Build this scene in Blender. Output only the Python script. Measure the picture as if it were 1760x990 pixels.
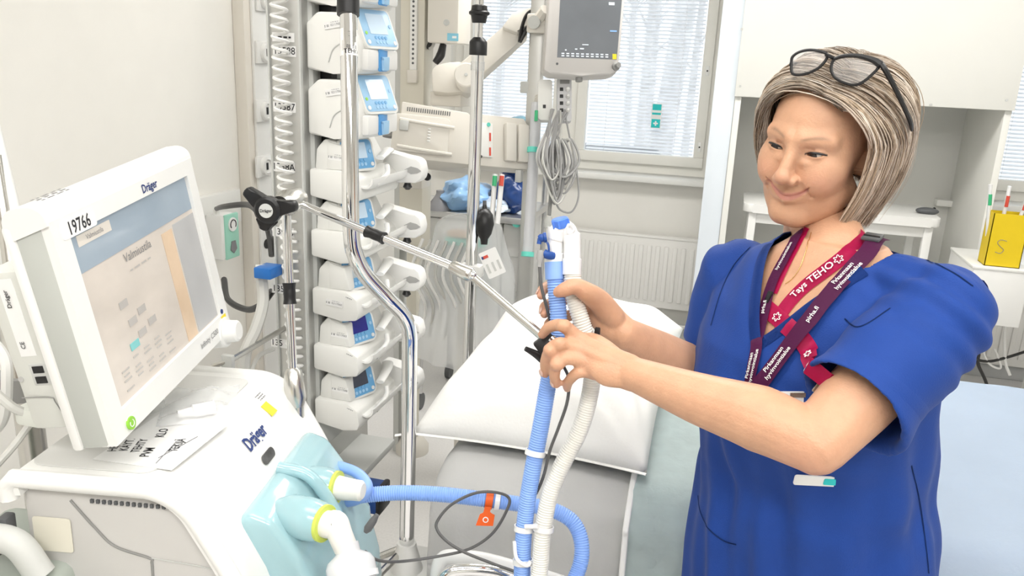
import bpy, bmesh, math, random
import numpy as np
from mathutils import Vector, Matrix, Euler, noise
from mathutils.bvhtree import BVHTree

R = math.radians
random.seed(7)
for o in list(bpy.data.objects):
    bpy.data.objects.remove(o)
scene = bpy.context.scene
COL = scene.collection

# ------------------------------------------------------------------ camera
FPX, PITCH, ROLL, YAW, CAMZ = 1400.0, R(15.5), R(2.6), R(14.5), 1.62
RZ = Matrix.Rotation(YAW, 4, 'Z')
_fw = RZ.to_3x3() @ Vector((0, math.cos(PITCH), -math.sin(PITCH)))
_u0 = RZ.to_3x3() @ Vector((0, math.sin(PITCH), math.cos(PITCH)))
_r0 = RZ.to_3x3() @ Vector((1, 0, 0))
_ri = math.cos(ROLL) * _r0 + math.sin(ROLL) * _u0
_up = math.cos(ROLL) * _u0 - math.sin(ROLL) * _r0
CAM = Vector((0, 0, CAMZ))
cam_data = bpy.data.cameras.new('camera')
cam_data.sensor_fit = 'HORIZONTAL'
cam_data.sensor_width = 36
cam_data.lens = 36 * FPX / 1760
cam_data.clip_start = 0.05
cam = bpy.data.objects.new('camera', cam_data)
COL.objects.link(cam)
_m = Matrix((_ri, _up, -_fw)).transposed().to_4x4()
_m.translation = CAM
cam.matrix_world = _m
scene.camera = cam

def P(x, y, d):                     # image point + distance along the view axis -> room point
    return CAM + d * (_fw + (x - 880) / FPX * _ri - (y - 495) / FPX * _up)
def ray(x, y):
    return _fw + (x - 880) / FPX * _ri - (y - 495) / FPX * _up
def PZ(x, y, z):
    v = ray(x, y); return CAM + v * ((z - CAMZ) / v.z)
def PY(x, y, Y):
    v = ray(x, y); return CAM + v * (Y / v.y)
def PX(x, y, X):
    v = ray(x, y); return CAM + v * (X / v.x)
def CF(xc, yc, z):                  # camera-heading frame -> room
    return RZ @ Vector((xc, yc, z))

# ------------------------------------------------------------------ world, exposure
scene.view_settings.view_transform = 'Standard'
scene.view_settings.look = 'None'
scene.view_settings.gamma = 1.0
scene.view_settings.use_curve_mapping = False
scene.view_settings.exposure = 0.0
w = bpy.data.worlds.new('overcast_sky'); scene.world = w; w.use_nodes = True
nt = w.node_tree; nt.nodes.clear()
wo = nt.nodes.new('ShaderNodeOutputWorld'); bg = nt.nodes.new('ShaderNodeBackground')
bg.inputs[0].default_value = (0.86, 0.93, 1.0, 1); bg.inputs[1].default_value = 1.7
nt.links.new(bg.outputs[0], wo.inputs[0])

def area(name, loc, rot, sx, sy, power, col=(1, 1, 1)):
    d = bpy.data.lights.new(name, 'AREA'); d.shape = 'RECTANGLE'; d.size = sx; d.size_y = sy
    d.energy = power; d.color = col
    o = bpy.data.objects.new(name, d); COL.objects.link(o); o.location = loc; o.rotation_euler = rot
    return o
# light portals in the openings of the two windows: they only guide the sampling of the sky
for _n, _x, _sx in (('window_portal', -0.92, 1.7), ('window_portal_2', 1.95, 1.3)):
    _o = area(_n, (_x, 5.0, 1.75), (R(-90), 0, 0), _sx, 1.6, 1)
    _o.data.cycles.is_portal = True

# ------------------------------------------------------------------ materials
MATS = {}
def mat(name, col, rough=0.5, metal=0.0, var=0.04, scale=8.0, bump=0.0, bscale=60.0, emit=None, estr=0.0,
        trans=0.0, alpha=1.0, sss=0.0, coat=0.0, ior=1.45, stretch=None, attr=None, sheen=0.0, spec=None):
    if name in MATS: return MATS[name]
    m = bpy.data.materials.new(name); m.use_nodes = True
    n, l = m.node_tree.nodes, m.node_tree.links
    b = n['Principled BSDF']
    tc = n.new('ShaderNodeTexCoord'); src = tc.outputs['Object']
    if stretch:
        mp = n.new('ShaderNodeMapping'); mp.inputs['Scale'].default_value = stretch
        l.new(src, mp.inputs[0]); src = mp.outputs[0]
    nz = n.new('ShaderNodeTexNoise'); nz.inputs['Scale'].default_value = scale; nz.inputs['Detail'].default_value = 4
    l.new(src, nz.inputs['Vector'])
    if attr:
        at = n.new('ShaderNodeAttribute'); at.attribute_name = attr
        mx = n.new('ShaderNodeMix'); mx.data_type = 'RGBA'; mx.blend_type = 'MULTIPLY'; mx.inputs[0].default_value = 1
        rp = n.new('ShaderNodeValToRGB')
        rp.color_ramp.elements[0].position = .3; rp.color_ramp.elements[1].position = .7
        rp.color_ramp.elements[0].color = (1 - var * 2, 1 - var * 2, 1 - var * 2, 1); rp.color_ramp.elements[1].color = (1, 1, 1, 1)
        l.new(nz.outputs[0], rp.inputs[0]); l.new(at.outputs['Color'], mx.inputs[6]); l.new(rp.outputs[0], mx.inputs[7])
        l.new(mx.outputs[2], b.inputs['Base Color'])
    else:
        rp = n.new('ShaderNodeValToRGB')
        rp.color_ramp.elements[0].position = .3; rp.color_ramp.elements[1].position = .7
        c0 = [max(0, c * (1 - var)) for c in col[:3]]; c1 = [min(1, c * (1 + var)) for c in col[:3]]
        rp.color_ramp.elements[0].color = (*c0, 1); rp.color_ramp.elements[1].color = (*c1, 1)
        l.new(nz.outputs[0], rp.inputs[0]); l.new(rp.outputs[0], b.inputs['Base Color'])
    b.inputs['Roughness'].default_value = rough; b.inputs['Metallic'].default_value = metal
    b.inputs['Transmission Weight'].default_value = trans; b.inputs['IOR'].default_value = ior
    b.inputs['Alpha'].default_value = alpha
    b.inputs['Coat Weight'].default_value = coat
    if spec is not None: b.inputs['Specular IOR Level'].default_value = spec
    if sss:
        b.inputs['Subsurface Weight'].default_value = sss
        b.inputs['Subsurface Radius'].default_value = (0.012, 0.005, 0.003); b.inputs['Subsurface Scale'].default_value = 0.5
    if sheen: b.inputs['Sheen Weight'].default_value = sheen
    if emit:
        b.inputs['Emission Color'].default_value = (*emit, 1); b.inputs['Emission Strength'].default_value = estr
    if bump:
        bz = n.new('ShaderNodeTexNoise'); bz.inputs['Scale'].default_value = bscale; bz.inputs['Detail'].default_value = 3
        l.new(src, bz.inputs['Vector'])
        bp = n.new('ShaderNodeBump'); bp.inputs['Strength'].default_value = bump; bp.inputs['Distance'].default_value = 0.002
        l.new(bz.outputs[0], bp.inputs['Height']); l.new(bp.outputs[0], b.inputs['Normal'])
    MATS[name] = m
    return m

WALL = mat('wall_paint', (0.86, 0.845, 0.80), 0.55, var=.012, bump=.05, bscale=300)
CREAM = mat('cream_paint', (0.80, 0.755, 0.67), 0.5, var=.012)
WHITE = mat('white_plastic', (0.84, 0.84, 0.82), 0.35, var=.01)
WHITE2 = mat('white_lacquer', (0.82, 0.82, 0.79), 0.4, var=.012)
PUMPW = mat('pump_plastic', (0.80, 0.80, 0.77), 0.38, var=.01)
LGREY = mat('light_grey_plastic', (0.58, 0.59, 0.57), 0.45, var=.015)
SGREY = mat('silver_grey_side', (0.50, 0.52, 0.49), 0.5, var=.015)
MGREY = mat('mid_grey_plastic', (0.28, 0.28, 0.27), 0.5, var=.03)
DGREY = mat('dark_grey_plastic', (0.10, 0.105, 0.11), 0.45, var=.05)
BLACK = mat('black_plastic', (0.012, 0.012, 0.013), 0.38, var=.1)
CHROME = mat('polished_chrome', (0.82, 0.82, 0.82), 0.06, 1.0, var=.01)
STEEL = mat('brushed_steel', (0.62, 0.61, 0.58), 0.26, 1.0, var=.05, scale=30, stretch=(1, 1, .05))
ALU = mat('anodised_aluminium', (0.58, 0.58, 0.56), 0.42, .75, var=.03)
BEIGE = mat('beige_housing', (0.73, 0.70, 0.64), 0.45, var=.012)
BEIGE2 = mat('beige_rail', (0.70, 0.67, 0.58), 0.45, var=.015)
BLUEP = mat('blue_keypad', (0.16, 0.42, 0.72), 0.35, var=.05)
LBLUEP = mat('light_blue_keypad', (0.36, 0.60, 0.84), 0.35, var=.05)
NAVY = mat('navy_clamp_plastic', (0.01, 0.06, 0.26), 0.35, var=.05)
CLAMPB = mat('blue_clamp_plastic', (0.02, 0.16, 0.52), 0.4, var=.05)
HOSEB = mat('blue_corrugated_hose', (0.27, 0.45, 0.90), 0.38, var=.02, sss=.0, coat=.1)
HOSEW = mat('white_corrugated_hose', (0.82, 0.81, 0.76), 0.4, var=.02)
YWHITE = mat('translucent_white_plastic', (0.86, 0.86, 0.86), 0.28, var=.01, coat=.3)
TEAL = mat('teal_plastic', (0.13, 0.62, 0.52), 0.4)
VALVE = mat('pale_blue_valve_plastic', (0.50, 0.76, 0.82), 0.14, var=.03, trans=.35, coat=.4)
CLEAR = mat('clear_plastic', (0.95, 0.96, 0.97), 0.12, var=.01, trans=.85, ior=1.2, alpha=.55)
FILM = mat('clear_film', (0.95, 0.96, 0.97), 0.1, var=.02, trans=.0, alpha=.36, bump=.7, bscale=40)
BAG = mat('clear_bag_film', (0.93, 0.95, 0.96), 0.12, var=.02, trans=.0, alpha=.42, bump=.8, bscale=18)
GLASS = mat('window_glass', (1, 1, 1), 0.02, var=0, trans=1.0, ior=1.02, alpha=.25)
LINEN = mat('white_bed_linen', (0.91, 0.91, 0.90), 0.85, var=.015, bump=.25, bscale=160, sheen=.2)
PILLOW = mat('white_pillow_cotton', (0.85, 0.85, 0.83), 0.85, var=.012, bump=.2, bscale=160, sheen=.2)
PADT = mat('pale_teal_pad', (0.74, 0.85, 0.85), 0.85, var=.04, scale=25, bump=.7, bscale=55)
SHEETB = mat('pale_blue_sheet', (0.70, 0.80, 0.92), 0.8, var=.02, bump=.2, bscale=120)
FLOORM = mat('vinyl_floor', (0.74, 0.73, 0.72), 0.4, var=.04, scale=120)
INK = mat('black_ink', (0.02, 0.02, 0.025), 0.6)
INKG = mat('grey_ink', (0.22, 0.22, 0.23), 0.6)
INKB = mat('navy_ink', (0.015, 0.04, 0.18), 0.5)
INKW = mat('white_ink', (0.86, 0.86, 0.86), 0.5)
PAPER = mat('label_paper', (0.86, 0.86, 0.85), 0.6, var=.01)
YELL = mat('yellow_label', (0.86, 0.70, 0.03), 0.5)
GREENL = mat('green_label', (0.28, 0.62, 0.05), 0.4)
RED = mat('red_plastic', (0.66, 0.08, 0.05), 0.45)
GREEN = mat('green_plastic', (0.05, 0.45, 0.20), 0.45)
CABLEG = mat('grey_cable', (0.36, 0.36, 0.36), 0.5)
CABLEL = mat('light_cable', (0.60, 0.60, 0.57), 0.5)
CABLEB = mat('dark_cable', (0.03, 0.03, 0.03), 0.45)
CABLED = mat('charcoal_cable', (0.10, 0.10, 0.10), 0.5)

# ------------------------------------------------------------------ mesh helpers
def BM(): return bmesh.new()

def finish(bm, me, smooth):
    bmesh.ops.recalc_face_normals(bm, faces=bm.faces)
    bm.to_mesh(me); bm.free()
    if smooth:
        me.polygons.foreach_set('use_smooth', [True] * len(me.polygons))
        if smooth < 179: me.set_sharp_from_angle(angle=R(smooth))

def obj(name, bm, m, parent=None, smooth=40, base=None):
    me = bpy.data.meshes.new(name)
    off = None
    if parent is not None:
        r = parent
        while r.parent: r = r.parent
        off = -r.location
    elif base is not None: off = -Vector(base)
    if off is not None: bmesh.ops.translate(bm, vec=off, verts=bm.verts)
    finish(bm, me, smooth)
    me.materials.append(m)
    o = bpy.data.objects.new(name, me); COL.objects.link(o)
    if parent is not None: o.parent = parent
    elif base is not None: o.location = base
    return o

def tag(o, label=None, cat=None, group=None, kind=None):
    if label: o['label'] = label
    if cat: o['category'] = cat
    if group: o['group'] = group
    if kind: o['kind'] = kind
    return o

def thing(name, label, cat, loc, group=None):
    o = bpy.data.objects.new(name, None); COL.objects.link(o); o.location = loc
    o.empty_display_size = .05
    return tag(o, label, cat, group)

def struct(name, bm, m, smooth=30):
    return tag(obj(name, bm, m, smooth=smooth), kind='structure')

def box(bm, c, s, M=None, bev=0.0, seg=2):
    """box centred at c (in M's frame) with full sizes s"""
    T = (M or Matrix()) @ Matrix.Translation(Vector(c)) @ Matrix.Diagonal((*s, 1))
    g = bmesh.ops.create_cube(bm, size=1.0, matrix=T)
    if bev:
        es = list({e for v in g['verts'] for e in v.link_edges})
        bmesh.ops.bevel(bm, geom=es, offset=bev, segments=seg, affect='EDGES', profile=.5, clamp_overlap=True)
    return bm

def b2(bm, lo, hi, M=None, bev=0.0, seg=2):
    lo, hi = Vector(lo), Vector(hi)
    return box(bm, (lo + hi) / 2, [abs(x) for x in (hi - lo)], M, bev, seg)

def frame_of(d):
    d = d.normalized()
    a = Vector((0, 0, 1)) if abs(d.z) < .9 else Vector((1, 0, 0))
    x = a.cross(d).normalized(); y = d.cross(x)
    return x, y

def rings(bm, rs, cap=True, closed=False):
    vs = [[bm.verts.new(p) for p in r] for r in rs]
    n = len(vs[0])
    for a, b in zip(vs, vs[1:]):
        for i in range(n):
            bm.faces.new((a[i], a[(i + 1) % n], b[(i + 1) % n], b[i]))
    if closed:
        a, b = vs[-1], vs[0]
        for i in range(n): bm.faces.new((a[i], a[(i + 1) % n], b[(i + 1) % n], b[i]))
    elif cap:
        bm.faces.new(vs[0][::-1]); bm.faces.new(vs[-1])
    return vs

def lathe(bm, p0, d, prof, n=20, cap=True):
    """prof: (distance along d, radius)"""
    p0, d = Vector(p0), Vector(d).normalized(); x, y = frame_of(d)
    rs = []
    for t, r in prof:
        r = max(r, 1e-5)
        rs.append([p0 + d * t + (x * math.cos(a) + y * math.sin(a)) * r for a in [2 * math.pi * i / n for i in range(n)]])
    rings(bm, rs, cap)
    return bm

def cyl(bm, p0, p1, r, r1=None, n=16):
    p0, p1 = Vector(p0), Vector(p1)
    return lathe(bm, p0, p1 - p0, [(0, r), ((p1 - p0).length, r if r1 is None else r1)], n)

def spline(pts, k=8):
    pts = [Vector(p) for p in pts]
    if len(pts) < 3: 
        return [pts[0].lerp(pts[1], i / k) for i in range(k + 1)]
    out = []
    q = [pts[0] * 2 - pts[1]] + pts + [pts[-1] * 2 - pts[-2]]
    for i in range(1, len(q) - 2):
        a, b, c, d = q[i - 1:i + 3]
        for j in range(k):
            t = j / k
            out.append(.5 * ((2 * b) + (c - a) * t + (2 * a - 5 * b + 4 * c - d) * t * t + (3 * b - a - 3 * c + d) * t ** 3))
    out.append(pts[-1])
    return out

def pframes(pts):
    ts = []
    for i in range(len(pts)):
        a = pts[max(0, i - 1)]; b = pts[min(len(pts) - 1, i + 1)]
        ts.append((b - a).normalized())
    x, _ = frame_of(ts[0]); fr = []
    for t in ts:
        x = (x - t * x.dot(t)).normalized(); fr.append((t, x, t.cross(x)))
    return fr

def tube(bm, pts, r, n=8, k=8, raw=False, cap=True, sq=1.0):
    p = [Vector(v) for v in pts] if raw else spline(pts, k)
    fr = pframes(p); L = len(p) - 1
    rs = []
    for i, (q, (t, x, y)) in enumerate(zip(p, fr)):
        rr = r(i / L) if callable(r) else (r if not isinstance(r, (list, tuple)) else np.interp(i / L, np.linspace(0, 1, len(r)), r))
        rs.append([q + (x * math.cos(a) + y * math.sin(a) * sq) * rr for a in [2 * math.pi * j / n for j in range(n)]])
    rings(bm, rs, cap)
    return bm

def resample(p, step):
    out = [p[0]]; acc = 0
    for a, b in zip(p, p[1:]):
        L = (b - a).length
        while acc + L >= step:
            t = (step - acc) / L; a = a.lerp(b, t); L = (b - a).length; out.append(a.copy()); acc = 0
        acc += L
    return out

def hose(bm, pts, r=.0125, pitch=.0038, amp=.0007, n=18):
    p = resample(spline(pts, 24), pitch / 4); fr = pframes(p)
    rs = []
    for i, (q, (t, x, y)) in enumerate(zip(p, fr)):
        rr = r + amp * (1, 0.2, -1, 0.2)[i % 4]
        rs.append([q + (x * math.cos(a) + y * math.sin(a)) * rr for a in [2 * math.pi * j / n for j in range(n)]])
    rings(bm, rs)
    return bm

def prism(bm, poly, M, depth, bev=0.0, seg=2):
    """poly: (u,v) list in M's xy plane; extruded along M's z by depth"""
    a = [bm.verts.new(M @ Vector((u, v, 0))) for u, v in poly]
    b = [bm.verts.new(M @ Vector((u, v, depth))) for u, v in poly]
    fs = [bm.faces.new(a[::-1]), bm.faces.new(b)]
    for i in range(len(a)):
        j = (i + 1) % len(a); fs.append(bm.faces.new((a[i], a[j], b[j], b[i])))
    if bev:
        es = list({e for f in fs for e in f.edges})
        bmesh.ops.bevel(bm, geom=es, offset=bev, segments=seg, affect='EDGES', profile=.5, clamp_overlap=True)
    return bm

def rrect(w, h, r, n=5, cx=0, cy=0):
    out = []
    for sx, sy, a0 in ((1, 1, 0), (-1, 1, 90), (-1, -1, 180), (1, -1, 270)):
        for i in range(n + 1):
            a = R(a0 + 90 * i / n)
            out.append((cx + sx * (w / 2 - r) + r * math.cos(a), cy + sy * (h / 2 - r) + r * math.sin(a)))
    return out

def ellipsoid(bm, c, rad, M=None, u=24, v=14):
    T = (M or Matrix()) @ Matrix.Translation(Vector(c)) @ Matrix.Diagonal((*rad, 1))
    bmesh.ops.create_uvsphere(bm, u_segments=u, v_segments=v, radius=1.0, matrix=T)
    return bm

def axes(o, x, y):
    """matrix with origin o, x axis along x, y axis near y"""
    x = Vector(x).normalized(); y = Vector(y); y = (y - x * y.dot(x)).normalized(); z = x.cross(y)
    m = Matrix((x, y, z)).transposed().to_4x4(); m.translation = Vector(o); return m

_txt = {}
def text_geo(s, bold=0.0):
    key = (s, bold)
    if key not in _txt:
        c = bpy.data.curves.new('lettering', 'FONT'); c.body = s; c.size = 1; c.align_x = 'CENTER'; c.align_y = 'CENTER'
        c.offset = bold; c.resolution_u = 2
        o = bpy.data.objects.new('lettering', c); COL.objects.link(o)
        dg = bpy.context.evaluated_depsgraph_get(); me = bpy.data.meshes.new_from_object(o.evaluated_get(dg))
        _txt[key] = ([v.co.copy() for v in me.vertices], [tuple(p.vertices) for p in me.polygons])
        bpy.data.objects.remove(o); bpy.data.curves.remove(c); bpy.data.meshes.remove(me)
    return _txt[key]

def letter(bm, s, M, size, f=None, bold=0.0, sx=1.0):
    """flat lettering in M's xy plane (or mapped through f(x,y))"""
    vs, fs = text_geo(s, bold)
    nv = [bm.verts.new(M @ Vector((v.x * size * sx, v.y * size, 0)) if f is None else f(v.x * size * sx, v.y * size)) for v in vs]
    for q in fs:
        try: bm.faces.new([nv[i] for i in q])
        except ValueError: pass
    return bm

def flat(bm, M, w, h, cx=0, cy=0, z=0):
    vs = [bm.verts.new(M @ Vector((cx + a * w / 2, cy + b * h / 2, z))) for a, b in ((-1, -1), (1, -1), (1, 1), (-1, 1))]
    bm.faces.new(vs); return bm

def plate(bm, M, w, h, t=.0006, cx=0, cy=0, r=0):
    if r: prism(bm, rrect(w, h, r, 4, cx, cy), M, t)
    else: box(bm, (cx, cy, t / 2), (w, h, t), M)
    return bm

def copy_tree(o, parent=None, off=None):
    c = o.copy(); COL.objects.link(c); c.parent = parent
    if off is not None: c.location = o.location + off
    for ch in list(o.children): copy_tree(ch, c)
    return c

def dashes(bm, M, w, h, n=2, seed=1):
    """illegible small print: rows of short dashes"""
    r = random.Random(seed)
    for i in range(n):
        x = -w / 2
        while x < w / 2 - .0005:
            L = min(r.uniform(.1, .3) * w, w / 2 - x); y = (i - (n - 1) / 2) * h / max(1, n)
            box(bm, (x + L / 2, y, .0001), (L * .85, h / n * .4, .0001), M); x += L + .05 * w
    return bm
# ================================================================== room shell
YB = 4.96; XL = -1.87; XR = 3.2; YF = -2.6; H = 2.75
bm = BM(); b2(bm, (XL, YF, -.1), (XR, YB, 0)); struct('floor', bm, FLOORM)
bm = BM(); b2(bm, (XL, YF, H), (XR, YB, H + .1)); struct('ceiling', bm, WALL)
bm = BM(); b2(bm, (XL - .15, YF - .15, 0), (XL, YB, H)); struct('wall_left', bm, WALL)
bm = BM(); b2(bm, (XR, YF - .15, 0), (XR + .15, YB, H)); struct('wall_right', bm, WALL)
bm = BM(); b2(bm, (XL, YF - .15, 0), (XR, YF, H)); struct('wall_front', bm, WALL)
# back wall with two window openings
W1a, W1b = PY(775, 100, YB).x, PY(1243, 100, YB).x
W2a, W2b = PY(1640, 200, YB).x, PY(1640, 200, YB).x + 1.35
ZS = PY(1100, 300, YB).z; ZT = 2.5
bm = BM()
T = .28
for x0, x1 in ((XL - .15, W1a), (W1b, W2a), (W2b, XR + .15)): b2(bm, (x0, YB, 0), (x1, YB + T, H))
for x0, x1 in ((W1a, W1b), (W2a, W2b)):
    b2(bm, (x0, YB, 0), (x1, YB + T, ZS)); b2(bm, (x0, YB, ZT), (x1, YB + T, H))
struct('wall_back', bm, WALL)
BASEM = mat('grey_skirting', (0.55, 0.56, 0.56), .5)
bm = BM(); b2(bm, (XL, YB - .02, 0), (XR, YB, .09), bev=.003); struct('baseboard_back', bm, BASEM)
bm = BM(); b2(bm, (XL, YF, 0), (XL + .02, YB - .02, .09), bev=.003); struct('baseboard_left', bm, BASEM)

WINF = mat('window_frame_paint', (0.84, 0.83, 0.78), .4, var=.01)
BLIND = mat('blind_slat_white', (0.84, 0.87, 0.90), .5, var=.01)
def window(name, x0, x1, mulls, sashes):
    t = thing(name, None, None, (x0, YB, ZS)); t['kind'] = 'structure'
    bm = BM(); y0, y1 = YB + .10, YB + .17
    fw_ = .055
    b2(bm, (x0, y0, ZS), (x1, y1, ZS + fw_)); b2(bm, (x0, y0, ZT - fw_), (x1, y1, ZT))
    b2(bm, (x0, y0, ZS + fw_), (x0 + fw_, y1, ZT - fw_)); b2(bm, (x1 - fw_, y0, ZS + fw_), (x1, y1, ZT - fw_))
    for m in mulls: b2(bm, (m - .045, y0, ZS + fw_), (m + .045, y1, ZT - fw_))
    obj('window_frame', bm, WINF, t)
    xs = [x0 + fw_] + [v for m in mulls for v in (m - .045, m + .045)] + [x1 - fw_]
    for a, b in zip(xs[::2], xs[1::2]):
        # sash
        bm = BM(); s = .06; z0, z1 = ZS + fw_, ZT - fw_; ys = YB + .075
        for lo, hi in (((a, z0), (b, z0 + s)), ((a, z1 - s), (b, z1)), ((a, z0 + s), (a + s, z1 - s)), ((b - s, z0 + s), (b, z1 - s))):
            b2(bm, (lo[0], ys, lo[1]), (hi[0], ys + .06, hi[1]), bev=.004)
        obj('sash', bm, WINF, t)
        bm = BM(); b2(bm, (a + s, ys + .03, z0 + s), (b - s, ys + .034, z1 - s)); obj('pane', bm, GLASS, t)
        # venetian blind between the panes: far too many thin slats to pick apart
        bm = BM(); z = z0 + s + .012
        while z < z1 - s:
            M = Matrix.Translation((0, ys + .052, z)) @ Matrix.Rotation(R(28), 4, 'X')
            b2(bm, (a + s + .006, -.011, -.0004), (b - s - .006, .011, .0004), M); z += .0215
        o = obj('blind_slats', bm, BLIND, t, smooth=0); o['kind'] = 'stuff'
        bm = BM()
        for f in (.18, .82):
            xx = a + s + (b - a - 2 * s) * f
            cyl(bm, (xx, ys + .04, z0 + s), (xx, ys + .04, z1 - s), .0009, n=5)
        o = obj('blind_cord', bm, INKW, t)
        o['kind'] = 'stuff'
    # hinges / screw plates on the sash edge
    for z in (ZS + .18, ZS + .62):
        bm = BM(); box(bm, (x1 - fw_ - .028, YB + .073, z), (.02, .006, .055), bev=.002); h = obj('lock_plate', bm, WHITE, t)
        bm = BM(); cyl(bm, (x1 - fw_ - .028, YB + .072, z), (x1 - fw_ - .028, YB + .068, z), .005, n=10); obj('key_hole', bm, BLACK, h)
    bm = BM(); b2(bm, (x0 - .03, YB - .10, ZS - .035), (x1 + .03, YB + .17, ZS), bev=.006); obj('window_sill', bm, WHITE2, t)
    return t
mx = PY(985, 100, YB + .1).x
win1 = window('window_1', W1a, W1b, [mx], 2)
win2 = window('window_2', W2a, W2b, [], 1)

# sticker on the window pane
Y_ = YB + .066
c = PY(1128, 199, Y_)
st = thing('window_sticker', 'small turquoise and white sign stuck on the window pane', 'sticker', c)
M = axes(c, (1, 0, 0), (0, 0, 1)); sc = c.y / FPX
bm = BM(); plate(bm, M, .062, .145, .001); obj('backing', bm, PAPER, st)
TQ = mat('turquoise_print', (0.02, 0.58, 0.58), .5)
for cy, hh in ((.05, .035), (.012, .012), (-.045, .05)):
    bm = BM(); plate(bm, M, .052, hh, .0016, cy=cy); obj('print_band', bm, TQ, st)
bm = BM(); plate(bm, M, .028, .009, .0022, cy=-.045); plate(bm, M, .009, .028, .0024, cy=-.045); obj('cross_symbol', bm, INKW, st)

# outside: pale ground, trees, a parked car
SNOW = mat('pale_ground', (0.85, 0.86, 0.87), .9)
bm = BM(); b2(bm, (-25, YB + .9, -1.0), (25, 60, -.9)); tag(obj('snow_ground', bm, SNOW), 'pale snowy ground outside the windows', 'ground', kind='structure')
BARK = mat('pale_bark', (0.62, 0.60, 0.58), .9, var=.2, scale=6)
names = ['pale leaning birch trunk outside the right window half', 'thin upright tree outside beside the leaning birch', 'tree trunk outside seen near the right sash edge',
         'slender tree outside behind the bedside monitor', 'tree trunk outside the left window half', 'tree farther back outside, left of the leaning birch']
for i, (px, dd, r, lean) in enumerate(((1125, 14, .22, .13), (1095, 16, .10, .02), (1175, 17, .09, .03), (1075, 20, .12, -.03), (850, 15, .13, .02), (1110, 22, .12, .0))):
    b = PY(px, 262, dd); b.z = -.95
    bm = BM(); tube(bm, [b, b + Vector((lean * 1.5, 0, 2.5)), b + Vector((lean * 4, 0, 6)), b + Vector((lean * 6, .1, 10))], [r, r * .85, r * .7, r * .3], n=12)
    t = thing('tree', names[i] + ', behind the blinds', 'tree', b, 'trees outside the window')
    obj('trunk', bm, BARK, t)
    bm = BM(); rnd = random.Random(i)
    for k in range(16):
        h = rnd.uniform(2.4, 9); a = rnd.uniform(0, 6.28); s = b + Vector((lean * h * .6, 0, h)); e = s + Vector((math.cos(a) * 1.2, math.sin(a) * .6, rnd.uniform(.3, 1)))
        tube(bm, [s, (s + e) / 2 + Vector((0, 0, .1)), e], [r * .35, r * .2, .008], n=5, k=4)
    o = obj('branches', bm, BARK, t); o['kind'] = 'stuff'
# car
cc = PY(1002, 262, 9.0); cc.z = -.9
car = thing('car', 'grey car parked outside below the window blinds', 'car', cc)
CARM = mat('silver_car_paint', (0.45, 0.47, 0.5), .25, .6)
bm = BM(); prism(bm, [(-.85, .25), (.85, .25), (.88, .7), (.75, .92), (-.75, .92), (-.88, .7)], axes(cc, (1, 0, 0), (0, 0, 1)), -4.0, bev=.08); obj('car_body', bm, CARM, car)
bm = BM(); prism(bm, [(-.72, .9), (.72, .9), (.56, 1.42), (-.56, 1.42)], axes(cc + Vector((0, .9, 0)), (1, 0, 0), (0, 0, 1)), -2.2, bev=.06); obj('cabin', bm, DGREY, car)
for sx in (-1, 1):
    for yy in (.75, 3.2):
        bm = BM(); cyl(bm, cc + Vector((sx * .72, yy, .31)), cc + Vector((sx * .88, yy, .31)), .31, n=18); obj('wheel', bm, BLACK, car)
    bm = BM(); ellipsoid(bm, cc + Vector((sx * .6, .02, .62)), (.16, .05, .09)); obj('headlight', bm, INKW, car)

# ceiling lamps (the light the room has)
def ceiling_light(x, y, sx, sy, power, label):
    t = thing('ceiling_light', label, 'light', (x, y, H - .06), 'ceiling light panels')
    bm = BM(); b2(bm, (x - sx / 2 - .03, y - sy / 2 - .03, H - .05), (x + sx / 2 + .03, y + sy / 2 + .03, H - .001), bev=.005); obj('housing', bm, WHITE2, t)
    bm = BM(); b2(bm, (x - sx / 2, y - sy / 2, H - .056), (x + sx / 2, y + sy / 2, H - .05)); obj('diffuser', bm, mat('lamp_diffuser', (.9, .9, .88), .5, emit=(1, .98, .94), estr=4.0), t)
    l = area('ceiling_lamp', (x, y, H - .075), (0, 0, 0), sx, sy, power, (1, .975, .94)); l.parent = t
    l.location = Vector((x, y, H - .075)) - t.location
names = ['ceiling light panel above the ventilator', 'ceiling light panel above the near side of the bed', 'ceiling light panel above the head of the bed', 'ceiling light panel near the window wall',
         'ceiling light panel behind the camera, left', 'ceiling light panel behind the camera, right']
for (x, y), n in zip(((-.6, .7), (.9, .7), (-.4, 3.0), (1.2, 3.2), (-.2, -.8), (1.3, -.8)), names):
    ceiling_light(x, y, 1.2, .6, 28 if y < 0 else (5 if y < 2 else (26 if x < 0 else 10)), n)

# added behind the camera, unseen: dark door and hanging for the chrome to reflect
REFLDOORM = mat('reflection_door_wood', (0.22, 0.13, 0.07), .45, var=.15, scale=4, stretch=(8, 8, .6))
dt = thing('reflection_door', None, None, (-.9, YF, 0)); dt['kind'] = 'structure'
bm = BM(); b2(bm, (-1.4, YF, 0), (-.3, YF + .045, 2.1), bev=.004); obj('reflection_door_leaf', bm, REFLDOORM, dt)
bm = BM(); tube(bm, [(-.42, YF + .045, 1.02), (-.42, YF + .09, 1.02), (-.55, YF + .09, 1.02)], .01); obj('reflection_door_handle', bm, STEEL, dt)
bm = BM(); vs = [[bm.verts.new((.5 + 1.6 * i / 60, YF + .12 + .035 * math.sin(i * .9), z)) for i in range(61)] for z in (.1, 2.3)]
for i in range(60): bm.faces.new((vs[0][i], vs[0][i + 1], vs[1][i + 1], vs[1][i]))
g_ = bmesh.ops.solidify(bm, geom=bm.faces[:], thickness=.004)
tag(obj('reflection_curtain', bm, mat('reflection_navy_cloth', (0.05, 0.07, 0.12), .9), base=(1.3, YF + .12, .1)), 'dark blue sheet added behind the camera for the chrome to reflect', 'reflection_curtain')

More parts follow.
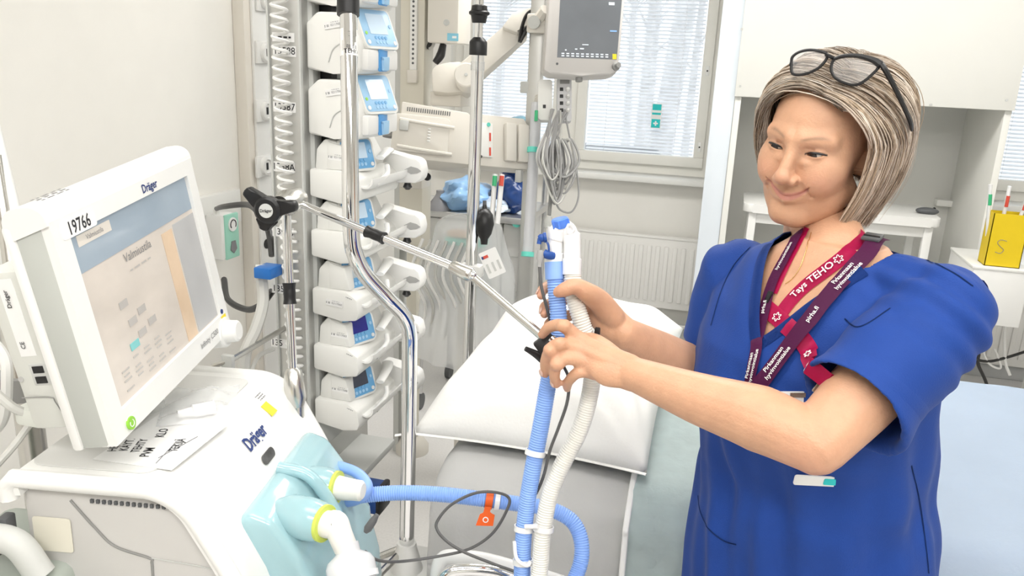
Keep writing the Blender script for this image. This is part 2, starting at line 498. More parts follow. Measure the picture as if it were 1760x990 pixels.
# ------------------------------------------------------------------ radiators
def radiator(name, x0, x1, z0, z1, label):
    y = YB - .035
    t = thing(name, label, 'radiator', (x0, y, z0))
    RAD = mat('radiator_enamel', (0.84, 0.83, 0.80), .4, var=.008)
    bm = BM(); b2(bm, (x0, y - .055, z0), (x1, y, z1), bev=.008); obj('panel', bm, RAD, t)
    n = int((x1 - x0) / .05)
    first = None
    for i in range(n):
        x = x0 + (i + .5) * (x1 - x0) / n
        if first is None:
            bm = BM(); box(bm, (x, y - .058, (z0 + z1) / 2), (.028, .014, z1 - z0 - .09), bev=.006); first = obj('rib', bm, RAD, t); fx = x
        else:
            c_ = first.copy(); COL.objects.link(c_); c_.location.x = x - fx
    bm = BM(); b2(bm, (x0 + .004, y - .058, z1 - .002), (x1 - .004, y, z1 + .012), bev=.003); obj('top_grille', bm, RAD, t)
    for xx in (x0 + .12, x1 - .12):
        bm = BM(); b2(bm, (xx - .015, y - .02, z0 + .05), (xx + .015, y + .036, z1 - .05)); obj('wall_bracket', bm, RAD, t)
cx0_ = PY(1264, 165, 4.25).x
r0 = PY(955, 400, YB - .09); 
radiator('radiator', r0.x, min(PY(1240, 430, YB - .09).x, cx0_ - .02), PY(1150, 532, YB - .09).z, PY(1150, 412, YB - .09).z, 'long white ribbed radiator below the window behind the hands')
q = PY(1690, 520, YB - .09)
radiator('radiator', q.x, q.x + .9, .1, .62, 'white ribbed radiator at the right behind the hanging cables')
# pipe chase below the radiator
bm = BM(); b2(bm, (PY(900, 540, YB).x, YB - .075, .0), (cx0_ - .02, YB - .021, .085), bev=.004)
tag(obj('pipe_duct', bm, LGREY, base=(PY(1000, 540, YB).x, YB, 0)), 'grey pipe duct on the floor under the long radiator', 'duct')
bm = BM(); cyl(bm, (PY(900, 540, YB).x, YB - .09, .10), (cx0_ - .01, YB - .09, .10), .011); 
tag(obj('heating_pipe', bm, WHITE2, base=(PY(1000, 540, YB).x, YB - .09, .1)), 'thin white heating pipe running above the grey duct', 'pipe')

# ------------------------------------------------------------------ tall open cabinet behind the woman
YC = 4.25                                        # its front
cx0 = PY(1264, 165, YC).x; cx1 = PY(1742, 193, YC).x; cz = PY(1500, 178, YC).z
cab = thing('open_cabinet', 'tall white cabinet with open niche behind the woman', 'cabinet', (cx0, YC, 0))
yb = YB - .02
CABW = mat('cabinet_laminate', (0.80, 0.80, 0.76), .45, var=.008)
t_ = .03
bm = BM(); b2(bm, (cx0, YC + .02, 0), (cx0 + t_, yb, cz + .02), bev=.002); obj('side_panel', bm, CABW, cab)
bm = BM(); b2(bm, (cx1 - t_, YC + .02, 0), (cx1, yb, cz + .02), bev=.002); obj('side_panel', bm, CABW, cab)
bm = BM(); b2(bm, (cx0 + t_, yb - .02, 0), (cx1 - t_, yb, cz + .02)); obj('back_panel', bm, mat('grey_laminate', (0.70, 0.70, 0.67), .5, var=.01), cab)
bm = BM(); b2(bm, (cx0 - .004, YC, cz), (cx1 + .004, YC + .02, 2.5), bev=.002); obj('front_panel', bm, CABW, cab)
bm = BM(); b2(bm, (cx0, YC + .02, cz + .02), (cx1, yb, 2.5)); obj('upper_box', bm, CABW, cab)
bm = BM(); b2(bm, (cx0 + t_, YC + .06, .06), (cx1 - t_, yb - .02, .085)); obj('bottom_shelf', bm, CABW, cab)
for px, py in ((1272, 148), (1275, 50), (1420, 168), (1730, 172), (1600, 180)):
    bm = BM(); q = PY(px, py, YC); cyl(bm, q + Vector((0, 0, 0)), q - Vector((0, .0025, 0)), .006, n=10); obj('screw', bm, LGREY, cab)
bm = BM(); b2(bm, (PY(1216, 260, YC + .06).x, YC + .03, 0), (cx0 - .002, YC + .06, 2.6), bev=.003); tag(obj('filler_board', bm, mat('window_tinted_board', (0.78, 0.84, 0.90), .45, var=.01), base=(cx0 - .1, YC + .04, 0)), 'tall white board between window and cabinet, window light tinted into its colour', 'board')  # white board; the bluish window light is put into its colour
# white side table in the niche
ty0, ty1 = YC + .05, YC + .50
tz = PY(1430, 362, ty0).z
tx0 = PY(1268, 350, ty0).x + .03; tx1 = PY(1622, 372, ty0).x
tab = thing('side_table', 'white rounded-top side table standing in the cabinet niche', 'table', ((tx0 + tx1) / 2, (ty0 + ty1) / 2, 0))
bm = BM(); prism(bm, rrect(tx1 - tx0, ty1 - ty0, .05, 5, (tx0 + tx1) / 2, (ty0 + ty1) / 2), Matrix.Translation((0, 0, tz - .045)), .045, bev=.008); obj('table_top', bm, WHITE, tab)
for x in (tx0 + .05, tx1 - .05):
    for y in (ty0 + .04, ty1 - .04):
        bm = BM(); b2(bm, (x - .02, y - .02, .085), (x + .02, y + .02, tz - .045), bev=.005); obj('leg', bm, WHITE, tab)
for y in (ty0 + .04, ty1 - .04):
    bm = BM(); b2(bm, (tx0 + .05, y - .012, tz - .10), (tx1 - .05, y + .012, tz - .045), bev=.003); obj('apron', bm, WHITE, tab)
c = PZ(1578, 356, tz); c.y = min(c.y, ty1 - .05); c = Vector((c.x, ty0 + .16, tz))
ms = thing('computer_mouse', 'dark grey computer mouse on the white side table', 'mouse', c)
bm = BM(); ellipsoid(bm, c + Vector((0, 0, .014)), (.055, .03, .018)); obj('shell', bm, DGREY, ms)
bm = BM(); cyl(bm, c + Vector((.03, -.003, .028)), c + Vector((.03, .003, .028)), .007); obj('scroll_wheel', bm, BLACK, ms)

# ------------------------------------------------------------------ right edge: white wall box, yellow holder, swabs, cables
YS = 3.75
a = PY(1683, 458, YS); b = PY(1738, 563, YS)
wbx = thing('wall_box', 'plain white box below the yellow holder', 'box', (a.x, YS, b.z))
bm = BM(); b2(bm, (a.x - .02, YS, b.z), (b.x + .03, YS + .40, a.z - .008), bev=.006); obj('housing', bm, WHITE, wbx)
bm = BM(); b2(bm, (a.x - .024, YS - .003, a.z - .012), (b.x + .034, YS + .40, a.z), bev=.003); obj('lid', bm, WHITE2, wbx)
ya = PY(1690, 455, YS + .04); yc = PY(1740, 378, YS + .04)
yh = thing('swab_holder', 'yellow open box marked with a handwritten letter, holding swabs', 'holder', (ya.x, YS + .04, a.z))
bm = BM(); x0, x1, y0, y1, z0, z1 = ya.x, ya.x + .135, YS + .03, YS + .13, a.z, a.z + .225
YBOX = mat('yellow_cardboard', (0.80, 0.58, 0.01), .55)
for lo, hi in (((x0, y0, z0), (x1, y1, z0 + .003)), ((x0, y0, z0), (x0 + .003, y1, z1)), ((x1 - .003, y0, z0), (x1, y1, z1)), ((x0, y0, z0), (x1, y0 + .003, z1)), ((x0, y1 - .003, z0), (x1, y1, z1))): b2(bm, lo, hi)
obj('box_body', bm, YBOX, yh, smooth=0)
bm = BM(); m_ = axes(((x0 + x1) / 2 - .02, y0 - .0008, (z0 + z1) / 2 - .03), (1, 0, 0), (0, 0, 1))
tube(bm, [m_ @ Vector((u, v, 0)) for u, v in ((.02, .03), (-.004, .033), (-.014, .02), (.0, .004), (.014, -.008), (.004, -.024), (-.016, -.02))], .0012, n=5); obj('handwritten_letter', bm, INKG, yh)
sw = ['swab pack with a red tip, left in the yellow holder', 'swab pack with a red tip, right in the yellow holder', 'swab pack with a green tip in the yellow holder', 'plain clear swab pack in the yellow holder']
for i, (dx, dy, hh, lean, m2) in enumerate(((.05, .05, .33, .0, RED), (.085, .04, .32, .02, RED), (.02, .06, .33, -.02, GREEN), (.105, .07, .36, .015, None))):
    p = Vector((x0 + dx, y0 + dy, z0 + .006)); e = p + Vector((lean * 2, 0, hh))
    t = thing('swab_pack', sw[i], 'swab', p, 'swab packs in the yellow holder')
    bm = BM(); tube(bm, [p, (p + e) / 2, e], .014, n=10, sq=.5); obj('sleeve', bm, YWHITE, t)
    if m2: 
        bm = BM(); q0, q1 = p.lerp(e, .74), p.lerp(e, .88); cyl(bm, q0 - Vector((0, .009, 0)), q1 - Vector((0, .009, 0)), .007, n=10); obj('tip', bm, m2, t)
# desk behind with a dark device
d0 = PY(1715, 435, YS + .3)
dk = thing('wall_shelf', 'white shelf board at the right edge carrying a dark device', 'shelf', (d0.x, YS + .3, d0.z))
bm = BM(); b2(bm, (b.x + .05, YS + .1, d0.z - .07), (b.x + 1.0, YS + .62, d0.z - .045), bev=.003); obj('board', bm, WHITE2, dk)
bm = BM(); b2(bm, (b.x + .3, YS + .55, 0), (b.x + .34, YS + .6, d0.z - .07)); obj('leg', bm, WHITE2, dk)
bm = BM(); b2(bm, (b.x + .9, YS + .15, 0), (b.x + .94, YS + .2, d0.z - .07)); obj('leg', bm, WHITE2, dk)
e0 = Vector((b.x + .16, YS + .32, d0.z - .045))
ph = thing('desk_phone', 'black device with coiled cable on the shelf at the right edge', 'device', e0)
bm = BM(); box(bm, e0 + Vector((.08, 0, .03)), (.2, .2, .06), bev=.01); obj('base', bm, DGREY, ph)
bm = BM(); tube(bm, [e0 + Vector((-.02, -.08, .06)), e0 + Vector((.08, -.09, .085)), e0 + Vector((.18, -.08, .06))], [.03, .02, .03], n=12); obj('handset', bm, BLACK, ph)
bm = BM()
tube(bm, [e0 + Vector((-.03, -.06, .03)), e0 + Vector((-.05, -.1, .06)), e0 + Vector((.0, -.11, .09)), e0 + Vector((.12, -.12, .1))], .004, n=6); obj('cable', bm, BLACK, ph)
def cable(name, label, pts, r, m, cat='cable', group=None, n=8):
    bm = BM(); tube(bm, pts, r, n=n, k=10)
    return tag(obj(name, bm, m, base=pts[0]), label, cat, group)
D_ = 4.0
cable('power_cable', 'black cable looping down from the white box to the floor', [Vector((a.x + .05, YS + .16, b.z + .004)), P(1682, 600, D_), P(1681, 625, D_), P(1694, 655, D_ + .1), P(1704, 690, D_ + .2)], .008, CABLEB)
cable('power_cable', 'black cable running right below the white box', [P(1664, 590, D_), P(1676, 615, D_), P(1700, 621, D_), P(1735, 613, D_), P(1775, 600, D_)], .007, CABLEB)
cable('power_cable', 'short black cable loop hanging beside the sleeve', [P(1665, 585, D_ - .1), P(1664, 610, D_ - .1), P(1672, 622, D_ - .1), P(1682, 600, D_ - .1), Vector((a.x + .03, YS + .12, b.z + .004))], .007, CABLEB)
cable('signal_cable', 'white cable arcing before the right radiator', [P(1775, 470, D_), P(1745, 500, D_), P(1728, 560, D_), P(1728, 620, D_), P(1736, 645, D_)], .007, WHITE)
cable('signal_cable', 'white cable looping low under the white box', [P(1695, 565, D_), P(1690, 600, D_), P(1700, 625, D_), P(1720, 632, D_), P(1710, 600, D_)], .005, WHITE)
# ================================================================== infusion pump tower (room aligned: x = front, y = away)
TO = CF(-.44, 1.72, 0)                            # back-near-bottom edge of every pump
def zon(xy, py):
    lo, hi = -1.0, 3.0
    for _ in range(40):
        m_ = (lo + hi) / 2; v = Vector((xy.x, xy.y, m_)) - CAM; d = v.dot(_fw); yy = 495 - FPX * v.dot(_up) / d
        if yy > py: lo = m_
        else: hi = m_
    return lo
zs = [zon(TO, 118) - .131 * i for i in range(-1, 7)]
rack = thing('pump_rack', 'tall grey pump rack column with number labels', 'rack', (TO.x - .04, TO.y + .1, 0))
bm = BM(); b2(bm, (TO.x - .078, TO.y - .012, .12), (TO.x - .006, TO.y + .30, 1.98), bev=.004); obj('column', bm, ALU, rack)
bm = BM(); b2(bm, (TO.x - .012, TO.y + .02, .72), (TO.x + .004, TO.y + .28, 1.98), bev=.002); obj('back_plate', bm, LGREY, rack)
for x in (TO.x - .0775, TO.x - .0065):
    bm = BM(); b2(bm, (x - .002, TO.y - .016, .5), (x + .002, TO.y - .008, 1.98)); obj('edge_strip', bm, LGREY, rack)
LY = TO.y - .0125
for s, px, py in (('13588', 489, 88), ('13587', 489, 184), ('1358A', 488, 287), ('13586', 487, 399), ('13585', 486, 497), ('135', 484, 590), ('135', 484, 672)):
    c_ = PY(px, py, LY); M = axes(c_, (1, 0, 0), (0, 0, 1))
    bm = BM(); plate(bm, M, .052, .021, .0008); lb = obj('number_label', bm, PAPER, rack)
    bm = BM(); letter(bm, s, M @ Matrix.Translation((0 if len(s) > 3 else -.011, 0, .0012)), .020, bold=.004); obj('lettering', bm, INK, lb)
c_ = PY(487, 64, LY); M = axes(c_, (1, 0, 0), (0, 0, 1))
bm = BM(); plate(bm, M, .05, .018, .0008); lb = obj('number_label', bm, PAPER, rack)
bm = BM(); dashes(bm, M @ Matrix.Translation((0, 0, .0012)), .04, .009, 1); o = obj('small_print', bm, INK, lb); o['kind'] = 'stuff'
# foot: grey plate, navy clamp, post, base with casters
q = P(545, 765, 1.86)
bm = BM(); b2(bm, (TO.x - .075, TO.y + .0, .635), (TO.x + .09, TO.y + .26, .655), bev=.004); obj('foot_plate', bm, LGREY, rack)
for i, y in enumerate((TO.y + .02,)):
    bm = BM(); b2(bm, (TO.x + .05, y, .575), (TO.x + .145, y + .075, .632), bev=.008); cb = obj('navy_clamp', bm, NAVY, rack)
    bm = BM(); b2(bm, (TO.x + .135, y + .002, .57), (TO.x + .150, y + .073, .637), bev=.006); obj('clamp_pad', bm, BLACK, cb)
bm = BM(); cyl(bm, (TO.x + .085, TO.y + .05, .08), (TO.x + .085, TO.y + .05, .58), .018); obj('lower_post', bm, STEEL, rack)
bm = BM(); b2(bm, (TO.x + .055, TO.y + .02, .40), (TO.x + .12, TO.y + .08, .445), bev=.006); obj('navy_clamp', bm, NAVY, rack)
for a in range(5):
    an = R(72 * a + 20); c0 = Vector((TO.x + .02, TO.y + .12, .10)); e = c0 + Vector((math.cos(an) * .26, math.sin(an) * .26, -.02))
    bm = BM(); tube(bm, [c0, (c0 + e) / 2 + Vector((0, 0, .01)), e], [.03, .022, .016], n=10); lg = obj('foot', bm, LGREY, rack)
    bm = BM(); cyl(bm, Vector((e.x, e.y - .012, .032)), Vector((e.x, e.y + .012, .032)), .032); obj('caster', bm, DGREY, lg)

def sticker(parent, M, num):
    bm = BM(); plate(bm, M, .040, .014, .0005); s_ = obj('asset_sticker', bm, PAPER, parent)
    bm = BM(); letter(bm, num, M @ Matrix.Translation((.006, -.0005, .0008)), .0062, bold=.01)
    dashes(bm, M @ Matrix.Translation((.004, .0048, .0008)), .018, .002, 1)
    rr = random.Random(num)
    for i in range(4):
        for j in range(4):
            if (i * 3 + j * 5 + i * j) % 3: box(bm, (-.0185 + i * .0024, -.0045 + j * .0024, .0008), (.0018, .0018, .0002), M)
    o = obj('sticker_print', bm, INKG, s_); o['kind'] = 'stuff'

def keypad(parent, M, w_, h_, dark, skin):
    """M: x right along the panel, y up, z out"""
    bm = BM(); prism(bm, rrect(w_ + .010, h_ + .010, .012), M @ Matrix.Translation((0, 0, -.008)), .009, bev=.002); fr = obj('panel_frame', bm, PUMPW, parent)
    bm = BM(); prism(bm, rrect(w_, h_, .009), M, .0018, bev=.0006); kp = obj('control_panel', bm, skin, parent)
    bm = BM(); plate(bm, M @ Matrix.Translation((0, .008, .002)), w_ * .58, h_ * .55, .0008, r=.002); obj('screen', bm, dark, kp)
    for i in range(4):
        for j in range(2):
            bm = BM(); cyl(bm, M @ Vector(((i - 1.5) * .0105, -h_ / 2 + .009 + j * .009, .0015)), M @ Vector(((i - 1.5) * .0105, -h_ / 2 + .009 + j * .009, .0032)), .0038, n=10); obj('button', bm, BLUEP if j else LBLUEP, kp)
    for sx, m_ in ((-1, INKW), (1, RED)):
        bm = BM(); cyl(bm, M @ Vector((sx * (w_ / 2 - .008), -h_ / 2 + .008, .0015)), M @ Vector((sx * (w_ / 2 - .008), -h_ / 2 + .008, .0034)), .0046, n=12); obj('button', bm, m_ if sx < 0 else INKW, kp)
    bm = BM(); cyl(bm, M @ Vector((w_ / 2 - .008, .005, .0015)), M @ Vector((w_ / 2 - .008, .005, .003)), .004, n=12); obj('button', bm, LBLUEP, kp)
    bm = BM(); cyl(bm, M @ Vector((-w_ / 2 + .008, -.012, .0015)), M @ Vector((-w_ / 2 + .008, -.012, .003)), .0035, n=12); obj('indicator', bm, GREENL, kp)
LCD_L = mat('lcd_light', (0.55, 0.68, 0.80), .15, var=.06, emit=(.55, .70, .85), estr=.15)
LCD_D = mat('lcd_dark', (0.06, 0.07, 0.10), .1, var=.2)
LCD_L2 = mat('lcd_grey', (0.50, 0.56, 0.60), .15, var=.1)
LCD_B = mat('lcd_blue', (0.012, 0.015, 0.20), .1, var=.1, emit=(.02, .02, .3), estr=.15)

def clamp(parent, z):
    """black mounting clamp between pump and rack"""
    bm = BM(); b2(bm, (TO.x - .002, TO.y + .05, z + .108), (TO.x + .03, TO.y + .075, z + .142)); box(bm, (TO.x + .05, TO.y + .055, z + .132), (.05, .015, .008), bev=.002)
    obj('mount_clamp', bm, BLACK, parent)
    bm = BM(); b2(bm, (TO.x + .0, TO.y + .03, z - .004), (TO.x + .085, TO.y + .14, z + .002)); obj('mount_rail', bm, ALU, parent)

def syringe_pump(z, label, num, lcd):
    t = thing('syringe_pump', label, 'infusion pump', (TO.x, TO.y, z), 'infusion pumps on the rack')
    A, L = .112, .255
    X = lambda a, b, c: Vector((TO.x + a, TO.y + b, z + c))
    # lower block, front edge lifted towards the far end
    low = [(0, 0, 0), (A * .55, -.004, -.012), (A, 0, -.004)]
    bm = BM(); prism(bm, [(0, 0), (.07, -.012), (A - .006, -.006), (A, .008), (A - .004, .040), (A - .03, .058), (0, .058)], axes(X(0, L - .03, 0), (1, 0, 0), (0, 0, 1)), L - .03, bev=.005, seg=2); obj('lower_housing', bm, PUMPW, t)
    bm = BM(); prism(bm, [(.006, .055), (A - .028, .055), (A - .030, .075), (A - .055, .118), (.03, .122), (.010, .10)], axes(X(0, L - .05, 0), (1, 0, 0), (0, 0, 1)), L - .062, bev=.007, seg=2); obj('upper_housing', bm, PUMPW, t)
    # syringe cradle along the front
    bm = BM(); rs = []
    for b, r in ((.02, .019), (.03, .021), (.20, .021), (.24, .019)):
        c0 = X(A + .006, b, .040); rs.append([c0 + Vector((math.cos(R(a)) * rr * 1.0 - .0, 0, math.sin(R(a)) * rr)) for a, rr in [(x, r) for x in range(170, 371, 25)] + [(x, r - .004) for x in range(370, 169, -25)]])
    rings(bm, rs); obj('syringe_cradle', bm, WHITE, t)
    bm = BM(); tube(bm, [X(A + .018, .05, .028), X(A + .022, .10, .045), X(A + .016, .115, .062)], .006, n=10); obj('barrel_holder', bm, WHITE, t)
    # tilted control panel at the near end
    n_ = Vector((.80, -.30, .52)).normalized()
    M = axes(X(A - .028, .058, .088), Vector((.35, .94, 0)), Vector((-.3, .1, 1)))
    keypad(t, M, .088, .062, lcd, BLUEP)
    bm = BM(); prism(bm, [(0, 0), (.05, 0), (.038, .05), (.0, .06)], axes(X(A - .075, .11, .058), (1, 0, 0), (0, 0, 1)), .10, bev=.003); obj('panel_support', bm, PUMPW, t)
    # plunger driver arm at the far end
    bm = BM(); prism(bm, [(-.04, .008), (.045, .012), (.058, .022), (.062, .04), (.057, .062), (.045, .070), (.0, .076), (-.04, .085)], axes(X(A, L, 0), (1, 0, 0), (0, 0, 1)), .045, bev=.006, seg=2); arm = obj('plunger_arm', bm, WHITE, t)
    bm = BM(); prism(bm, [(0, .0), (.016, .009), (.032, .006), (.042, 0), (.032, -.006), (.016, -.009)], axes(X(A + .018, L - .0455, .042), (1, 0, .0), (0, 0, 1)), .001); obj('grip_recess', bm, mat('recess_grey', (0.42, 0.42, 0.41), .5), arm)
    bm = BM(); tube(bm, [X(A - .02, L - .05, .085), X(A + .0, L - .10, .09), X(A + .008, L - .16, .08)], [.014, .012, .010], n=10, sq=.5); obj('drive_rail', bm, WHITE, t)
    bm = BM(); lathe(bm, X(A + .02, L - .03, .012), (0, 0, -1), [(0, .006), (.012, .011), (.018, .005)], 10); obj('cable_knob', bm, BLACK, t)
    sticker(t, axes(X(.06, .0105, .085), (1, 0, -.06), (0, .05, 1)), num) if lcd is not LCD_L2 else sticker(t, axes(X(.055, -.0012, .030), (1, 0, -.1), (0, 0, 1)), num)
    bm = BM(); dashes(bm, axes(X(.090, -.001, .045), (1, 0, -.3), (0, 0, 1)), .016, .004, 1); o = obj('small_print', bm, INKG, t); o['kind'] = 'stuff'
    clamp(t, z)
    return t

def volume_pump(z, label, num):
    t = thing('volumetric_pump', label, 'infusion pump', (TO.x, TO.y, z), 'infusion pumps on the rack')
    A, L = .118, .17
    X = lambda a, b, c: Vector((TO.x + a, TO.y + b, z + c))
    bm = BM(); prism(bm, [(0, 0), (.06, -.008), (A - .006, -.006), (A, .004), (A, .05), (A - .022, .10), (A - .04, .112), (.025, .112), (0, .09)], axes(X(0, L, 0), (1, 0, 0), (0, 0, 1)), L, bev=.008, seg=3); obj('housing', bm, PUMPW, t)
    bm = BM(); tube(bm, [X(.05, -.001, .015), X(.062, -.001, .042), X(.09, -.001, .058), X(A - .01, -.001, .062)], .0012, n=6); obj('case_seam', bm, LGREY, t)
    M = axes(X(A + .004, .075, .086), (.25, .97, 0), (-.42, .1, 1)); keypad(t, M, .10, .078, LCD_L, LBLUEP)
    bm = BM(); b2(bm, X(A - .01, .012, .002), X(A + .014, L - .005, .044), bev=.006); dr = obj('pump_door', bm, WHITE, t)
    bm = BM(); b2(bm, X(A + .012, .06, .0), X(A + .018, .10, .045), bev=.003); obj('door_insert', bm, mat('door_blue', (0.10, 0.34, 0.70), .3, var=.1), dr)
    bm = BM(); prism(bm, [(-.014, -.016), (.014, -.016), (.012, .006), (.018, .012), (-.018, .012), (-.012, .006)], axes(X(A + .018, .08, .018), (0, 1, 0), (0, 0, 1)), .006, bev=.002); obj('door_lever', bm, LBLUEP, dr)
    sticker(t, axes(X(.062, -.0012, .088), (1, 0, .18), (0, 0, 1)), num)
    clamp(t, z)
    return t
volume_pump(zs[0], 'white infusion pump cut by the top of the picture', '02117052')
volume_pump(zs[1], 'upper white infusion pump with pale display, topmost fully visible', '02117058')
volume_pump(zs[2], 'second white infusion pump with pale display and blue door lever', '02117061')
syringe_pump(zs[3], 'syringe pump just above the arm joint, topmost with a plunger arm', '02115044', LCD_L)
syringe_pump(zs[4], 'syringe pump right behind the slanting support arm', '02117043', LCD_L)
syringe_pump(zs[5], 'syringe pump behind the bend of the chrome pole', '02117060', LCD_L2)
syringe_pump(zs[6], 'syringe pump with a lit deep blue display', '02117063', LCD_B)
syringe_pump(zs[7], 'lowest syringe pump with dark display', '02117088', LCD_D)

# coiled white cable hanging before the column
bm = BM(); pts = []
top, mid, bot = PY(477, -40, TO.y - .04), PY(492, 330, TO.y - .035), PY(513, 735, TO.y - .03)
N = 46 * 12
for i in range(N + 1):
    f = i / N; base = top.lerp(mid, f / .46) if f < .46 else mid.lerp(bot, (f - .46) / .54); a = f * 46 * 2 * math.pi
    pts.append(base + Vector((math.cos(a) * .0155, math.sin(a) * .0155, 0)))
tube(bm, pts, .0033, n=6, raw=True); tag(obj('coiled_cable', bm, WHITE, base=pts[0]), 'white coiled cable hanging in front of the rack column', 'cable')

# ------------------------------------------------------------------ wall fittings on the left wall
XW = XL
def PW(px, py): return PX(px, py, XW)
a = PW(402, 100); b = PW(468, 100)
svc = thing('wall_service_duct', 'cream vertical service duct with sockets on the left wall', 'duct', (XW, a.y, 0))
bm = BM(); b2(bm, (XW, a.y, 0.0), (XW + .05, b.y, 2.7), bev=.004); obj('casing', bm, mat('service_cream', (0.80, 0.76, 0.69), .5, var=.01), svc)
XS_ = XW + .05
s0, s1 = PX(432, 100, XS_).y, PX(470, 100, XS_).y
bm = BM(); b2(bm, (XS_, s0, .0), (XS_ + .012, s1, 2.7), bev=.003); obj('socket_strip', bm, WHITE, svc)
for py in (0, 90, 190, 285):
    c_ = PX(451, py, XS_ + .012); 
    bm = BM(); box(bm, c_ + Vector((.006, 0, 0)), (.012, .11, .085), bev=.004); so = obj('socket', bm, WHITE, svc)
    bm = BM(); lathe(bm, c_ + Vector((.012, .0, 0)), (1, 0, 0), [(0, .036), (.014, .034), (.016, .028), (.010, .024)], 20); obj('socket_ring', bm, WHITE, so)
    bm = BM(); box(bm, c_ + Vector((.023, .0, 0)), (.004, .012, .028), bev=.001); obj('socket_slot', bm, BLACK, so)
c_ = PX(458, 419, XS_ + .012); bm = BM(); cyl(bm, c_, c_ + Vector((.004, 0, 0)), .02); obj('cable_hole', bm, BLACK, svc)
# rail panel below
a = PW(405, 322); b = PW(120, 445); zr = PW(405, 322).z
rl = thing('wall_rail', 'white horizontal bumper rail on the left wall beside the display', 'rail', (XW, a.y, zr))
bm = BM(); b2(bm, (XW, .2, zr - .13), (XW + .035, a.y - .02, zr), bev=.004); obj('rail_board', bm, WHITE2, rl)
bm = BM(); b2(bm, (XW, .2, zr - .24), (XW + .015, a.y - .02, zr - .131), bev=.002); obj('rail_channel', bm, LGREY, rl)
# green-white regulator hanging on the rail
XR_ = XW + .04
c_ = PX(380, 405, XR_ + .03)
rg = thing('gas_regulator', 'small white and green gas regulator hung on the wall rail', 'regulator', c_)
bm = BM(); box(bm, c_, (.07, .09, .17), bev=.01); obj('housing', bm, WHITE, rg)
bm = BM(); b2(bm, c_ + Vector((.03, -.03, -.085)), c_ + Vector((.042, .055, .085)), bev=.006); fp = obj('face_plate', bm, mat('mint_plastic', (0.35, 0.68, 0.55), .4), rg)
bm = BM(); cyl(bm, c_ + Vector((.04, .012, .045)), c_ + Vector((.046, .012, .045)), .026, n=20); obj('gauge', bm, PAPER, fp)
bm = BM(); tube(bm, [c_ + Vector((.0465, .012 + .017 * math.cos(R(a)), .045 + .017 * math.sin(R(a)))) for a in range(-40, 221, 20)], .002, n=5); obj('gauge_scale', bm, INK, fp)
bm = BM(); prism(bm, [(-.02, -.02), (.0, -.035), (.02, -.02), (.012, .012), (-.012, .012)], axes(c_ + Vector((.043, .012, -.03)), (0, 1, 0), (0, 0, 1)), .002); obj('arrow_mark', bm, INKG, fp)
bm = BM(); cyl(bm, c_ + Vector((-.06, 0, .05)), c_ + Vector((0, 0, .05)), .012); obj('hook', bm, STEEL, rg)
bm = BM(); lathe(bm, c_ + Vector((0, -.02, .085)), (0, 0, 1), [(0, .012), (.015, .012), (.03, .006)], 10); obj('cable_gland', bm, WHITE2, rg)
g0 = c_ + Vector((0, -.02, .105))
cable('black_cable', 'black cable arching from the wall regulator behind the three-lobed knob', [g0, P(385, 355, 2.5), P(425, 352, 2.3), P(446, 368, 2.1), P(462, 398, 2.0), P(468, 440, 1.98)], .0085, CABLEB)
cable('black_cable', 'black cable sagging between display and rack column', [P(385, 480, 2.3), P(392, 515, 2.2), P(425, 532, 2.1), P(450, 522, 2.0), P(468, 500, 1.98)], .0085, CABLEB)
# blue clamp + beige hose on the rack
bm_ = thing('hose_clamp', 'bright blue clamp fixed to the rack column with a beige hose end', 'clamp', P(457, 466, 1.76))
cpos = P(461, 466, 1.74)
bm = BM(); box(bm, cpos, (.040, .05, .024), bev=.003); obj('clamp_block', bm, CLAMPB, bm_)
bm = BM(); cyl(bm, P(449, 455, 1.75), P(449, 475, 1.75), .012); obj('hose_end', bm, WHITE2, bm_)
cable('beige_hose', 'beige ribbed hose hanging from the blue clamp', [P(449, 470, 1.75), P(452, 520, 1.75), P(440, 565, 1.72), P(424, 600, 1.7), P(420, 635, 1.7), P(432, 665, 1.72), P(470, 690, 1.78)], .0125, CABLEL, 'hose')
cable('grey_cable', 'thin grey cable running behind the ventilator cover', [P(470, 600, 1.8), P(445, 612, 1.75), P(432, 640, 1.7), P(440, 660, 1.7), P(465, 672, 1.78)], .005, CABLEL)
kn = thing('valve_tee', 'small steel valve with cross handle behind the display knob', 'valve', P(388, 630, 1.6))
bm = BM(); cyl(bm, P(365, 630, 1.6), P(388, 622, 1.6), .005); obj('handle', bm, STEEL, kn)
bm = BM(); box(bm, P(392, 622, 1.6), (.025, .012, .03), bev=.003); obj('body', bm, LGREY, kn)
bm = BM(); cyl(bm, P(385, 640, 1.6), P(386, 665, 1.6), .004); obj('stem', bm, STEEL, kn)
bm = BM(); tube(bm, [P(392, 622, 1.6), Vector((TO.x - .06, TO.y + .1, P(392, 622, 1.6).z))], .006, n=8, k=2); obj('holding_bar', bm, STEEL, kn)

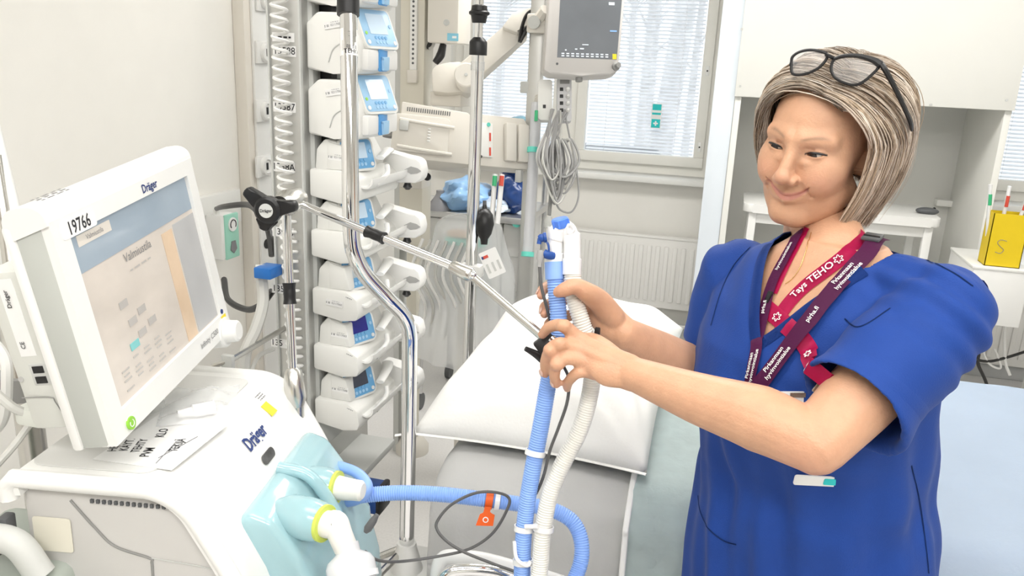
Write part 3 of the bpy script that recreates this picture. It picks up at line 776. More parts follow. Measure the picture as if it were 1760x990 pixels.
# ------------------------------------------------------------------ bent chrome pole
pole_pts = [P(598, -60, 1.50), P(600, 120, 1.50), P(602, 300, 1.51), P(604, 400, 1.52), P(611, 440, 1.53), P(630, 475, 1.55), P(665, 512, 1.58), P(692, 540, 1.61), P(703, 570, 1.63), P(704, 620, 1.65), P(702, 780, 1.72), P(699, 935, 1.78)]
ch = thing('chrome_pole', 'bent polished chrome pole rising from the bed corner', 'pole', pole_pts[-1])
bm = BM(); tube(bm, pole_pts, .0158, n=28, k=8); obj('tube', bm, CHROME, ch, smooth=179)
bm = BM(); tube(bm, [P(598, -60, 1.50), P(598.5, 26, 1.50)], .0205, n=26, k=2); obj('collar', bm, BLACK, ch)
cc_ = P(599, 75, 1.50); 
bm = BM(); tube(bm, [P(599, 52, 1.50), P(600, 98, 1.50)], .0163, n=28, k=2); lb = obj('paper_label', bm, PAPER, ch)
ax = (P(600, 98, 1.5) - P(599, 52, 1.5)).normalized(); tocam = (CAM - cc_); tocam = (tocam - ax * tocam.dot(ax)).normalized(); sidev = tocam.cross(ax)
def wrap(s, off, size, bm, bold=0.0):
    def f(x, y):
        a = (x + .006) / .0166
        return cc_ + ax * off - ax * y + (right_ * math.sin(a) + tocam * math.cos(a)) * .0168
    letter(bm, s, None, size, f=f, bold=bold)
right_ = ax.cross(tocam); right_ = right_ if right_.dot(_ri) > 0 else -right_
bm = BM(); wrap('TEHO', .018, .0115, bm, .01); wrap('|||| ||| ||', .009, .007, bm, .02); wrap('-- --- --', -.010, .0045, bm); wrap('------ ----', -.018, .004, bm); obj('lettering', bm, INK, lb)

# ------------------------------------------------------------------ articulated support arm
arm = thing('hose_support', 'articulated steel hose support with black three-lobed knob', 'hose support', P(511, 760, 1.42))
hub = P(492, 345, 1.38)
bm = BM(); tube(bm, [P(492, 362, 1.38), P(503, 640, 1.39)], .0078, n=16, k=3); obj('upright_rod', bm, CHROME, arm)
bm = BM(); lathe(bm, P(503, 632, 1.39), P(510, 700, 1.395) - P(503, 632, 1.39), [(0, .009), (.006, .015), (.05, .019), (.068, .012)], 20); obj('rod_socket', bm, STEEL, arm)
bm = BM(); tube(bm, [P(509, 690, 1.395), P(512, 790, 1.41)], .0125, n=18, k=2); obj('lower_rod', bm, STEEL, arm)
q = P(512, 800, 1.41); bm = BM(); box(bm, q, (.04, .05, .05), bev=.005); obj('rail_clamp', bm, LGREY, arm)
bm = BM(); tube(bm, [P(492, 362, 1.38).lerp(P(503, 640, 1.39), .445), P(492, 362, 1.38).lerp(P(503, 640, 1.39), .575)], [.0115, .010, .0105, .010, .0115], n=16, k=8); obj('rod_sleeve', bm, BLACK, arm)
kd = (P(455, 364, 1.27) - P(512, 341, 1.41))
bm = BM(); lathe(bm, P(512, 341, 1.41), kd, [(0, .012), (.004, .02), (.05, .022), (.058, .017), (.085, .016)], 26); obj('hub', bm, STEEL, arm)
kdn = kd.normalized(); kc = P(463, 360, 1.30)
bm = BM(); lathe(bm, kc - kdn * .012, kdn, [(0, .017), (.01, .022), (.022, .022), (.026, .018)], 26)
vx = (_up - kdn * _up.dot(kdn)).normalized(); vy = kdn.cross(vx); kb = obj('knob', bm, BLACK, arm)
for px, py in ((426, 326), (452, 396), (512, 352)):
    tp = P(px, py, 1.30); e = tp - kc; e = e - kdn * e.dot(kdn); 
    
    Mk = axes(kc, e, kdn.cross(e)); L = e.length
    bm = BM(); prism(bm, [(0, -.018), (L * .55, -.011), (L, -.0085), (L + .002, 0), (L, .0085), (L * .55, .011), (0, .018)], Mk @ Matrix.Translation((0, 0, -.009)), .018, bev=.004); obj('knob_lobe', bm, BLACK, kb)
bm = BM(); lathe(bm, kc + kdn * .012, kdn, [(0, .0115), (.0025, .0115)], 22); cap_ = obj('knob_cap', bm, LGREY, kb)
bm = BM(); letter(bm, 'Dräger', axes(kc + kdn * .0150, kdn.cross(vx) if (kdn.cross(vx)).dot(_ri) > 0 else -kdn.cross(vx), vx), .007, bold=.02); obj('lettering', bm, INK, cap_)
J1a, J1b = P(520, 352, 1.38), P(790, 463, 1.27)
bm = BM(); tube(bm, [J1a, J1b], .0068, n=16, k=2); obj('arm_rod', bm, CHROME, arm)
bm = BM(); tube(bm, [J1a.lerp(J1b, .43), J1a.lerp(J1b, .54)], [.0105, .0088, .0092, .0088, .0105], n=16, k=8); obj('rod_sleeve', bm, BLACK, arm)
bm = BM(); lathe(bm, P(775, 457, 1.275), P(818, 477, 1.26) - P(775, 457, 1.275), [(0, .008), (.004, .0105), (.03, .0115), (.036, .0115), (.042, .008)], 20); jn = obj('joint', bm, STEEL, arm)
bm = BM(); ellipsoid(bm, P(812, 473, 1.255), (.007, .007, .007)); obj('joint_ball', bm, CHROME, jn)
bm = BM(); tube(bm, [P(812, 475, 1.26), P(941, 586, 1.17)], .0066, n=16, k=2); obj('arm_rod', bm, STEEL, arm)
ck = P(942, 596, 1.165)
Mc = axes(ck, _ri * .8 + _up * .6, _up * .8 - _ri * .6)
bm = BM(); box(bm, (0, 0, 0), (.030, .034, .028), Mc, bev=.003); box(bm, (.004, -.018, 0), (.018, .014, .024), Mc, bev=.003); obj('hose_holder', bm, BLACK, arm)
bm = BM(); tube(bm, [P(903, 599, 1.15), P(920, 608, 1.155), P(935, 618, 1.16)], [.0035, .0055, .0075], n=12); obj('holder_lever', bm, BLACK, arm)
bm = BM(); cyl(bm, P(949, 583, 1.15), P(956, 591, 1.145), .007); obj('holder_bolt', bm, CHROME, arm)
# ================================================================== ventilator with its tilted screen
def empty_frame(loc, rz): return Matrix.Translation(Vector(loc)) @ Matrix.Rotation(rz, 4, 'Z')
VZ = YAW - R(4)                                  # heading of the ventilator
# local frame: x = towards its front (right in view), y = away from the camera, z = up
vo = CF(-.655, .935, 0)
MV = empty_frame(vo, VZ)
vent = thing('ventilator', 'white hospital ventilator on a trolley with pale blue valve block', 'ventilator', (vo.x, vo.y, 0))
ZT_ = 1.085
# housing sides: profile in (x,z), extruded along y
D0, D1 = 0.0, .385
body = [(.03, .80), (.335, .80), (.325, .87), (.295, .955), (.255, 1.02), (.215, ZT_ - .018), (.03, ZT_ - .018)]
bm = BM(); prism(bm, body, MV @ axes((0, D1 - .01, 0), (1, 0, 0), (0, 0, 1)), D1 - .02, bev=.006); obj('housing', bm, mat('ventilator_side', (0.60, 0.59, 0.57), .45, var=.01), vent)
# white top shell that rolls over the front
def arcshell():
    path = [(.02, ZT_ - .03), (.018, ZT_ - .012), (.028, ZT_)] + [(.03 + .15 * i / 4, ZT_) for i in range(1, 5)]
    for a in range(0, 66, 6): path.append((.195 + .085 * math.sin(R(a)), ZT_ - .085 + .085 * math.cos(R(a))))
    path += [(.30, .985), (.328, .93), (.345, .875), (.352, .82)]
    return path
pth = arcshell()
bm = BM(); rs = []
off = .018
for i, (x, z) in enumerate(pth):
    a = Vector(pth[max(0, i - 1)]); b = Vector(pth[min(len(pth) - 1, i + 1)]); t = (b - a).normalized(); nx, nz = t.y, -t.x
    xi, zi = x + nx * off, z + nz * off
    rs.append([MV @ Vector(p) for p in ((x, -.004, z), (x, .0, z + 0), (x, D1 - .004, z), (x, D1, z), (xi, D1, zi), (xi, -.004, zi))])
rings(bm, rs); shell = obj('top_cover', bm, mat('ventilator_white', (0.86, 0.86, 0.84), .35, var=.008), vent, smooth=50)
# rounded rim along the near edge of the cover
bm = BM(); tube(bm, [MV @ Vector((x, .0, z - .006)) for x, z in pth], .012, n=10, raw=True); obj('cover_rim', bm, MATS['ventilator_white'], vent)
bm = BM(); tube(bm, [MV @ Vector((x, D1, z - .006)) for x, z in pth], .012, n=10, raw=True); obj('cover_rim', bm, MATS['ventilator_white'], vent)
# side seams, vent slots and cream tape on the near side
ys = .009
def side(u, z, dy=0): return MV @ Vector((u, ys - dy, z))
bm = BM(); tube(bm, [side(.095, 1.048), side(.125, 1.01), side(.15, .985), side(.195, .972), side(.198, .965), side(.198, .94)], .0018, n=6); obj('side_seam', bm, MGREY, vent)
bm = BM(); tube(bm, [side(.198, .94), side(.202, .85), side(.203, .80)], .0012, n=5); obj('side_seam', bm, LGREY, vent)
bm = BM(); tube(bm, [side(.198, .972), side(.27, .965), side(.315, .955)], .0009, n=5); obj('side_seam', bm, LGREY, vent)
bm = BM()
for i in range(14): box(bm, (.125 + i * .008, ys - .001, 1.050), (.004, .003, .005), MV)
o = obj('vent_slots', bm, DGREY, vent); o['kind'] = 'stuff'
bm = BM(); plate(bm, MV @ axes((.066, ys + .0, .995), (1, 0, 0), (0, 0, 1)), .052, .05, .0012, r=.004); obj('tape_patch', bm, mat('cream_tape', (0.80, 0.77, 0.66), .6), vent)
bm = BM()
for z in (1.035, 1.03): pass
box(bm, (.012, -.002, 1.0), (.014, .02, .05), MV, bev=.003); tube(bm, [MV @ Vector((.01, -.012, 1.02)), MV @ Vector((.0, -.016, 1.0)), MV @ Vector((.008, -.014, .975))], .004, n=6)
obj('latch', bm, DGREY, vent)
# recessed tray floor and paper note on top
MT = MV @ axes((.115, .19, ZT_ + .0005), (1, 0, 0), (0, 1, 0))
bm = BM(); plate(bm, MT, .17, .33, .0012, r=.02); obj('tray_mat', bm, mat('tray_grey', (0.72, 0.72, 0.70), .5, var=.01), vent)
nn = MV @ Vector((.13, .12, ZT_ + .0018))
note = thing('paper_note', 'printed checklist note lying on top of the ventilator', 'note', nn)
MN = axes(PZ(262, 773, ZT_ + .002), PZ(300, 745, ZT_ + .002) - PZ(262, 773, ZT_ + .002), PZ(218, 740, ZT_ + .002) - PZ(262, 773, ZT_ + .002))
bm = BM(); plate(bm, MN, .15, .115, .0006, cx=.03, cy=.0); obj('sheet', bm, PAPER, note)
for s, px, py, dx, dy in (('HENK.', 189, 780, 20, -30), ('KÄYT.', 208, 780, 22, -31), ('TEHTY', 228, 782, 24, -32), ('PVM', 246, 787, 16, -20), ('KLO', 272, 755, 14, -22), ('TEKIJÄ', 292, 782, 26, -34)):
    c_ = PZ(px, py, ZT_ + .0032); e_ = PZ(px + dx, py + dy, ZT_ + .0032); dd = (e_ - c_)
    n_ = PZ(px - dy * .7, py + dx * .4, ZT_ + .0032) - c_
    up_ = Vector((0, 0, 1)).cross(dd)
    bm = BM(); letter(bm, s, axes((c_ + e_) / 2, dd, up_), .0165 if len(s) > 3 else .018, bold=.008, sx=.8); obj('lettering', bm, INK, note)
bm = BM()
for (a, b) in (((272, 787), (340, 750)), ((268, 796), (300, 762))):
    tube(bm, [PZ(*a, ZT_ + .0033), PZ(*b, ZT_ + .0033)], .0006, n=4, k=2)
o = obj('ruled_lines', bm, INKG, note); o['kind'] = 'stuff'
# crumpled clear packaging with a plastic connector
pk = PZ(330, 700, ZT_ + .002)
pack = thing('plastic_packet', 'clear plastic packet with a connector lying under the screen', 'packet', pk)
bm = BM(); G = 18
vs = []
for i in range(G):
    row = []
    for j in range(G):
        u, v = i / (G - 1), j / (G - 1)
        p = PZ(268 + 125 * u + 20 * v, 735 - 10 * u - 62 * v, ZT_ + .003)
        e = min(u, 1 - u, v, 1 - v)
        p.z += .018 * min(1, e * 5) * (.6 + .8 * noise.noise(p * 38)) + .002
        row.append(bm.verts.new(p))
    vs.append(row)
for i in range(G - 1):
    for j in range(G - 1): bm.faces.new((vs[i][j], vs[i + 1][j], vs[i + 1][j + 1], vs[i][j + 1]))
obj('film', bm, FILM, pack)
bm = BM(); q0, q1 = PZ(305, 712, ZT_ + .013), PZ(368, 700, ZT_ + .013); lathe(bm, q0, q1 - q0, [(0, .006), (.02, .007), (.022, .010), (.05, .010), (.052, .012), ((q1 - q0).length, .012)]); obj('connector', bm, YWHITE, pack)

# logo, sensor window, stickers on the front slope
def slope(px, py):                                # hit of an image ray with the sloped front cover
    o_, v_ = MV.inverted() @ CAM, MV.inverted().to_3x3() @ ray(px, py)
    best = None
    for (x0, z0), (x1, z1) in zip(pth, pth[1:]):
        nx, nz = (z1 - z0), -(x1 - x0); nx, nz = (nx, nz) if nz * 1 + nx > 0 else (-nx, -nz)
        den = nx * v_.x + nz * v_.z
        if abs(den) < 1e-9: continue
        t = (nx * (x0 - o_.x) + nz * (z0 - o_.z)) / den
        p = o_ + v_ * t; s = ((p.x - x0) * (x1 - x0) + (p.z - z0) * (z1 - z0)) / ((x1 - x0) ** 2 + (z1 - z0) ** 2)
        if -.02 <= s <= 1.02 and t > 0 and (best is None or t < best[0]): 
            n_ = Vector((nx, 0, nz)).normalized(); n_ = n_ if n_.x > 0 else -n_
            best = (t, MV @ p, MV.to_3x3() @ n_)
    return best
AY = MV.to_3x3() @ Vector((0, 1, 0))
def slope_frame(px, py, lift=.001):
    h = slope(px, py)
    if h is None: return axes(P(px, py, 1.2), AY, (0, 0, 1))
    n_ = h[2]; return axes(h[1] + n_ * lift, AY, n_.cross(AY))
bm = BM(); letter(bm, 'Dräger', slope_frame(438, 752, .0016), .030, bold=.03, sx=.8); obj('lettering', bm, INKB, vent)
bm = BM(); prism(bm, rrect(.042, .016, .0079, 6), slope_frame(460, 784, .0008), .0016); obj('sensor_window', bm, mat('smoked_window', (0.10, 0.10, 0.10), .12, var=.3, scale=60), vent)
bm = BM(); plate(bm, slope_frame(462, 703, .0006), .022, .024, .0008); obj('yellow_sticker', bm, YELL, vent)
bm = BM(); dashes(bm, slope_frame(447, 682, .0012), .022, .014, 3); o = obj('small_print', bm, INKG, vent); o['kind'] = 'stuff'

# pale blue valve block on the front with its ports
vb = MV @ Vector((.33, .22, .9))
MVB = MV
bm = BM()
blk = [(.318, .74), (.43, .74), (.425, .80), (.405, .875), (.375, .945), (.335, 1.0), (.300, 1.012), (.285, .99), (.318, .90), (.33, .80)]
prism(bm, blk, MV @ axes((0, .34, 0), (1, 0, 0), (0, 0, 1)), .27, bev=.012, seg=3); obj('valve_block', bm, VALVE, vent)
bm = BM(); tube(bm, [MV @ Vector((.30, .20, 1.012)), MV @ Vector((.35, .20, 1.0)), MV @ Vector((.395, .20, .93)), MV @ Vector((.425, .20, .85))], .010, n=10); obj('valve_rib', bm, VALVE, vent)
bm = BM(); prism(bm, [(.33, .66), (.44, .66), (.445, .75), (.31, .75)], MV @ axes((0, .31, 0), (1, 0, 0), (0, 0, 1)), .20, bev=.01); obj('valve_trap', bm, VALVE, vent)
def port(a, b, name='port'):                      # image points (px,py,d)
    p, q = P(*a), P(*b); d = q - p; L = d.length
    bm = BM(); lathe(bm, p - d * .5, d, [(0, .020), (L * .4, .0285), (L * .9, .030), (L * 1.1, .030), (L * 1.42, .027), (L * 1.5, .024)], 28)
    o = obj(name, bm, VALVE, vent)
    bm = BM(); lathe(bm, p + d * .98, d, [(0, .0262), (.005, .0262)], 28); obj('lime_ring', bm, mat('lime_ring', (0.62, 0.72, 0.12), .4), o)
    return q, d.normalized()
qa, da = port((530, 832, 1.28), (577, 838, 1.27))
qb, db = port((505, 885, 1.16), (556, 899, 1.14))
bm = BM(); lathe(bm, qa, da, [(-.004, .020), (.0, .0195), (.015, .018), (.03, .0165), (.042, .016), (.046, .012)], 22); obj('port_connector', bm, HOSEW, vent)
e1 = P(585, 920, 1.13); e2 = P(598, 950, 1.13)
bm = BM(); tube(bm, [qb, qb + db * .012, P(577, 900, 1.135), e1, e2], [.019, .0185, .018, .017, .016], n=20); obj('elbow_connector', bm, HOSEW, vent)
# round bacterial filter below the elbow
ft = thing('breathing_filter', 'clear round breathing filter hanging from the front elbow port', 'filter', e2)
dv = (P(606, 990, 1.12) - e2).normalized()
bm = BM(); lathe(bm, e2 - dv * .012, dv, [(0, .017), (.012, .0175), (.02, .03), (.028, .034), (.045, .034), (.055, .030), (.075, .017), (.11, .016)], 28); obj('filter_housing', bm, mat('milky_filter', (0.84, 0.85, 0.87), .2, trans=.25, coat=.3), ft)
bm = BM(); lathe(bm, e2 + dv * .03, dv, [(0, .0355), (.008, .0355)], 28); obj('filter_seam', bm, YWHITE, ft)
lv = P(636, 905, 1.14)
bm = BM(); lathe(bm, P(628, 915, 1.14), P(648, 885, 1.14) - P(628, 915, 1.14), [(0, .003), (.006, .006), (.02, .0055), (.03, .003)], 12); obj('port_cap', bm, DGREY, ft)

# trolley under the ventilator
bm = BM(); b2(bm, (.02, .02, .76), (.34, .365, .80), MV, bev=.01); obj('trolley_deck', bm, LGREY, vent)
bm = BM(); b2(bm, (.12, .12, .16), (.24, .27, .77), MV, bev=.02); obj('trolley_column', bm, LGREY, vent)
bm = BM(); b2(bm, (.04, -.02, .10), (.38, .41, .17), MV, bev=.03); obj('trolley_base', bm, LGREY, vent)
for x in (.07, .34):
    for y in (.02, .37):
        bm = BM(); c_ = MV @ Vector((x, y, .055)); ax = MV.to_3x3() @ Vector((1, 0, 0)); cyl(bm, c_ - ax * .02, c_ + ax * .02, .055, n=20); obj('caster', bm, MGREY, vent)

# ---- screen (own unit, tilted, on the ventilator)
WM, HM = .37, .29
fc = CF(-.495, 1.093, 1.296)
yaw, pit, rol = R(-3.4), R(-8.1), R(5.1)
RM = (RZ @ Matrix.Rotation(yaw, 4, 'Z') @ Matrix.Rotation(pit, 4, 'Y') @ Matrix.Rotation(rol, 4, 'X'))
u_, v_, n_ = RM.to_3x3() @ Vector((0, 1, 0)), RM.to_3x3() @ Vector((0, 0, 1)), RM.to_3x3() @ Vector((1, 0, 0))
MS = Matrix((u_, v_, n_)).transposed().to_4x4(); MS.translation = fc       # x along width, y up, z out of the screen
scr = thing('ventilator_display', 'large white tilted touchscreen display on top of the ventilator', 'display', fc - v_ * HM / 2)
TH_ = .052
# front bezel as frame of four pieces in one moulding
iw, ih, icx, icy = .316, .232, .003, .006
bm = BM()
for lo, hi in (((-WM / 2, icy + ih / 2), (WM / 2, HM / 2)), ((-WM / 2, -HM / 2), (WM / 2, icy - ih / 2)), ((-WM / 2, icy - ih / 2), (icx - iw / 2, icy + ih / 2)), ((icx + iw / 2, icy - ih / 2), (WM / 2, icy + ih / 2))):
    b2(bm, (lo[0], lo[1], -.02), (hi[0], hi[1], 0), MS)
obj('bezel', bm, WHITE, scr)
bm = BM(); prism(bm, [(-WM / 2, HM / 2 - .002), (WM / 2, HM / 2 - .002), (WM / 2, HM / 2 + .010), (-WM / 2, HM / 2 + .010)], MS @ Matrix.Translation((0, 0, -TH_)), TH_ - .004)
# rounded cap along the top edge
bm.free(); bm = BM()
cap = [(-.001, HM / 2 - .004), (-.001, HM / 2 + .002)] + [(-.022 + .021 * math.cos(R(a)), HM / 2 + .002 + .018 * math.sin(R(a))) for a in range(20, 91, 14)] + [(-.032 + -.022 * math.cos(R(a)), HM / 2 + .020 * math.sin(R(a))) for a in range(80, -1, -16)] + [(-.054, HM / 2 - .02)]
prism(bm, [(y, x) for x, y in cap], MS @ Matrix.Translation((-WM / 2 - .003, 0, 0)) @ Matrix(((0, 0, 1, 0), (1, 0, 0, 0), (0, 1, 0, 0), (0, 0, 0, 1))), WM + .006); obj('top_cap', bm, WHITE, scr, smooth=45)
# grey side bands and white edge
bm = BM(); b2(bm, (-WM / 2 - .001, -HM / 2 - .001, -.046), (-WM / 2 + .01, HM / 2 + .004, -.010), MS, bev=.004); obj('side_band', bm, SGREY, scr)
bm = BM(); b2(bm, (WM / 2 - .01, -HM / 2, -.046), (WM / 2 + .001, HM / 2, -.010), MS, bev=.004); obj('side_band', bm, SGREY, scr)
bm = BM(); b2(bm, (-WM / 2 - .004, -HM / 2 - .003, -.058), (WM / 2 + .004, HM / 2, -.044), MS, bev=.005); obj('rear_rim', bm, WHITE, scr)
bm = BM(); b2(bm, (-WM / 2, -HM / 2, -.045), (WM / 2, icy - ih / 2 - .012, -.018), MS); obj('bottom_band', bm, SGREY, scr)
# rear box with USB ports
bm = BM(); b2(bm, (-WM / 2 + .012, -HM / 2 + .02, -.115), (WM / 2 - .02, HM / 2 - .055, -.055), MS, bev=.012); rear = obj('rear_housing', bm, mat('rear_grey', (0.66, 0.67, 0.63), .5, var=.01), scr)
xs_ = -WM / 2 + .0115
def sideM(y, z): return MS @ axes((xs_, y, z), (0, 0, 1), (0, 1, 0))
for yy in (-.038, -.052):
    bm = BM(); box(bm, (xs_, yy, -.078), (.004, .009, .014), MS); obj('usb_port', bm, BLACK, rear)
bm = BM(); box(bm, (xs_ + .001, -.045, -.078), (.004, .03, .024), MS, bev=.002); obj('port_frame', bm, LGREY, rear)
bm = BM(); cyl(bm, MS @ Vector((xs_ - .001, -.05, -.105)), MS @ Vector((xs_ + .002, -.05, -.105)), .0035, n=10); obj('screw', bm, CHROME, rear)
bm = BM(); plate(bm, sideM(.03, -.085), .02, .1, -.0006); obj('type_label', bm, PAPER, rear)
bm = BM()
for s, yy, sz in (('Dräger', .055, .008), ('CE', -.005, .008)):
    letter(bm, s, MS @ axes((xs_ - .0012, yy, -.087), (0, 1, 0), (0, 0, -1)), sz, bold=.01)
obj('lettering', bm, INK, rear)
bm = BM(); tube(bm, [MS @ Vector((xs_ - .0005, -.075, -.112)), MS @ Vector((xs_ - .0005, -.077, -.075)), MS @ Vector((xs_ - .0005, -.085, -.07)), MS @ Vector((xs_ - .0005, -.12, -.06))], .0007, n=5); obj('cover_seam', bm, MGREY, rear)
# glass with the picture
SCRM = mat('screen_warm_grey', (0.55, 0.50, 0.45), .12, var=.1, scale=9, emit=(.62, .56, .50), estr=.22, stretch=(1, 1, 2))
bm = BM(); plate(bm, MS, iw, ih, .002, icx, icy); g_ = [v for v in bm.verts]; bmesh.ops.translate(bm, verts=g_, vec=-n_ * .008); sg = obj('screen', bm, SCRM, scr)
def SP(x, y, w_, h_, m_, name, lift=0):
    bm = BM(); box(bm, (icx + x, icy + y, -.0056 + lift), (w_, h_, .0006), MS); return obj(name, bm, m_, sg)
HDR = mat('screen_header_blue', (0.30, 0.36, 0.42), .12, emit=(.34, .42, .50), estr=.2)
TABM = mat('screen_panel_light', (0.62, 0.58, 0.52), .12, emit=(.66, .62, .56), estr=.25)
GREYB = mat('screen_button_grey', (0.42, 0.40, 0.38), .15, emit=(.46, .43, .41), estr=.2)
TEALB = mat('screen_button_teal', (0.16, 0.45, 0.45), .15, emit=(.2, .55, .55), estr=.25)
ORG = mat('screen_band_orange', (0.62, 0.47, 0.33), .12, var=.1, scale=14, emit=(.66, .5, .36), estr=.2)
SP(0, ih / 2 - .026, iw - .001, .051, HDR, 'header_bar')
SP(-iw / 2 + .055, ih / 2 - .014, .075, .014, TABM, 'header_tab', .0005)
SP(.066, -.03, .032, .168, ORG, 'side_column', .0002)
SP(.122, -.028, .07, .172, mat('screen_grey_area', (.42, .42, .42), .12, emit=(.45, .45, .46), estr=.2), 'side_panel_area', .0001)
for x, y in ((-.075, -.028), (-.048, -.022), (-.06, -.05), (-.03, -.045), (-.085, .0)): SP(x, y, .02, .010, GREYB, 'screen_button', .0005)
SP(-.085, -.058, .022, .010, TEALB, 'screen_button', .0005)
for x in (-.12, -.09, -.06, -.03, .0):
    for k in range(6): 
        if (k + int(x * 100)) % 4: SP(x, -.072 - k * .0065, .018 if k % 2 else .013, .0022, GREYB, 'screen_text_row', .0004)
bm = BM(); letter(bm, 'Valmiustila', MS @ Matrix.Translation((icx - .02, icy + ih / 2 - .064, -.0049)), .017); obj('lettering', bm, INKG, sg)
bm = BM(); letter(bm, 'Valmiustila', MS @ Matrix.Translation((icx - iw / 2 + .055, icy + ih / 2 - .014, -.0044)), .009); obj('lettering', bm, INKG, sg)
bm = BM(); dashes(bm, MS @ Matrix.Translation((icx - .02, icy + ih / 2 - .082, -.0049)), .06, .006, 1); o = obj('small_print', bm, GREYB, sg); o['kind'] = 'stuff'
# bezel prints
bm = BM(); plate(bm, MS, .072, .020, .0006, -WM / 2 + .052, HM / 2 - .017, r=.004); lb = obj('number_label', bm, PAPER, scr)
bm = BM(); letter(bm, '19766', MS @ Matrix.Translation((-WM / 2 + .052, HM / 2 - .017, .0009)), .0225, bold=.012, sx=.85); obj('lettering', bm, INK, lb)
bm = BM(); letter(bm, 'Dräger', MS @ Matrix.Translation((.045, HM / 2 - .0125, .0007)), .0165, bold=.02, sx=.9); obj('lettering', bm, INKB, scr)
bm = BM(); letter(bm, 'Infinity C500', MS @ Matrix.Translation((.105, -HM / 2 + .018, .0007)), .0125); obj('lettering', bm, INKG, scr)
bm = BM()
dashes(bm, MS @ axes((-WM / 2 + .06, HM / 2 + .0205, -.028), (1, 0, 0), (0, .05, -1)), .06, .02, 3)
o = obj('small_print', bm, INKG, scr); o['kind'] = 'stuff'
bm = BM(); prism(bm, rrect(.030, .018, .006), MS @ Matrix.Translation((-WM / 2 + .045, -HM / 2 + .012, 0)), .001); pp = obj('power_label', bm, PAPER, scr)
bm = BM(); cyl(bm, MS @ Vector((-WM / 2 + .037, -HM / 2 + .012, 0)), MS @ Vector((-WM / 2 + .037, -HM / 2 + .012, .003)), .0088, n=20); pb = obj('power_button', bm, GREENL, scr)
bm = BM(); tube(bm, [MS @ Vector((-WM / 2 + .037 + .0045 * math.sin(R(a)), -HM / 2 + .012 + .0045 * math.cos(R(a)), .0032)) for a in range(35, 330, 25)], .0006, n=5); obj('power_symbol', bm, INKW, pb)
bm = BM(); cyl(bm, MS @ Vector((WM / 2 - .02, -HM / 2 + .040, 0)), MS @ Vector((WM / 2 - .02, -HM / 2 + .040, .001)), .004, n=12); obj('indicator', bm, INKB, scr)
bm = BM(); plate(bm, MS, .016, .014, .0007, WM / 2 - .018, -HM / 2 + .026); obj('warning_sticker', bm, YELL, scr)
kx, ky = WM / 2 - .022, -HM / 2 + .005
bm = BM(); lathe(bm, MS @ Vector((kx, ky, -.022)), n_, [(0, .026), (.020, .026), (.024, .024)], 30); kb = obj('knob_base', bm, WHITE, scr)
bm = BM(); lathe(bm, MS @ Vector((kx, ky, .002)), n_, [(0, .019), (.018, .0175), (.021, .014)], 26); obj('rotary_knob', bm, WHITE, kb)
# mount under the screen
bm = BM(); b2(bm, (-.05, -HM / 2 - .055, -.10), (.05, -HM / 2 + .05, -.062), MS, bev=.01); obj('mount', bm, LGREY, scr)
bm = BM(); tube(bm, [MS @ Vector((-.0, -HM / 2 + .05, -.09)), MS @ Vector((0, -HM / 2 - .02, -.09)), MV @ Vector((.10, .22, ZT_))], .02, n=14); obj('neck', bm, LGREY, scr)
# cable plug at rear
qq = P(62, 712, 1.06)
bm = BM(); box(bm, qq, (.042, .03, .026), bev=.006); obj('cable_plug', bm, mat('plug_grey', (0.68, 0.70, 0.65), .5), scr)
bm = BM(); tube(bm, [qq, P(40, 708, 1.05), P(15, 695, 1.04), P(-20, 660, 1.04), P(-60, 600, 1.05)], .006, n=8); obj('cable', bm, CABLEL, scr)

# ---- left edge: gas column pole with collar, white hose and green-grey base
pl = thing('support_post', 'steel post with white cap and dark grey collar behind the display', 'post', PZ(45, 900, 0.6))
d_ = 1.35
bm = BM(); tube(bm, [P(-10, 268, d_), P(14, 420, d_), P(30, 560, d_)], .012, n=14); obj('steel_rod', bm, STEEL, pl)
bm = BM(); tube(bm, [P(-12, 215, d_ + .01), P(16, 330, d_ + .01), P(42, 440, d_ + .01)], .011, n=12); obj('white_rod', bm, WHITE, pl)
bm = BM(); tube(bm, [P(18, 475, d_), P(24, 552, d_)], [.03, .033], n=26); obj('white_cap', bm, WHITE2, pl)
bm = BM(); tube(bm, [P(28, 552, d_), P(42, 652, d_)], .0265, n=26); obj('steel_tube', bm, STEEL, pl)
bm = BM(); tube(bm, [P(41, 640, d_), P(45, 678, d_ + .01)], .040, n=28); cl = obj('collar', bm, MGREY, pl)
bm = BM(); box(bm, P(2, 656, d_ - .01), (.03, .03, .032), bev=.006); obj('collar_clamp', bm, MGREY, cl)
b0 = P(47, 690, d_ + .02)
bm = BM(); cyl(bm, P(45, 676, d_ + .01), Vector((b0.x, b0.y, 0)), .022, n=18); obj('lower_tube', bm, STEEL, pl)
cable('white_hose', 'white hose curving past the grey collar at the left edge', [P(-30, 570, 1.2), P(5, 610, 1.2), P(12, 650, 1.2), P(5, 720, 1.22), P(-30, 760, 1.25)], .008, WHITE, 'hose')
cable('light_cable', 'light cable running diagonally beside the ventilator', [P(90, 690, 1.2), P(55, 725, 1.15), P(25, 765, 1.12), P(-15, 810, 1.1)], .005, CABLEL)
gx = P(2, 930, .97)
gb = thing('suction_unit', 'green-grey rounded appliance at the lower left edge', 'appliance', (gx.x, gx.y, 0))
Mg = Matrix.Translation((gx.x, gx.y, 0)) @ Matrix.Rotation(VZ, 4, 'Z')
bm = BM(); b2(bm, (-.16, -.05, .04), (.022, .22, .955), Mg, bev=.02, seg=3); obj('housing', bm, mat('green_grey', (0.40, 0.44, 0.40), .5), gb)
bm = BM(); b2(bm, (-.155, -.055, .60), (.002, -.045, .90), Mg, bev=.004); obj('front_panel', bm, mat('green_grey_light', (0.55, 0.60, 0.56), .5), gb)
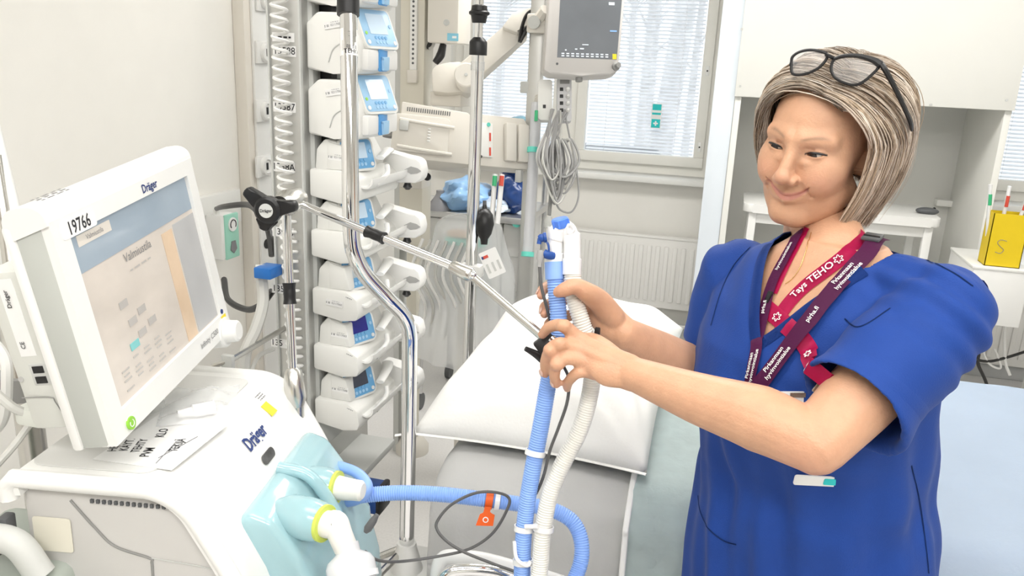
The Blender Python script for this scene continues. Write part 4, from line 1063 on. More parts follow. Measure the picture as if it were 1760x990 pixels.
bm = BM(); tube(bm, [Mg @ Vector((-.12, .06, .96)), Mg @ Vector((-.08, .06, 1.0)), Mg @ Vector((-.03, .06, 1.0)), Mg @ Vector((.0, .06, .955))], .018, n=12); obj('handle', bm, LGREY, gb)
for x in (-.13, -.01):
    for y in (-.02, .19):
        bm = BM(); c_ = Mg @ Vector((x, y, .03)); cyl(bm, c_ - Vector((.012, 0, 0)), c_ + Vector((.012, 0, 0)), .03); obj('caster', bm, DGREY, gb)
# ================================================================== equipment at the far side of the bed
D3 = 3.05
def vpost(px, py, d, half, z0, z1, M=None, depth=None, bev=.004):
    c_ = P(px, py, d); bm = BM(); b2(bm, (c_.x - half, c_.y - (depth or half), z0), (c_.x + half, c_.y + (depth or half), z1), bev=bev); return bm, c_
colm = thing('equipment_column', 'beige vertical equipment column beside the window', 'column', (P(715, 300, D3).x, P(715, 300, D3).y, 0))
bm, c_ = vpost(716, 150, D3 + .03, .048, .9, 2.74); obj('column_profile', bm, BEIGE2, colm)
zc = P(715, 300, D3).z
bm = BM(); b2(bm, (c_.x - .075, c_.y - .03, .0), (c_.x - .052, c_.y + .05, 2.74)); obj('grey_edge', bm, LGREY, colm)
bm = BM(); b2(bm, (c_.x - .004, c_.y - .062, P(715, 122, D3).z), (c_.x + .022, c_.y - .048, 2.74), bev=.001); ps = obj('perforated_strip', bm, WHITE, colm)
z = P(715, 118, D3).z + .02; bm = BM()
while z < P(715, -10, D3).z:
    cyl(bm, (c_.x + .009, c_.y - .0615, z), (c_.x + .009, c_.y - .0635, z), .0045, n=8); z += .0165
o = obj('strip_holes', bm, DGREY, ps); o['kind'] = 'stuff'
bm = BM(); b2(bm, (c_.x - .012, c_.y - .068, P(712, 142, D3).z), (c_.x + .026, c_.y - .046, P(712, 120, D3).z), bev=.003); obj('strip_end', bm, BEIGE, colm)
bm = BM(); b2(bm, (c_.x - .022, c_.y - .03, .06), (c_.x + .022, c_.y + .02, .95), bev=.003); obj('lower_post', bm, BEIGE2, colm)
bm = BM(); b2(bm, (c_.x - .045, c_.y - .06, P(718, 330, D3).z), (c_.x + .05, c_.y + .03, P(718, 268, D3).z), bev=.006); obj('post_bracket', bm, BEIGE, colm)
bm = BM(); lathe(bm, (c_.x, c_.y, 0.0), (0, 0, 1), [(0, .07), (.03, .07), (.06, .05), (.07, .03)], 28); obj('foot', bm, BEIGE, colm)
for px, py in ((702, 285), (735, 305)):
    q = P(px, py, D3 - .1); bm = BM(); lathe(bm, q, -_fw, [(0, .008), (.01, .014), (.025, .014), (.03, .008)], 12); obj('clamp_knob', bm, BLACK, colm)

# wall cabinet part with blue label
a, b = P(750, -40, 2.95), P(790, 76, 2.95)
pn = thing('supply_box', 'beige supply box with a small light blue label', 'box', ((a.x + b.x) / 2, b.y, b.z))
bm = BM(); b2(bm, (a.x, b.y - .05, b.z), (b.x + .01, b.y + .1, a.z + .3), bev=.008); obj('housing', bm, BEIGE, pn)
q = P(781, 64, 2.9); M = axes(Vector((q.x - .005, b.y - .0505, q.z)), (1, 0, 0), (0, 0, 1))
bm = BM(); plate(bm, M, .042, .026, .001); lb = obj('label', bm, mat('sky_label', (0.25, 0.58, 0.74), .5), pn)
bm = BM(); plate(bm, M @ Matrix.Translation((.006, 0, .001)), .016, .008, .0006); obj('label_print', bm, INKW, lb)
q = P(769, 39, 2.9); Mx = Vector((q.x, b.y - .051, q.z)); bm = BM(); lathe(bm, Mx, (0, -1, 0), [(0, .011), (.003, .011), (.003, .007), (.001, .006)], 18); obj('button', bm, LGREY, pn)
bm = BM(); tube(bm, [P(762, 76, 2.95), P(757, 95, 2.95), P(748, 108, 2.95)], [.012, .016, .012], n=10); obj('cable_end', bm, BLACK, pn)
bm = BM(); b2(bm, (a.x + .01, b.y + .02, a.z + .28), (b.x, b.y + .06, 2.75)); obj('hanger', bm, BEIGE, pn)
for i, (x0, x1, m_) in enumerate(((738, 744, CABLEB), (742, 748, CABLEL), (746, 741, CABLEB))):
    cable('supply_cable', ('black supply cable left of the beige box', 'light supply cable left of the beige box', 'black supply cable nearest the beige box')[i], [P(x0, -40, 3.0), P(x0 + 1, 20, 3.0), P((x0 + x1) / 2 + 2, 60, 3.0), P(x1 - 4, 78, 3.0), P(737, 84, 3.0)], .007, m_)

# swing arm
sa = thing('swing_arm', 'beige jointed monitor swing arm before the window', 'swing arm', P(765, 165, 2.95))
Ms = axes(P(768, 132, 2.9), _ri, _up)
S_ = 2.9 / FPX
def pp_(l, c0): return [((x - c0[0]) * S_, -(y - c0[1]) * S_) for x, y in l]
bm = BM(); prism(bm, pp_([(743, 157), (741, 122), (748, 112), (765, 107), (790, 105), (818, 120), (818, 142), (800, 158), (770, 160)], (768, 132)), Ms @ Matrix.Translation((0, 0, -.12)), .12, bev=.008); obj('arm_base', bm, BEIGE, sa)
Ms2 = axes(P(801, 128, 2.86), _ri, _up)
bm = BM(); lathe(bm, P(801, 128, 2.80), _fw, [(0, .038), (.004, .042), (.09, .042)], 30); jj = obj('joint_cover', bm, BEIGE, sa)
bm = BM(); lathe(bm, P(801, 128, 2.798), -_fw, [(0, .006), (.002, .005)], 12); obj('joint_screw', bm, LGREY, jj)
bm = BM(); prism(bm, pp_([(785, 113), (860, 50), (880, 30), (905, 18), (905, 60), (880, 82), (815, 142)], (801, 128)), Ms2 @ Matrix.Translation((0, 0, -.08)), .08, bev=.008); obj('lower_link', bm, BEIGE, sa)
bm = BM(); prism(bm, pp_([(862, 52), (880, 28), (900, 20), (935, 18), (935, 40), (905, 45), (888, 62)], (801, 128)), Ms2 @ Matrix.Translation((0, 0, -.05)), .08, bev=.006); obj('upper_link', bm, BEIGE, sa)
bm = BM(); tube(bm, [P(893, 72, 2.83), P(897, 48, 2.83), P(906, 25, 2.83), P(922, 17, 2.83), P(937, 18, 2.84)], .010, n=10, sq=.6); obj('cable_strap', bm, BLACK, sa)
bm = BM(); tube(bm, [P(893, 72, 2.83), P(905, 50, 2.83), P(912, 42, 2.83)], .008, n=8); obj('cable_strap', bm, BLACK, sa)
q = P(770, 168, 2.98); bm = BM(); b2(bm, (q.x - .06, q.y - .03, q.z - .03), (q.x + .06, q.y + .08, q.z + .02), bev=.005); obj('mount_block', bm, BEIGE, sa)

# module rack box
DR = 2.75
mr = thing('monitor_module_rack', 'beige monitor module box with vent slots behind the drip pole', 'monitor module', P(775, 275, DR))
Mo = axes(P(690, 180, DR), _ri * 1.0 - _up * .10 + _fw * .08, _up)
S2 = DR / FPX
def pr(l): return [((x - 690) * S2, -(y - 180) * S2 - (x - 690) * S2 * -.0) for x, y in l]
W_ = (815 - 690) * S2; H_ = (262 - 172) * S2
bm = BM(); prism(bm, [(0, -H_), (W_, -H_), (W_, -.02), (W_ - .02, 0.0), (0.0, .012)], Mo @ Matrix.Translation((0, 0, -.22)), .22, bev=.005); obj('housing', bm, BEIGE, mr)
bm = BM()
for i in range(20): box(bm, (.022 + i * .0075, -.012 - .002 * i * 0, -.0), (.0032, .014, .003), Mo)
o = obj('vent_slots', bm, DGREY, mr); o['kind'] = 'stuff'
bm = BM(); prism(bm, rrect(.19, .125, .015, 4, .075, -.095), Mo, .02, bev=.004); sd = obj('side_cover', bm, BEIGE, mr)
bm = BM(); b2(bm, (.002, -.09, .018), (.032, -.055, .032), Mo, bev=.003); obj('grey_key', bm, LGREY, sd)
for yy in (-.052, -.142):
    bm = BM(); tube(bm, [Mo @ Vector((.0, yy, .02)), Mo @ Vector((.08, yy - .006, .022)), Mo @ Vector((.185, yy - .01, .02))], .006, n=8); obj('ridge', bm, BEIGE, sd)
for k in range(5):
    bm = BM(); b2(bm, (.098, -.078 - k * .010, .019), (.108, -.072 - k * .010, .024), Mo, bev=.001); obj('grip_rib', bm, WHITE, sd)
bm = BM(); cyl(bm, Mo @ Vector((-.03, -.08, -.02)), Mo @ Vector((-.03, -.11, -.02)), .025); obj('side_wheel', bm, MGREY, mr)
# front bay seen at right with plug-in modules
u2 = (_ri * .95 + _fw * .55).normalized()
Mf = axes(Mo @ Vector((W_, 0, 0)), u2, _up)
bm = BM(); prism(bm, [(0, -H_), (.22, -H_ + .0), (.225, -.035), (.20, .002), (0, .0)], Mf @ Matrix.Translation((0, 0, -.10)), .10, bev=.004); obj('front_bay', bm, BEIGE, mr)
bm = BM(); b2(bm, (.008, -H_ + .03, .0), (.070, -.03, .008), Mf, bev=.002); fm = obj('port_panel', bm, WHITE2, mr)
for yy, m_ in ((-.075, RED), (-.125, RED)):
    bm = BM(); b2(bm, (.055, yy - .016, .007), (.061, yy + .012, .010), Mf); obj('connector', bm, m_, fm)
bm = BM(); cyl(bm, Mf @ Vector((.022, -.147, .008)), Mf @ Vector((.022, -.147, .011)), .005); obj('jack', bm, BLACK, fm)
bm = BM(); cyl(bm, Mf @ Vector((.052, -.035, .008)), Mf @ Vector((.052, -.035, .011)), .007); obj('jack', bm, TEAL, fm)
for k, x in enumerate((.115, .165)):
    bm = BM(); b2(bm, (x, -H_ + .022, .0), (x + .044, -.022, .022), Mf, bev=.006); obj('plug_in_module', bm, BEIGE, mr)
for x in (.02, .19):
    q = Mf @ Vector((x, -H_ - .02, -.02)); bm = BM(); box(bm, q, (.022, .03, .045), bev=.003); obj('mount_foot', bm, LGREY, mr)
q = Mo @ Vector((.05, -H_ + .02, -.05)); bm = BM(); tube(bm, [q, Vector((c_.x + .03, c_.y - .05, q.z - .03))], .015); obj('support_bracket', bm, BEIGE, mr)

# drip pole with black collars
dp0, dp1 = P(838, -60, 2.5), P(800, 640, 2.62)
gx_ = P(806, 590, 2.6); Dx, Dy = gx_.x, gx_.y
dp = thing('drip_pole', 'straight chrome drip pole with two black collars', 'pole', (Dx, Dy, 0))
def onp(py):                                      # point on the vertical pole seen at image height py
    return Vector((Dx, Dy, zon(Vector((Dx, Dy, 0)), py)))
bm = BM(); cyl(bm, onp(90), (Dx, Dy, .1), .0185, n=24); obj('outer_tube', bm, CHROME, dp, smooth=60)
bm = BM(); cyl(bm, onp(-60), onp(90), .0125, n=20); obj('inner_tube', bm, CHROME, dp, smooth=60)
bm = BM(); lathe(bm, onp(8), onp(34) - onp(8), [(0, .014), (.003, .022), (.016, .024), (.02, .030), (.026, .030), (.030, .024), (.05, .020)], 22); obj('collar', bm, BLACK, dp)
bm = BM(); lathe(bm, onp(64), onp(90) - onp(64), [(0, .014), (.01, .024), (.014, .026), (.05, .026)], 22); obj('collar', bm, BLACK, dp)
bm = BM(); cyl(bm, onp(106), onp(121), .0205, n=22); obj('clear_ring', bm, CLEAR, dp)
bm = BM(); q = onp(465); box(bm, q, (.07, .05, .04), bev=.006); obj('clamp', bm, WHITE, dp)
bm = BM(); lathe(bm, (Dx, Dy, 0.02), (0, 0, 1), [(0, .07), (.03, .07), (.06, .05), (.08, .03)], 28); obj('foot', bm, LGREY, dp)
# black hand bulb
hb = thing('hand_bulb', 'black rubber hand bulb hanging on the drip pole', 'bulb', P(832, 420, 2.5))
bm = BM(); lathe(bm, P(833, 352, 2.5), P(832, 421, 2.5) - P(833, 352, 2.5), [(0, .006), (.012, .008), (.014, .014), (.03, .026), (.06, .030), (.09, .022), (.105, .012), (.122, .010)], 24); obj('bulb', bm, BLACK, hb)
bm = BM(); cyl(bm, P(833, 345, 2.5), P(833, 354, 2.5), .006); obj('valve', bm, DGREY, hb)
# white slotted card on the pole
Mw = axes(P(846, 452, 2.5), _ri + _up * .75 * .6 + _fw * .2, _up)
wc = thing('slotted_card', 'small white slotted card clipped to the drip pole', 'card', P(846, 475, 2.5))
bm = BM(); prism(bm, rrect(.058, .085, .004, 2), Mw, .002); cd = obj('card_plate', bm, PAPER, wc)
for x in (-.018, 0, .018):
    bm = BM(); box(bm, (x, -.012, .0024), (.007, .030, .0012), Mw); obj('slot', bm, LGREY, cd)
bm = BM(); box(bm, (-.012, .025, .0026), (.016, .009, .001), Mw); obj('print_mark', bm, RED, cd)
bm = BM(); box(bm, (-.022, .025, .0026), (.006, .009, .001), Mw); obj('print_mark', bm, INKB, cd)

# swab packs by the pole
for i, (px, m_, ln) in enumerate(((848, GREEN, 3), (858, RED, 5))):
    p0, p1 = P(px - 3, 385, 2.72), P(px + ln, 300, 2.72)
    t = thing('catheter_pack', ('white catheter pack with a green mark behind the drip pole', 'white catheter pack with a red mark behind the drip pole')[i], 'pack', p0, 'catheter packs on the far trolley')
    bm = BM(); tube(bm, [p0, p1], .016, n=12, k=2, sq=.5); obj('sleeve', bm, YWHITE, t)
    q = p0.lerp(p1, .76); bm = BM(); tube(bm, [q - _fw * .012, q - _fw * .012 + (p1 - p0) * .2], .008, n=8, k=2); obj('mark', bm, m_, t)

# monitor pole, bedside monitor
mp = P(912, 300, 2.98)
mpo = thing('monitor_pole', 'silver-grey square monitor pole in front of the window', 'pole', (mp.x, mp.y, 0))
bm = BM(); b2(bm, (mp.x - .026, mp.y - .02, .08), (mp.x + .026, mp.y + .02, zon(mp, -60)), bev=.008); obj('pole_profile', bm, ALU, mpo)
q = Vector((mp.x, mp.y - .03, zon(mp, 40))); bm = BM(); b2(bm, q - Vector((.03, .02, .035)), q + Vector((.07, .03, .03)), bev=.008); obj('bracket', bm, BEIGE, mpo)
bm = BM(); cyl(bm, q + Vector((0, -.025, 0)), q + Vector((0, -.035, 0)), .022); obj('bracket_cap', bm, LGREY, mpo)
q = Vector((mp.x - .03, mp.y, zon(mp, 151))); bm = BM(); b2(bm, q - Vector((.02, .02, .02)), q + Vector((.01, .02, .02)), bev=.003); obj('rail_nut', bm, LGREY, mpo)
bm = BM(); b2(bm, (mp.x - .10, mp.y - .25, .0), (mp.x + .28, mp.y + .2, .08), bev=.02); obj('foot', bm, BEIGE, mpo)
DM = 2.72
Mm = axes(P(1003, 20, DM), _ri + _up * -.0 + _fw * .10, _up * 1 + _ri * -.0)
SM = DM / FPX
def mq(x, y): return ((x - 1003) * SM, -(y - 20) * SM)
mon = thing('bedside_monitor', 'grey bedside patient monitor with dark screen before the window', 'monitor', P(1000, 128, DM))
def qpoly(l): return [mq(*p) for p in l]
bm = BM(); prism(bm, qpoly([(934, 122), (945, 128), (1000, 130), (1050, 127), (1064, 120), (1082, -70), (948, -70)]), Mm @ Matrix.Translation((0, 0, -.07)), .07, bev=.008); obj('housing', bm, mat('monitor_grey', (0.62, 0.60, 0.58), .45, var=.01), mon)
bm = BM(); prism(bm, qpoly([(957, 100), (1061, 101), (1076, -70), (966, -70)]), Mm, .001); ms_ = obj('screen', bm, mat('monitor_screen', (0.12, 0.13, 0.14), .12, var=.1, emit=(.25, .26, .28), estr=.3), mon)
GL = mat('screen_text_glow', (0.6, 0.65, 0.7), .2, emit=(.7, .75, .8), estr=.5)
BL = mat('screen_blue_glow', (0.2, 0.35, 0.6), .2, emit=(.25, .42, .7), estr=.5)
def smark(px, py, w_, h_, m_):
    x, y = mq(px, py); bm = BM(); box(bm, (x, y, .0016), (w_ * SM, h_ * SM, .0006), Mm); obj('screen_mark', bm, m_, ms_)
for k in range(10):
    for py in (93, 97): smark(967 + k * 8.5, py, 5, 2, GL)
smark(990, 85, 4, 2, GL); smark(1000, 84, 7, 2, GL); smark(1006, 77, 11, 1.5, GL); smark(972, 87, 3, 2, GL); smark(1055, 52, 12, 2.5, BL); smark(1052, 5, 10, 5, GL); smark(1057, 96, 7, 9, YELL)
kx_, ky_ = mq(1059, 113)
bm = BM(); lathe(bm, Mm @ Vector((kx_, ky_, .0)), Mm.to_3x3() @ Vector((.3, 0, 1)), [(0, .014), (.006, .014), (.008, .009), (.022, .009)], 20); obj('rotary_knob', bm, MGREY, mon)
x, y = mq(957, 111); bm = BM(); cyl(bm, Mm @ Vector((x, y, 0)), Mm @ Vector((x, y, .002)), .004); obj('indicator', bm, DGREY, mon)
bm = BM(); tube(bm, [Mm @ Vector((-.12, .02, -.05)), Vector((mp.x, mp.y - .03, zon(mp, 40)))], .02); obj('mount_arm', bm, BEIGE, mon)
q = P(995, 134, 2.75); bm = BM(); cyl(bm, q + _up * .01, q - _up * .012, .012); obj('rubber_foot', bm, MGREY, mon)
# modules and cable harness under the monitor
DC = 2.82
md = thing('cable_module', 'pale connector module with black sockets under the monitor', 'module', P(970, 200, DC))
Md = axes(P(970, 170, DC), _ri, _up)
bm = BM(); prism(bm, rrect(.05, .155, .008), Md @ Matrix.Translation((0, 0, -.04)), .04, bev=.004); obj('housing', bm, mat('module_grey', (0.62, 0.62, 0.63), .45), md)
for k in range(4):
    bm = BM(); b2(bm, (-.016, -.045 + k * .024, .0), (-.004, -.033 + k * .024, .003), Md, bev=.001); obj('socket', bm, BLACK, md)
    bm = BM(); lathe(bm, Md @ Vector((.012, -.040 + k * .024, 0)), Md.to_3x3() @ Vector((0, 0, 1)), [(0, .008), (.012, .007), (.02, .004)], 10); obj('plug', bm, WHITE, md)
bm = BM(); b2(bm, (-.015, .052, .0), (.018, .066, .002), Md); obj('display_slot', bm, MGREY, md)
bm = BM(); prism(bm, rrect(.05, .14, .01), Md @ Matrix.Translation((-.066, -.0, -.06)), .05, bev=.006); sm = obj('side_module', bm, WHITE2, md)
bm = BM(); b2(bm, (-.074, -.03, -.012), (-.064, -.018, -.008), Md); obj('socket', bm, BLACK, sm)
bm = BM(); tube(bm, [Md @ Vector((-.09, .0, -.03)), Vector((mp.x + .02, mp.y - .02, P(940, 170, DC).z))], .014); obj('mount_arm', bm, BEIGE, md)
rnd = random.Random(4)
lb_ = thing('lead_bundle', 'tangled bundle of grey monitor leads hanging under the modules', 'cables', P(960, 350, DC))
for i in range(16):
    x0 = 962 + rnd.uniform(-18, 18); lo = rnd.uniform(300, 352); wd = rnd.uniform(6, 28); cx = rnd.uniform(948, 972)
    pts = [P(x0, 195 + rnd.uniform(-8, 8), DC), P(cx - wd * .6, 235, DC - .02), P(cx - wd, (lo + 240) / 2, DC - rnd.uniform(0, .05)), P(cx, lo, DC - rnd.uniform(0, .05)), P(cx + wd, (lo + 250) / 2, DC - rnd.uniform(0, .05)), P(cx + wd * .5, 240, DC - .02), P(958 + rnd.uniform(-8, 8), 255, DC)]
    if i == 0: pts = [P(972, 200, DC), P(980, 240, DC), P(992, 300, DC), P(994, 340, DC), P(982, 364, DC), P(962, 360, DC), P(953, 340, DC)]
    bm = BM(); tube(bm, pts, rnd.choice((.0035, .004, .0045)), n=6, k=10); obj('lead', bm, rnd.choice((CABLEG, CABLEL, CABLEG)), lb_)
sb = thing('lead_holder', 'grey strap and clip gathering the leads under the modules', 'holder', P(945, 385, DC))
bm = BM(); tube(bm, [P(958, 235, DC), P(950, 300, DC), P(944, 370, DC)], .016, n=8, sq=.4); obj('strap', bm, MGREY, sb)
bm = BM(); lathe(bm, P(943, 372, DC), P(941, 392, DC) - P(943, 372, DC), [(0, .012), (.02, .016), (.04, .012)], 12); obj('clip', bm, LGREY, sb)
# long clear packaged tube on the pole
tb = thing('packaged_tube', 'long clear tube with teal ends hanging along the monitor pole', 'tube', P(906, 438, 2.85))
bm = BM(); tube(bm, [P(922, 178, 2.86), P(915, 300, 2.86), P(907, 436, 2.86)], .026, n=16, sq=.7); obj('sleeve', bm, mat('frosted_sleeve', (0.80, 0.81, 0.85), .25, trans=.0, alpha=.6), tb)
for a_, b_ in (((907, 433), (906.5, 441)), ((917, 254), (916.5, 263))):
    bm = BM(); tube(bm, [P(*a_, 2.86), P(*b_, 2.86)], .030, n=16, k=2, sq=.75); obj('teal_band', bm, mat('mint_band', (0.16, 0.72, 0.60), .4), tb)
bm = BM(); tube(bm, [P(922, 190, 2.82), P(921, 208, 2.82)], .006, n=8, k=2); obj('green_mark', bm, GREEN, tb)

# steel trolley with bags
ty = P(800, 365, 3.6)
tr = thing('steel_trolley', 'stainless steel trolley with two shelves by the window', 'trolley', (ty.x, ty.y, 0))
zt = ty.z; STL = mat('trolley_steel', (0.60, 0.60, 0.60), .28, .85, var=.04)
xa, xb = P(712, 350, 3.6).x, P(915, 360, 3.6).x
bm = BM(); b2(bm, (xa, ty.y - .02, zt - .03), (xb, ty.y + .45, zt), bev=.004); obj('shelf', bm, STL, tr)
zu = P(890, 243, 3.7).z
bm = BM(); b2(bm, (P(845, 240, 3.7).x, ty.y + .05, zu - .045), (xb, ty.y + .45, zu), bev=.004); obj('upper_shelf', bm, STL, tr)
bm = BM(); b2(bm, (P(845, 240, 3.7).x, ty.y + .04, zu - .10), (xb, ty.y + .06, zu - .055), bev=.003); obj('rail', bm, STL, tr)
for x in (xa + .02, xb - .02):
    for y in (ty.y + .0, ty.y + .42):
        bm = BM(); cyl(bm, (x, y, .08), (x, y, zt - .03), .013); obj('leg', bm, STL, tr)
        bm = BM(); cyl(bm, (x - .012, y, .04), (x + .012, y, .04), .04); obj('caster', bm, DGREY, tr)
for x in (xb - .02, P(850, 300, 3.8).x):
    bm = BM(); cyl(bm, (x, ty.y + .40, zt), (x, ty.y + .40, zu), .013); obj('upper_post', bm, STL, tr)
bm = BM(); b2(bm, (xa + .03, ty.y + .02, zt - .42), (P(862, 400, 3.6).x, ty.y + .40, zt - .04), bev=.01); dw = obj('drawer_unit', bm, WHITE2, tr)
bm = BM(); b2(bm, (P(865, 400, 3.6).x, ty.y + .02, zt - .50), (xb - .03, ty.y + .40, zt - .04), bev=.006); dd_ = obj('drawer_unit', bm, mat('drawer_grey', (0.70, 0.70, 0.69), .45), tr)
for k in (0.14, .30):
    bm = BM(); b2(bm, (P(866, 400, 3.6).x, ty.y + .016, zt - .045 - k), (xb - .032, ty.y + .022, zt - .04 - k)); obj('drawer_gap', bm, LGREY, dd_)
q = P(888, 383, 3.55); tc_ = thing('rail_hook', 'small teal hook on the trolley rail', 'hook', q); bm = BM(); lathe(bm, q + _fw * .02, -_fw, [(0, .012), (.01, .02), (.02, .02), (.03, .01)], 14); obj('hook_head', bm, MATS['mint_band'], tc_); bm = BM(); cyl(bm, q + _fw * .0, q + _fw * .09, .006); obj('hook_stem', bm, STEEL, tc_)
def crumple(name, label, cat, px, py, w_, h_, dep, z0, m_, d, seed):
    c0 = P(px, py, d); c0.z = z0; bm = BM(); bmesh.ops.create_icosphere(bm, subdivisions=4, radius=1)
    for v in bm.verts:
        n_ = noise.noise(v.co * 1.6 + Vector((seed, 0, 0))) * .35 + noise.noise(v.co * 3.5 + Vector((0, seed, 0))) * .15
        p = v.co * (1 + n_); v.co = c0 + Vector((p.x * w_ / 2, p.y * dep / 2, max(-.98, p.z) * h_ / 2 + h_ / 2))
    t = thing(name, label, cat, c0); obj('wrap', bm, m_, t, smooth=35); return t
crumple('blue_bag', 'light blue crumpled plastic bag on the steel trolley', 'bag', 800, 330, .22, .14, .22, zt, mat('light_blue_film', (0.30, 0.52, 0.82), .3, var=.15), 3.65, 1)
crumple('navy_bag', 'dark navy crumpled plastic bag on the steel trolley', 'bag', 882, 330, .16, .19, .15, zt, mat('navy_film', (0.02, 0.06, 0.22), .22, var=.3), 3.62, 5)
crumple('clear_bag', 'clear crumpled bag with blue tint under the navy bag', 'bag', 850, 350, .15, .07, .15, zt, mat('tinted_film', (0.55, 0.65, 0.78), .25, var=.2), 3.60, 9)
crumple('dark_bag', 'dark blue-grey wrapped item on the upper trolley shelf', 'bag', 885, 235, .16, .10, .16, zu, mat('slate_film', (0.16, 0.30, 0.38), .25, var=.4), 3.85, 3)
q = P(757, 318, 3.62); am = thing('resuscitation_mask', 'clear grey resuscitation mask with a red valve on the trolley', 'mask', (q.x, q.y, zt))
q.z = zt
bm = BM(); lathe(bm, q, (0, 0, 1), [(0, .06), (.02, .055), (.05, .03), (.07, .018), (.085, .018)], 20); obj('mask_cone', bm, mat('smoky_plastic', (0.30, 0.30, 0.32), .25, var=.1, alpha=.8), am)
bm = BM(); cyl(bm, q + Vector((-.10, -.02, .05)), q + Vector((-.07, -.02, .05)), .016); obj('red_valve', bm, RED, am)
bm = BM(); cyl(bm, q + Vector((-.07, -.02, .05)), q + Vector((-.02, 0, .05)), .010); obj('valve_tube', bm, CLEAR, am)

# plastic-covered apparatus behind the pillow
bgx = P(802, 470, 3.05)
pc = thing('covered_apparatus', 'apparatus under a clear plastic cover behind the pillow', 'apparatus', (bgx.x, bgx.y, 0))
bm = BM(); NA, NH = 48, 26; rows = []
ztop, zlow = P(800, 372, 2.95).z, P(800, 590, 2.95).z - .1
for k in range(NH + 1):
    f = k / NH
    if f < .25: rr = .02 + .10 * math.sin(f / .25 * math.pi / 2) ; z = ztop - .05 * (f / .25) ** 2
    else: rr = .12 + .07 * (f - .25) / .75; z = ztop - .05 - (ztop - .05 - zlow) * (f - .25) / .75
    row = []
    for i in range(NA):
        a = 2 * math.pi * i / NA; r2 = rr * (1.02 + .18 * noise.noise(Vector((math.cos(a) * 2, math.sin(a) * 2, z * 3))) + .08 * math.sin(a * 9 + 5 * noise.noise(Vector((z * 2, a, 0)))) * min(1, f * 2))
        row.append(bgx.xy.to_3d() + Vector((math.cos(a) * r2, math.sin(a) * r2 * .9, z)))
    rows.append(row)
rings(bm, rows, cap=False); obj('plastic_cover', bm, BAG, pc, smooth=179)
bm = BM(); b2(bm, (bgx.x - .09, bgx.y - .07, .75), (bgx.x + .08, bgx.y + .08, ztop - .07), bev=.02); obj('device_body', bm, mat('device_pale', (0.70, 0.72, 0.72), .5), pc)
bm = BM(); b2(bm, (bgx.x - .06, bgx.y - .09, ztop - .10), (bgx.x + .09, bgx.y - .02, ztop - .075), bev=.006); obj('teal_lid', bm, MATS['mint_band'], pc)
bm = BM(); b2(bm, (bgx.x - .05, bgx.y - .095, ztop - .07), (bgx.x + .04, bgx.y - .03, ztop - .05), bev=.006); obj('peach_part', bm, mat('peach_plastic', (0.72, 0.52, 0.36), .5), pc)
bm = BM(); cyl(bm, (bgx.x, bgx.y, .05), (bgx.x, bgx.y, .76), .03); obj('stand', bm, BEIGE, pc)
bm = BM(); lathe(bm, (bgx.x, bgx.y, 0), (0, 0, 1), [(0, .06), (.03, .06), (.06, .035)], 24); obj('foot', bm, BEIGE, pc)
for i in range(7):
    xo = -.13 + .03 * i
    bm = BM(); tube(bm, [bgx.xy.to_3d() + Vector((xo, -.12, ztop - .08)), bgx.xy.to_3d() + Vector((xo - .03, -.15, ztop - .2)), bgx.xy.to_3d() + Vector((xo + .02, -.14, ztop - .32)), bgx.xy.to_3d() + Vector((xo, -.12, ztop - .45))], .006, n=6); obj('tubing', bm, CABLEL if i % 2 else WHITE, pc)
# ================================================================== bed
BZ, BY0, BY1, BX0, BX1 = .82, 1.44, 2.42, PZ(745, 790, .82).x + .014, 1.42
bed = thing('hospital_bed', 'made hospital bed with white sheets and raised mattress', 'bed', ((BX0 + BX1) / 2, (BY0 + BY1) / 2, 0))
def fold(x, y, z, amp, sc): return amp * noise.noise(Vector((x, y, z)) * sc)
def sheet(bm, x0, x1, lift, zlow, NX=60, amp=.004, seed=0, ends=(False, False), back=True, sc=9):
    """cloth lying over the mattress from the far edge to a hem zlow on the near side, with rounded edge"""
    prof = []
    r = .075
    if back: prof += [(BY1 + .004, zlow + .1), (BY1 + .004, BZ - r)]
    for a in range(0, 91, 18): prof.append((BY1 - r + r * math.cos(R(a)), BZ - r + r * math.sin(R(a))))
    for k in range(1, 24): prof.append((BY1 - r + (BY0 - BY1 + 2 * r) * k / 24, BZ))
    for a in range(0, 91, 12): prof.append((BY0 + r - r * math.sin(R(a)), BZ - r + r * math.cos(R(a))))
    for k in range(1, 18): prof.append((BY0, BZ - r + (zlow - BZ + r) * k / 17))
    grid = []
    for i in range(NX + 1):
        x = x0 + (x1 - x0) * i / NX; row = []
        for y, z in prof:
            n1 = fold(x + seed, y, z, amp, sc) + fold(x * 2 + seed, y * .6, z * .6, amp * .6, sc * 2.2)
            side_ = max(0, min(1, (BZ - .05 - z) / .1))
            p = Vector((x, y, z))
            if side_ > 0: p.y -= (lift + .006 + n1 * 2.0 + .012 * side_ * (math.sin(x * 21 + seed + 2 * noise.noise(Vector((x * 3, z * 3, seed)))) * .6 + .3)) * (1 if y < 2 else -1)
            else: p.z += lift + n1
            if y < BY0 + .06 and z > BZ - .08: p.y -= lift
            row.append(bm.verts.new(p))
        grid.append(row)
    for a, b in zip(grid, grid[1:]):
        for j in range(len(prof) - 1): bm.faces.new((a[j], a[j + 1], b[j + 1], b[j]))
    return grid
bm = BM(); b2(bm, (BX0 + .015, BY0 + .01, .62), (BX1, BY1 - .01, BZ - .006), bev=.07, seg=4); obj('mattress', bm, LINEN, bed)
bm = BM(); g = sheet(bm, BX0 + .035, .22, .002, .50, amp=.004)
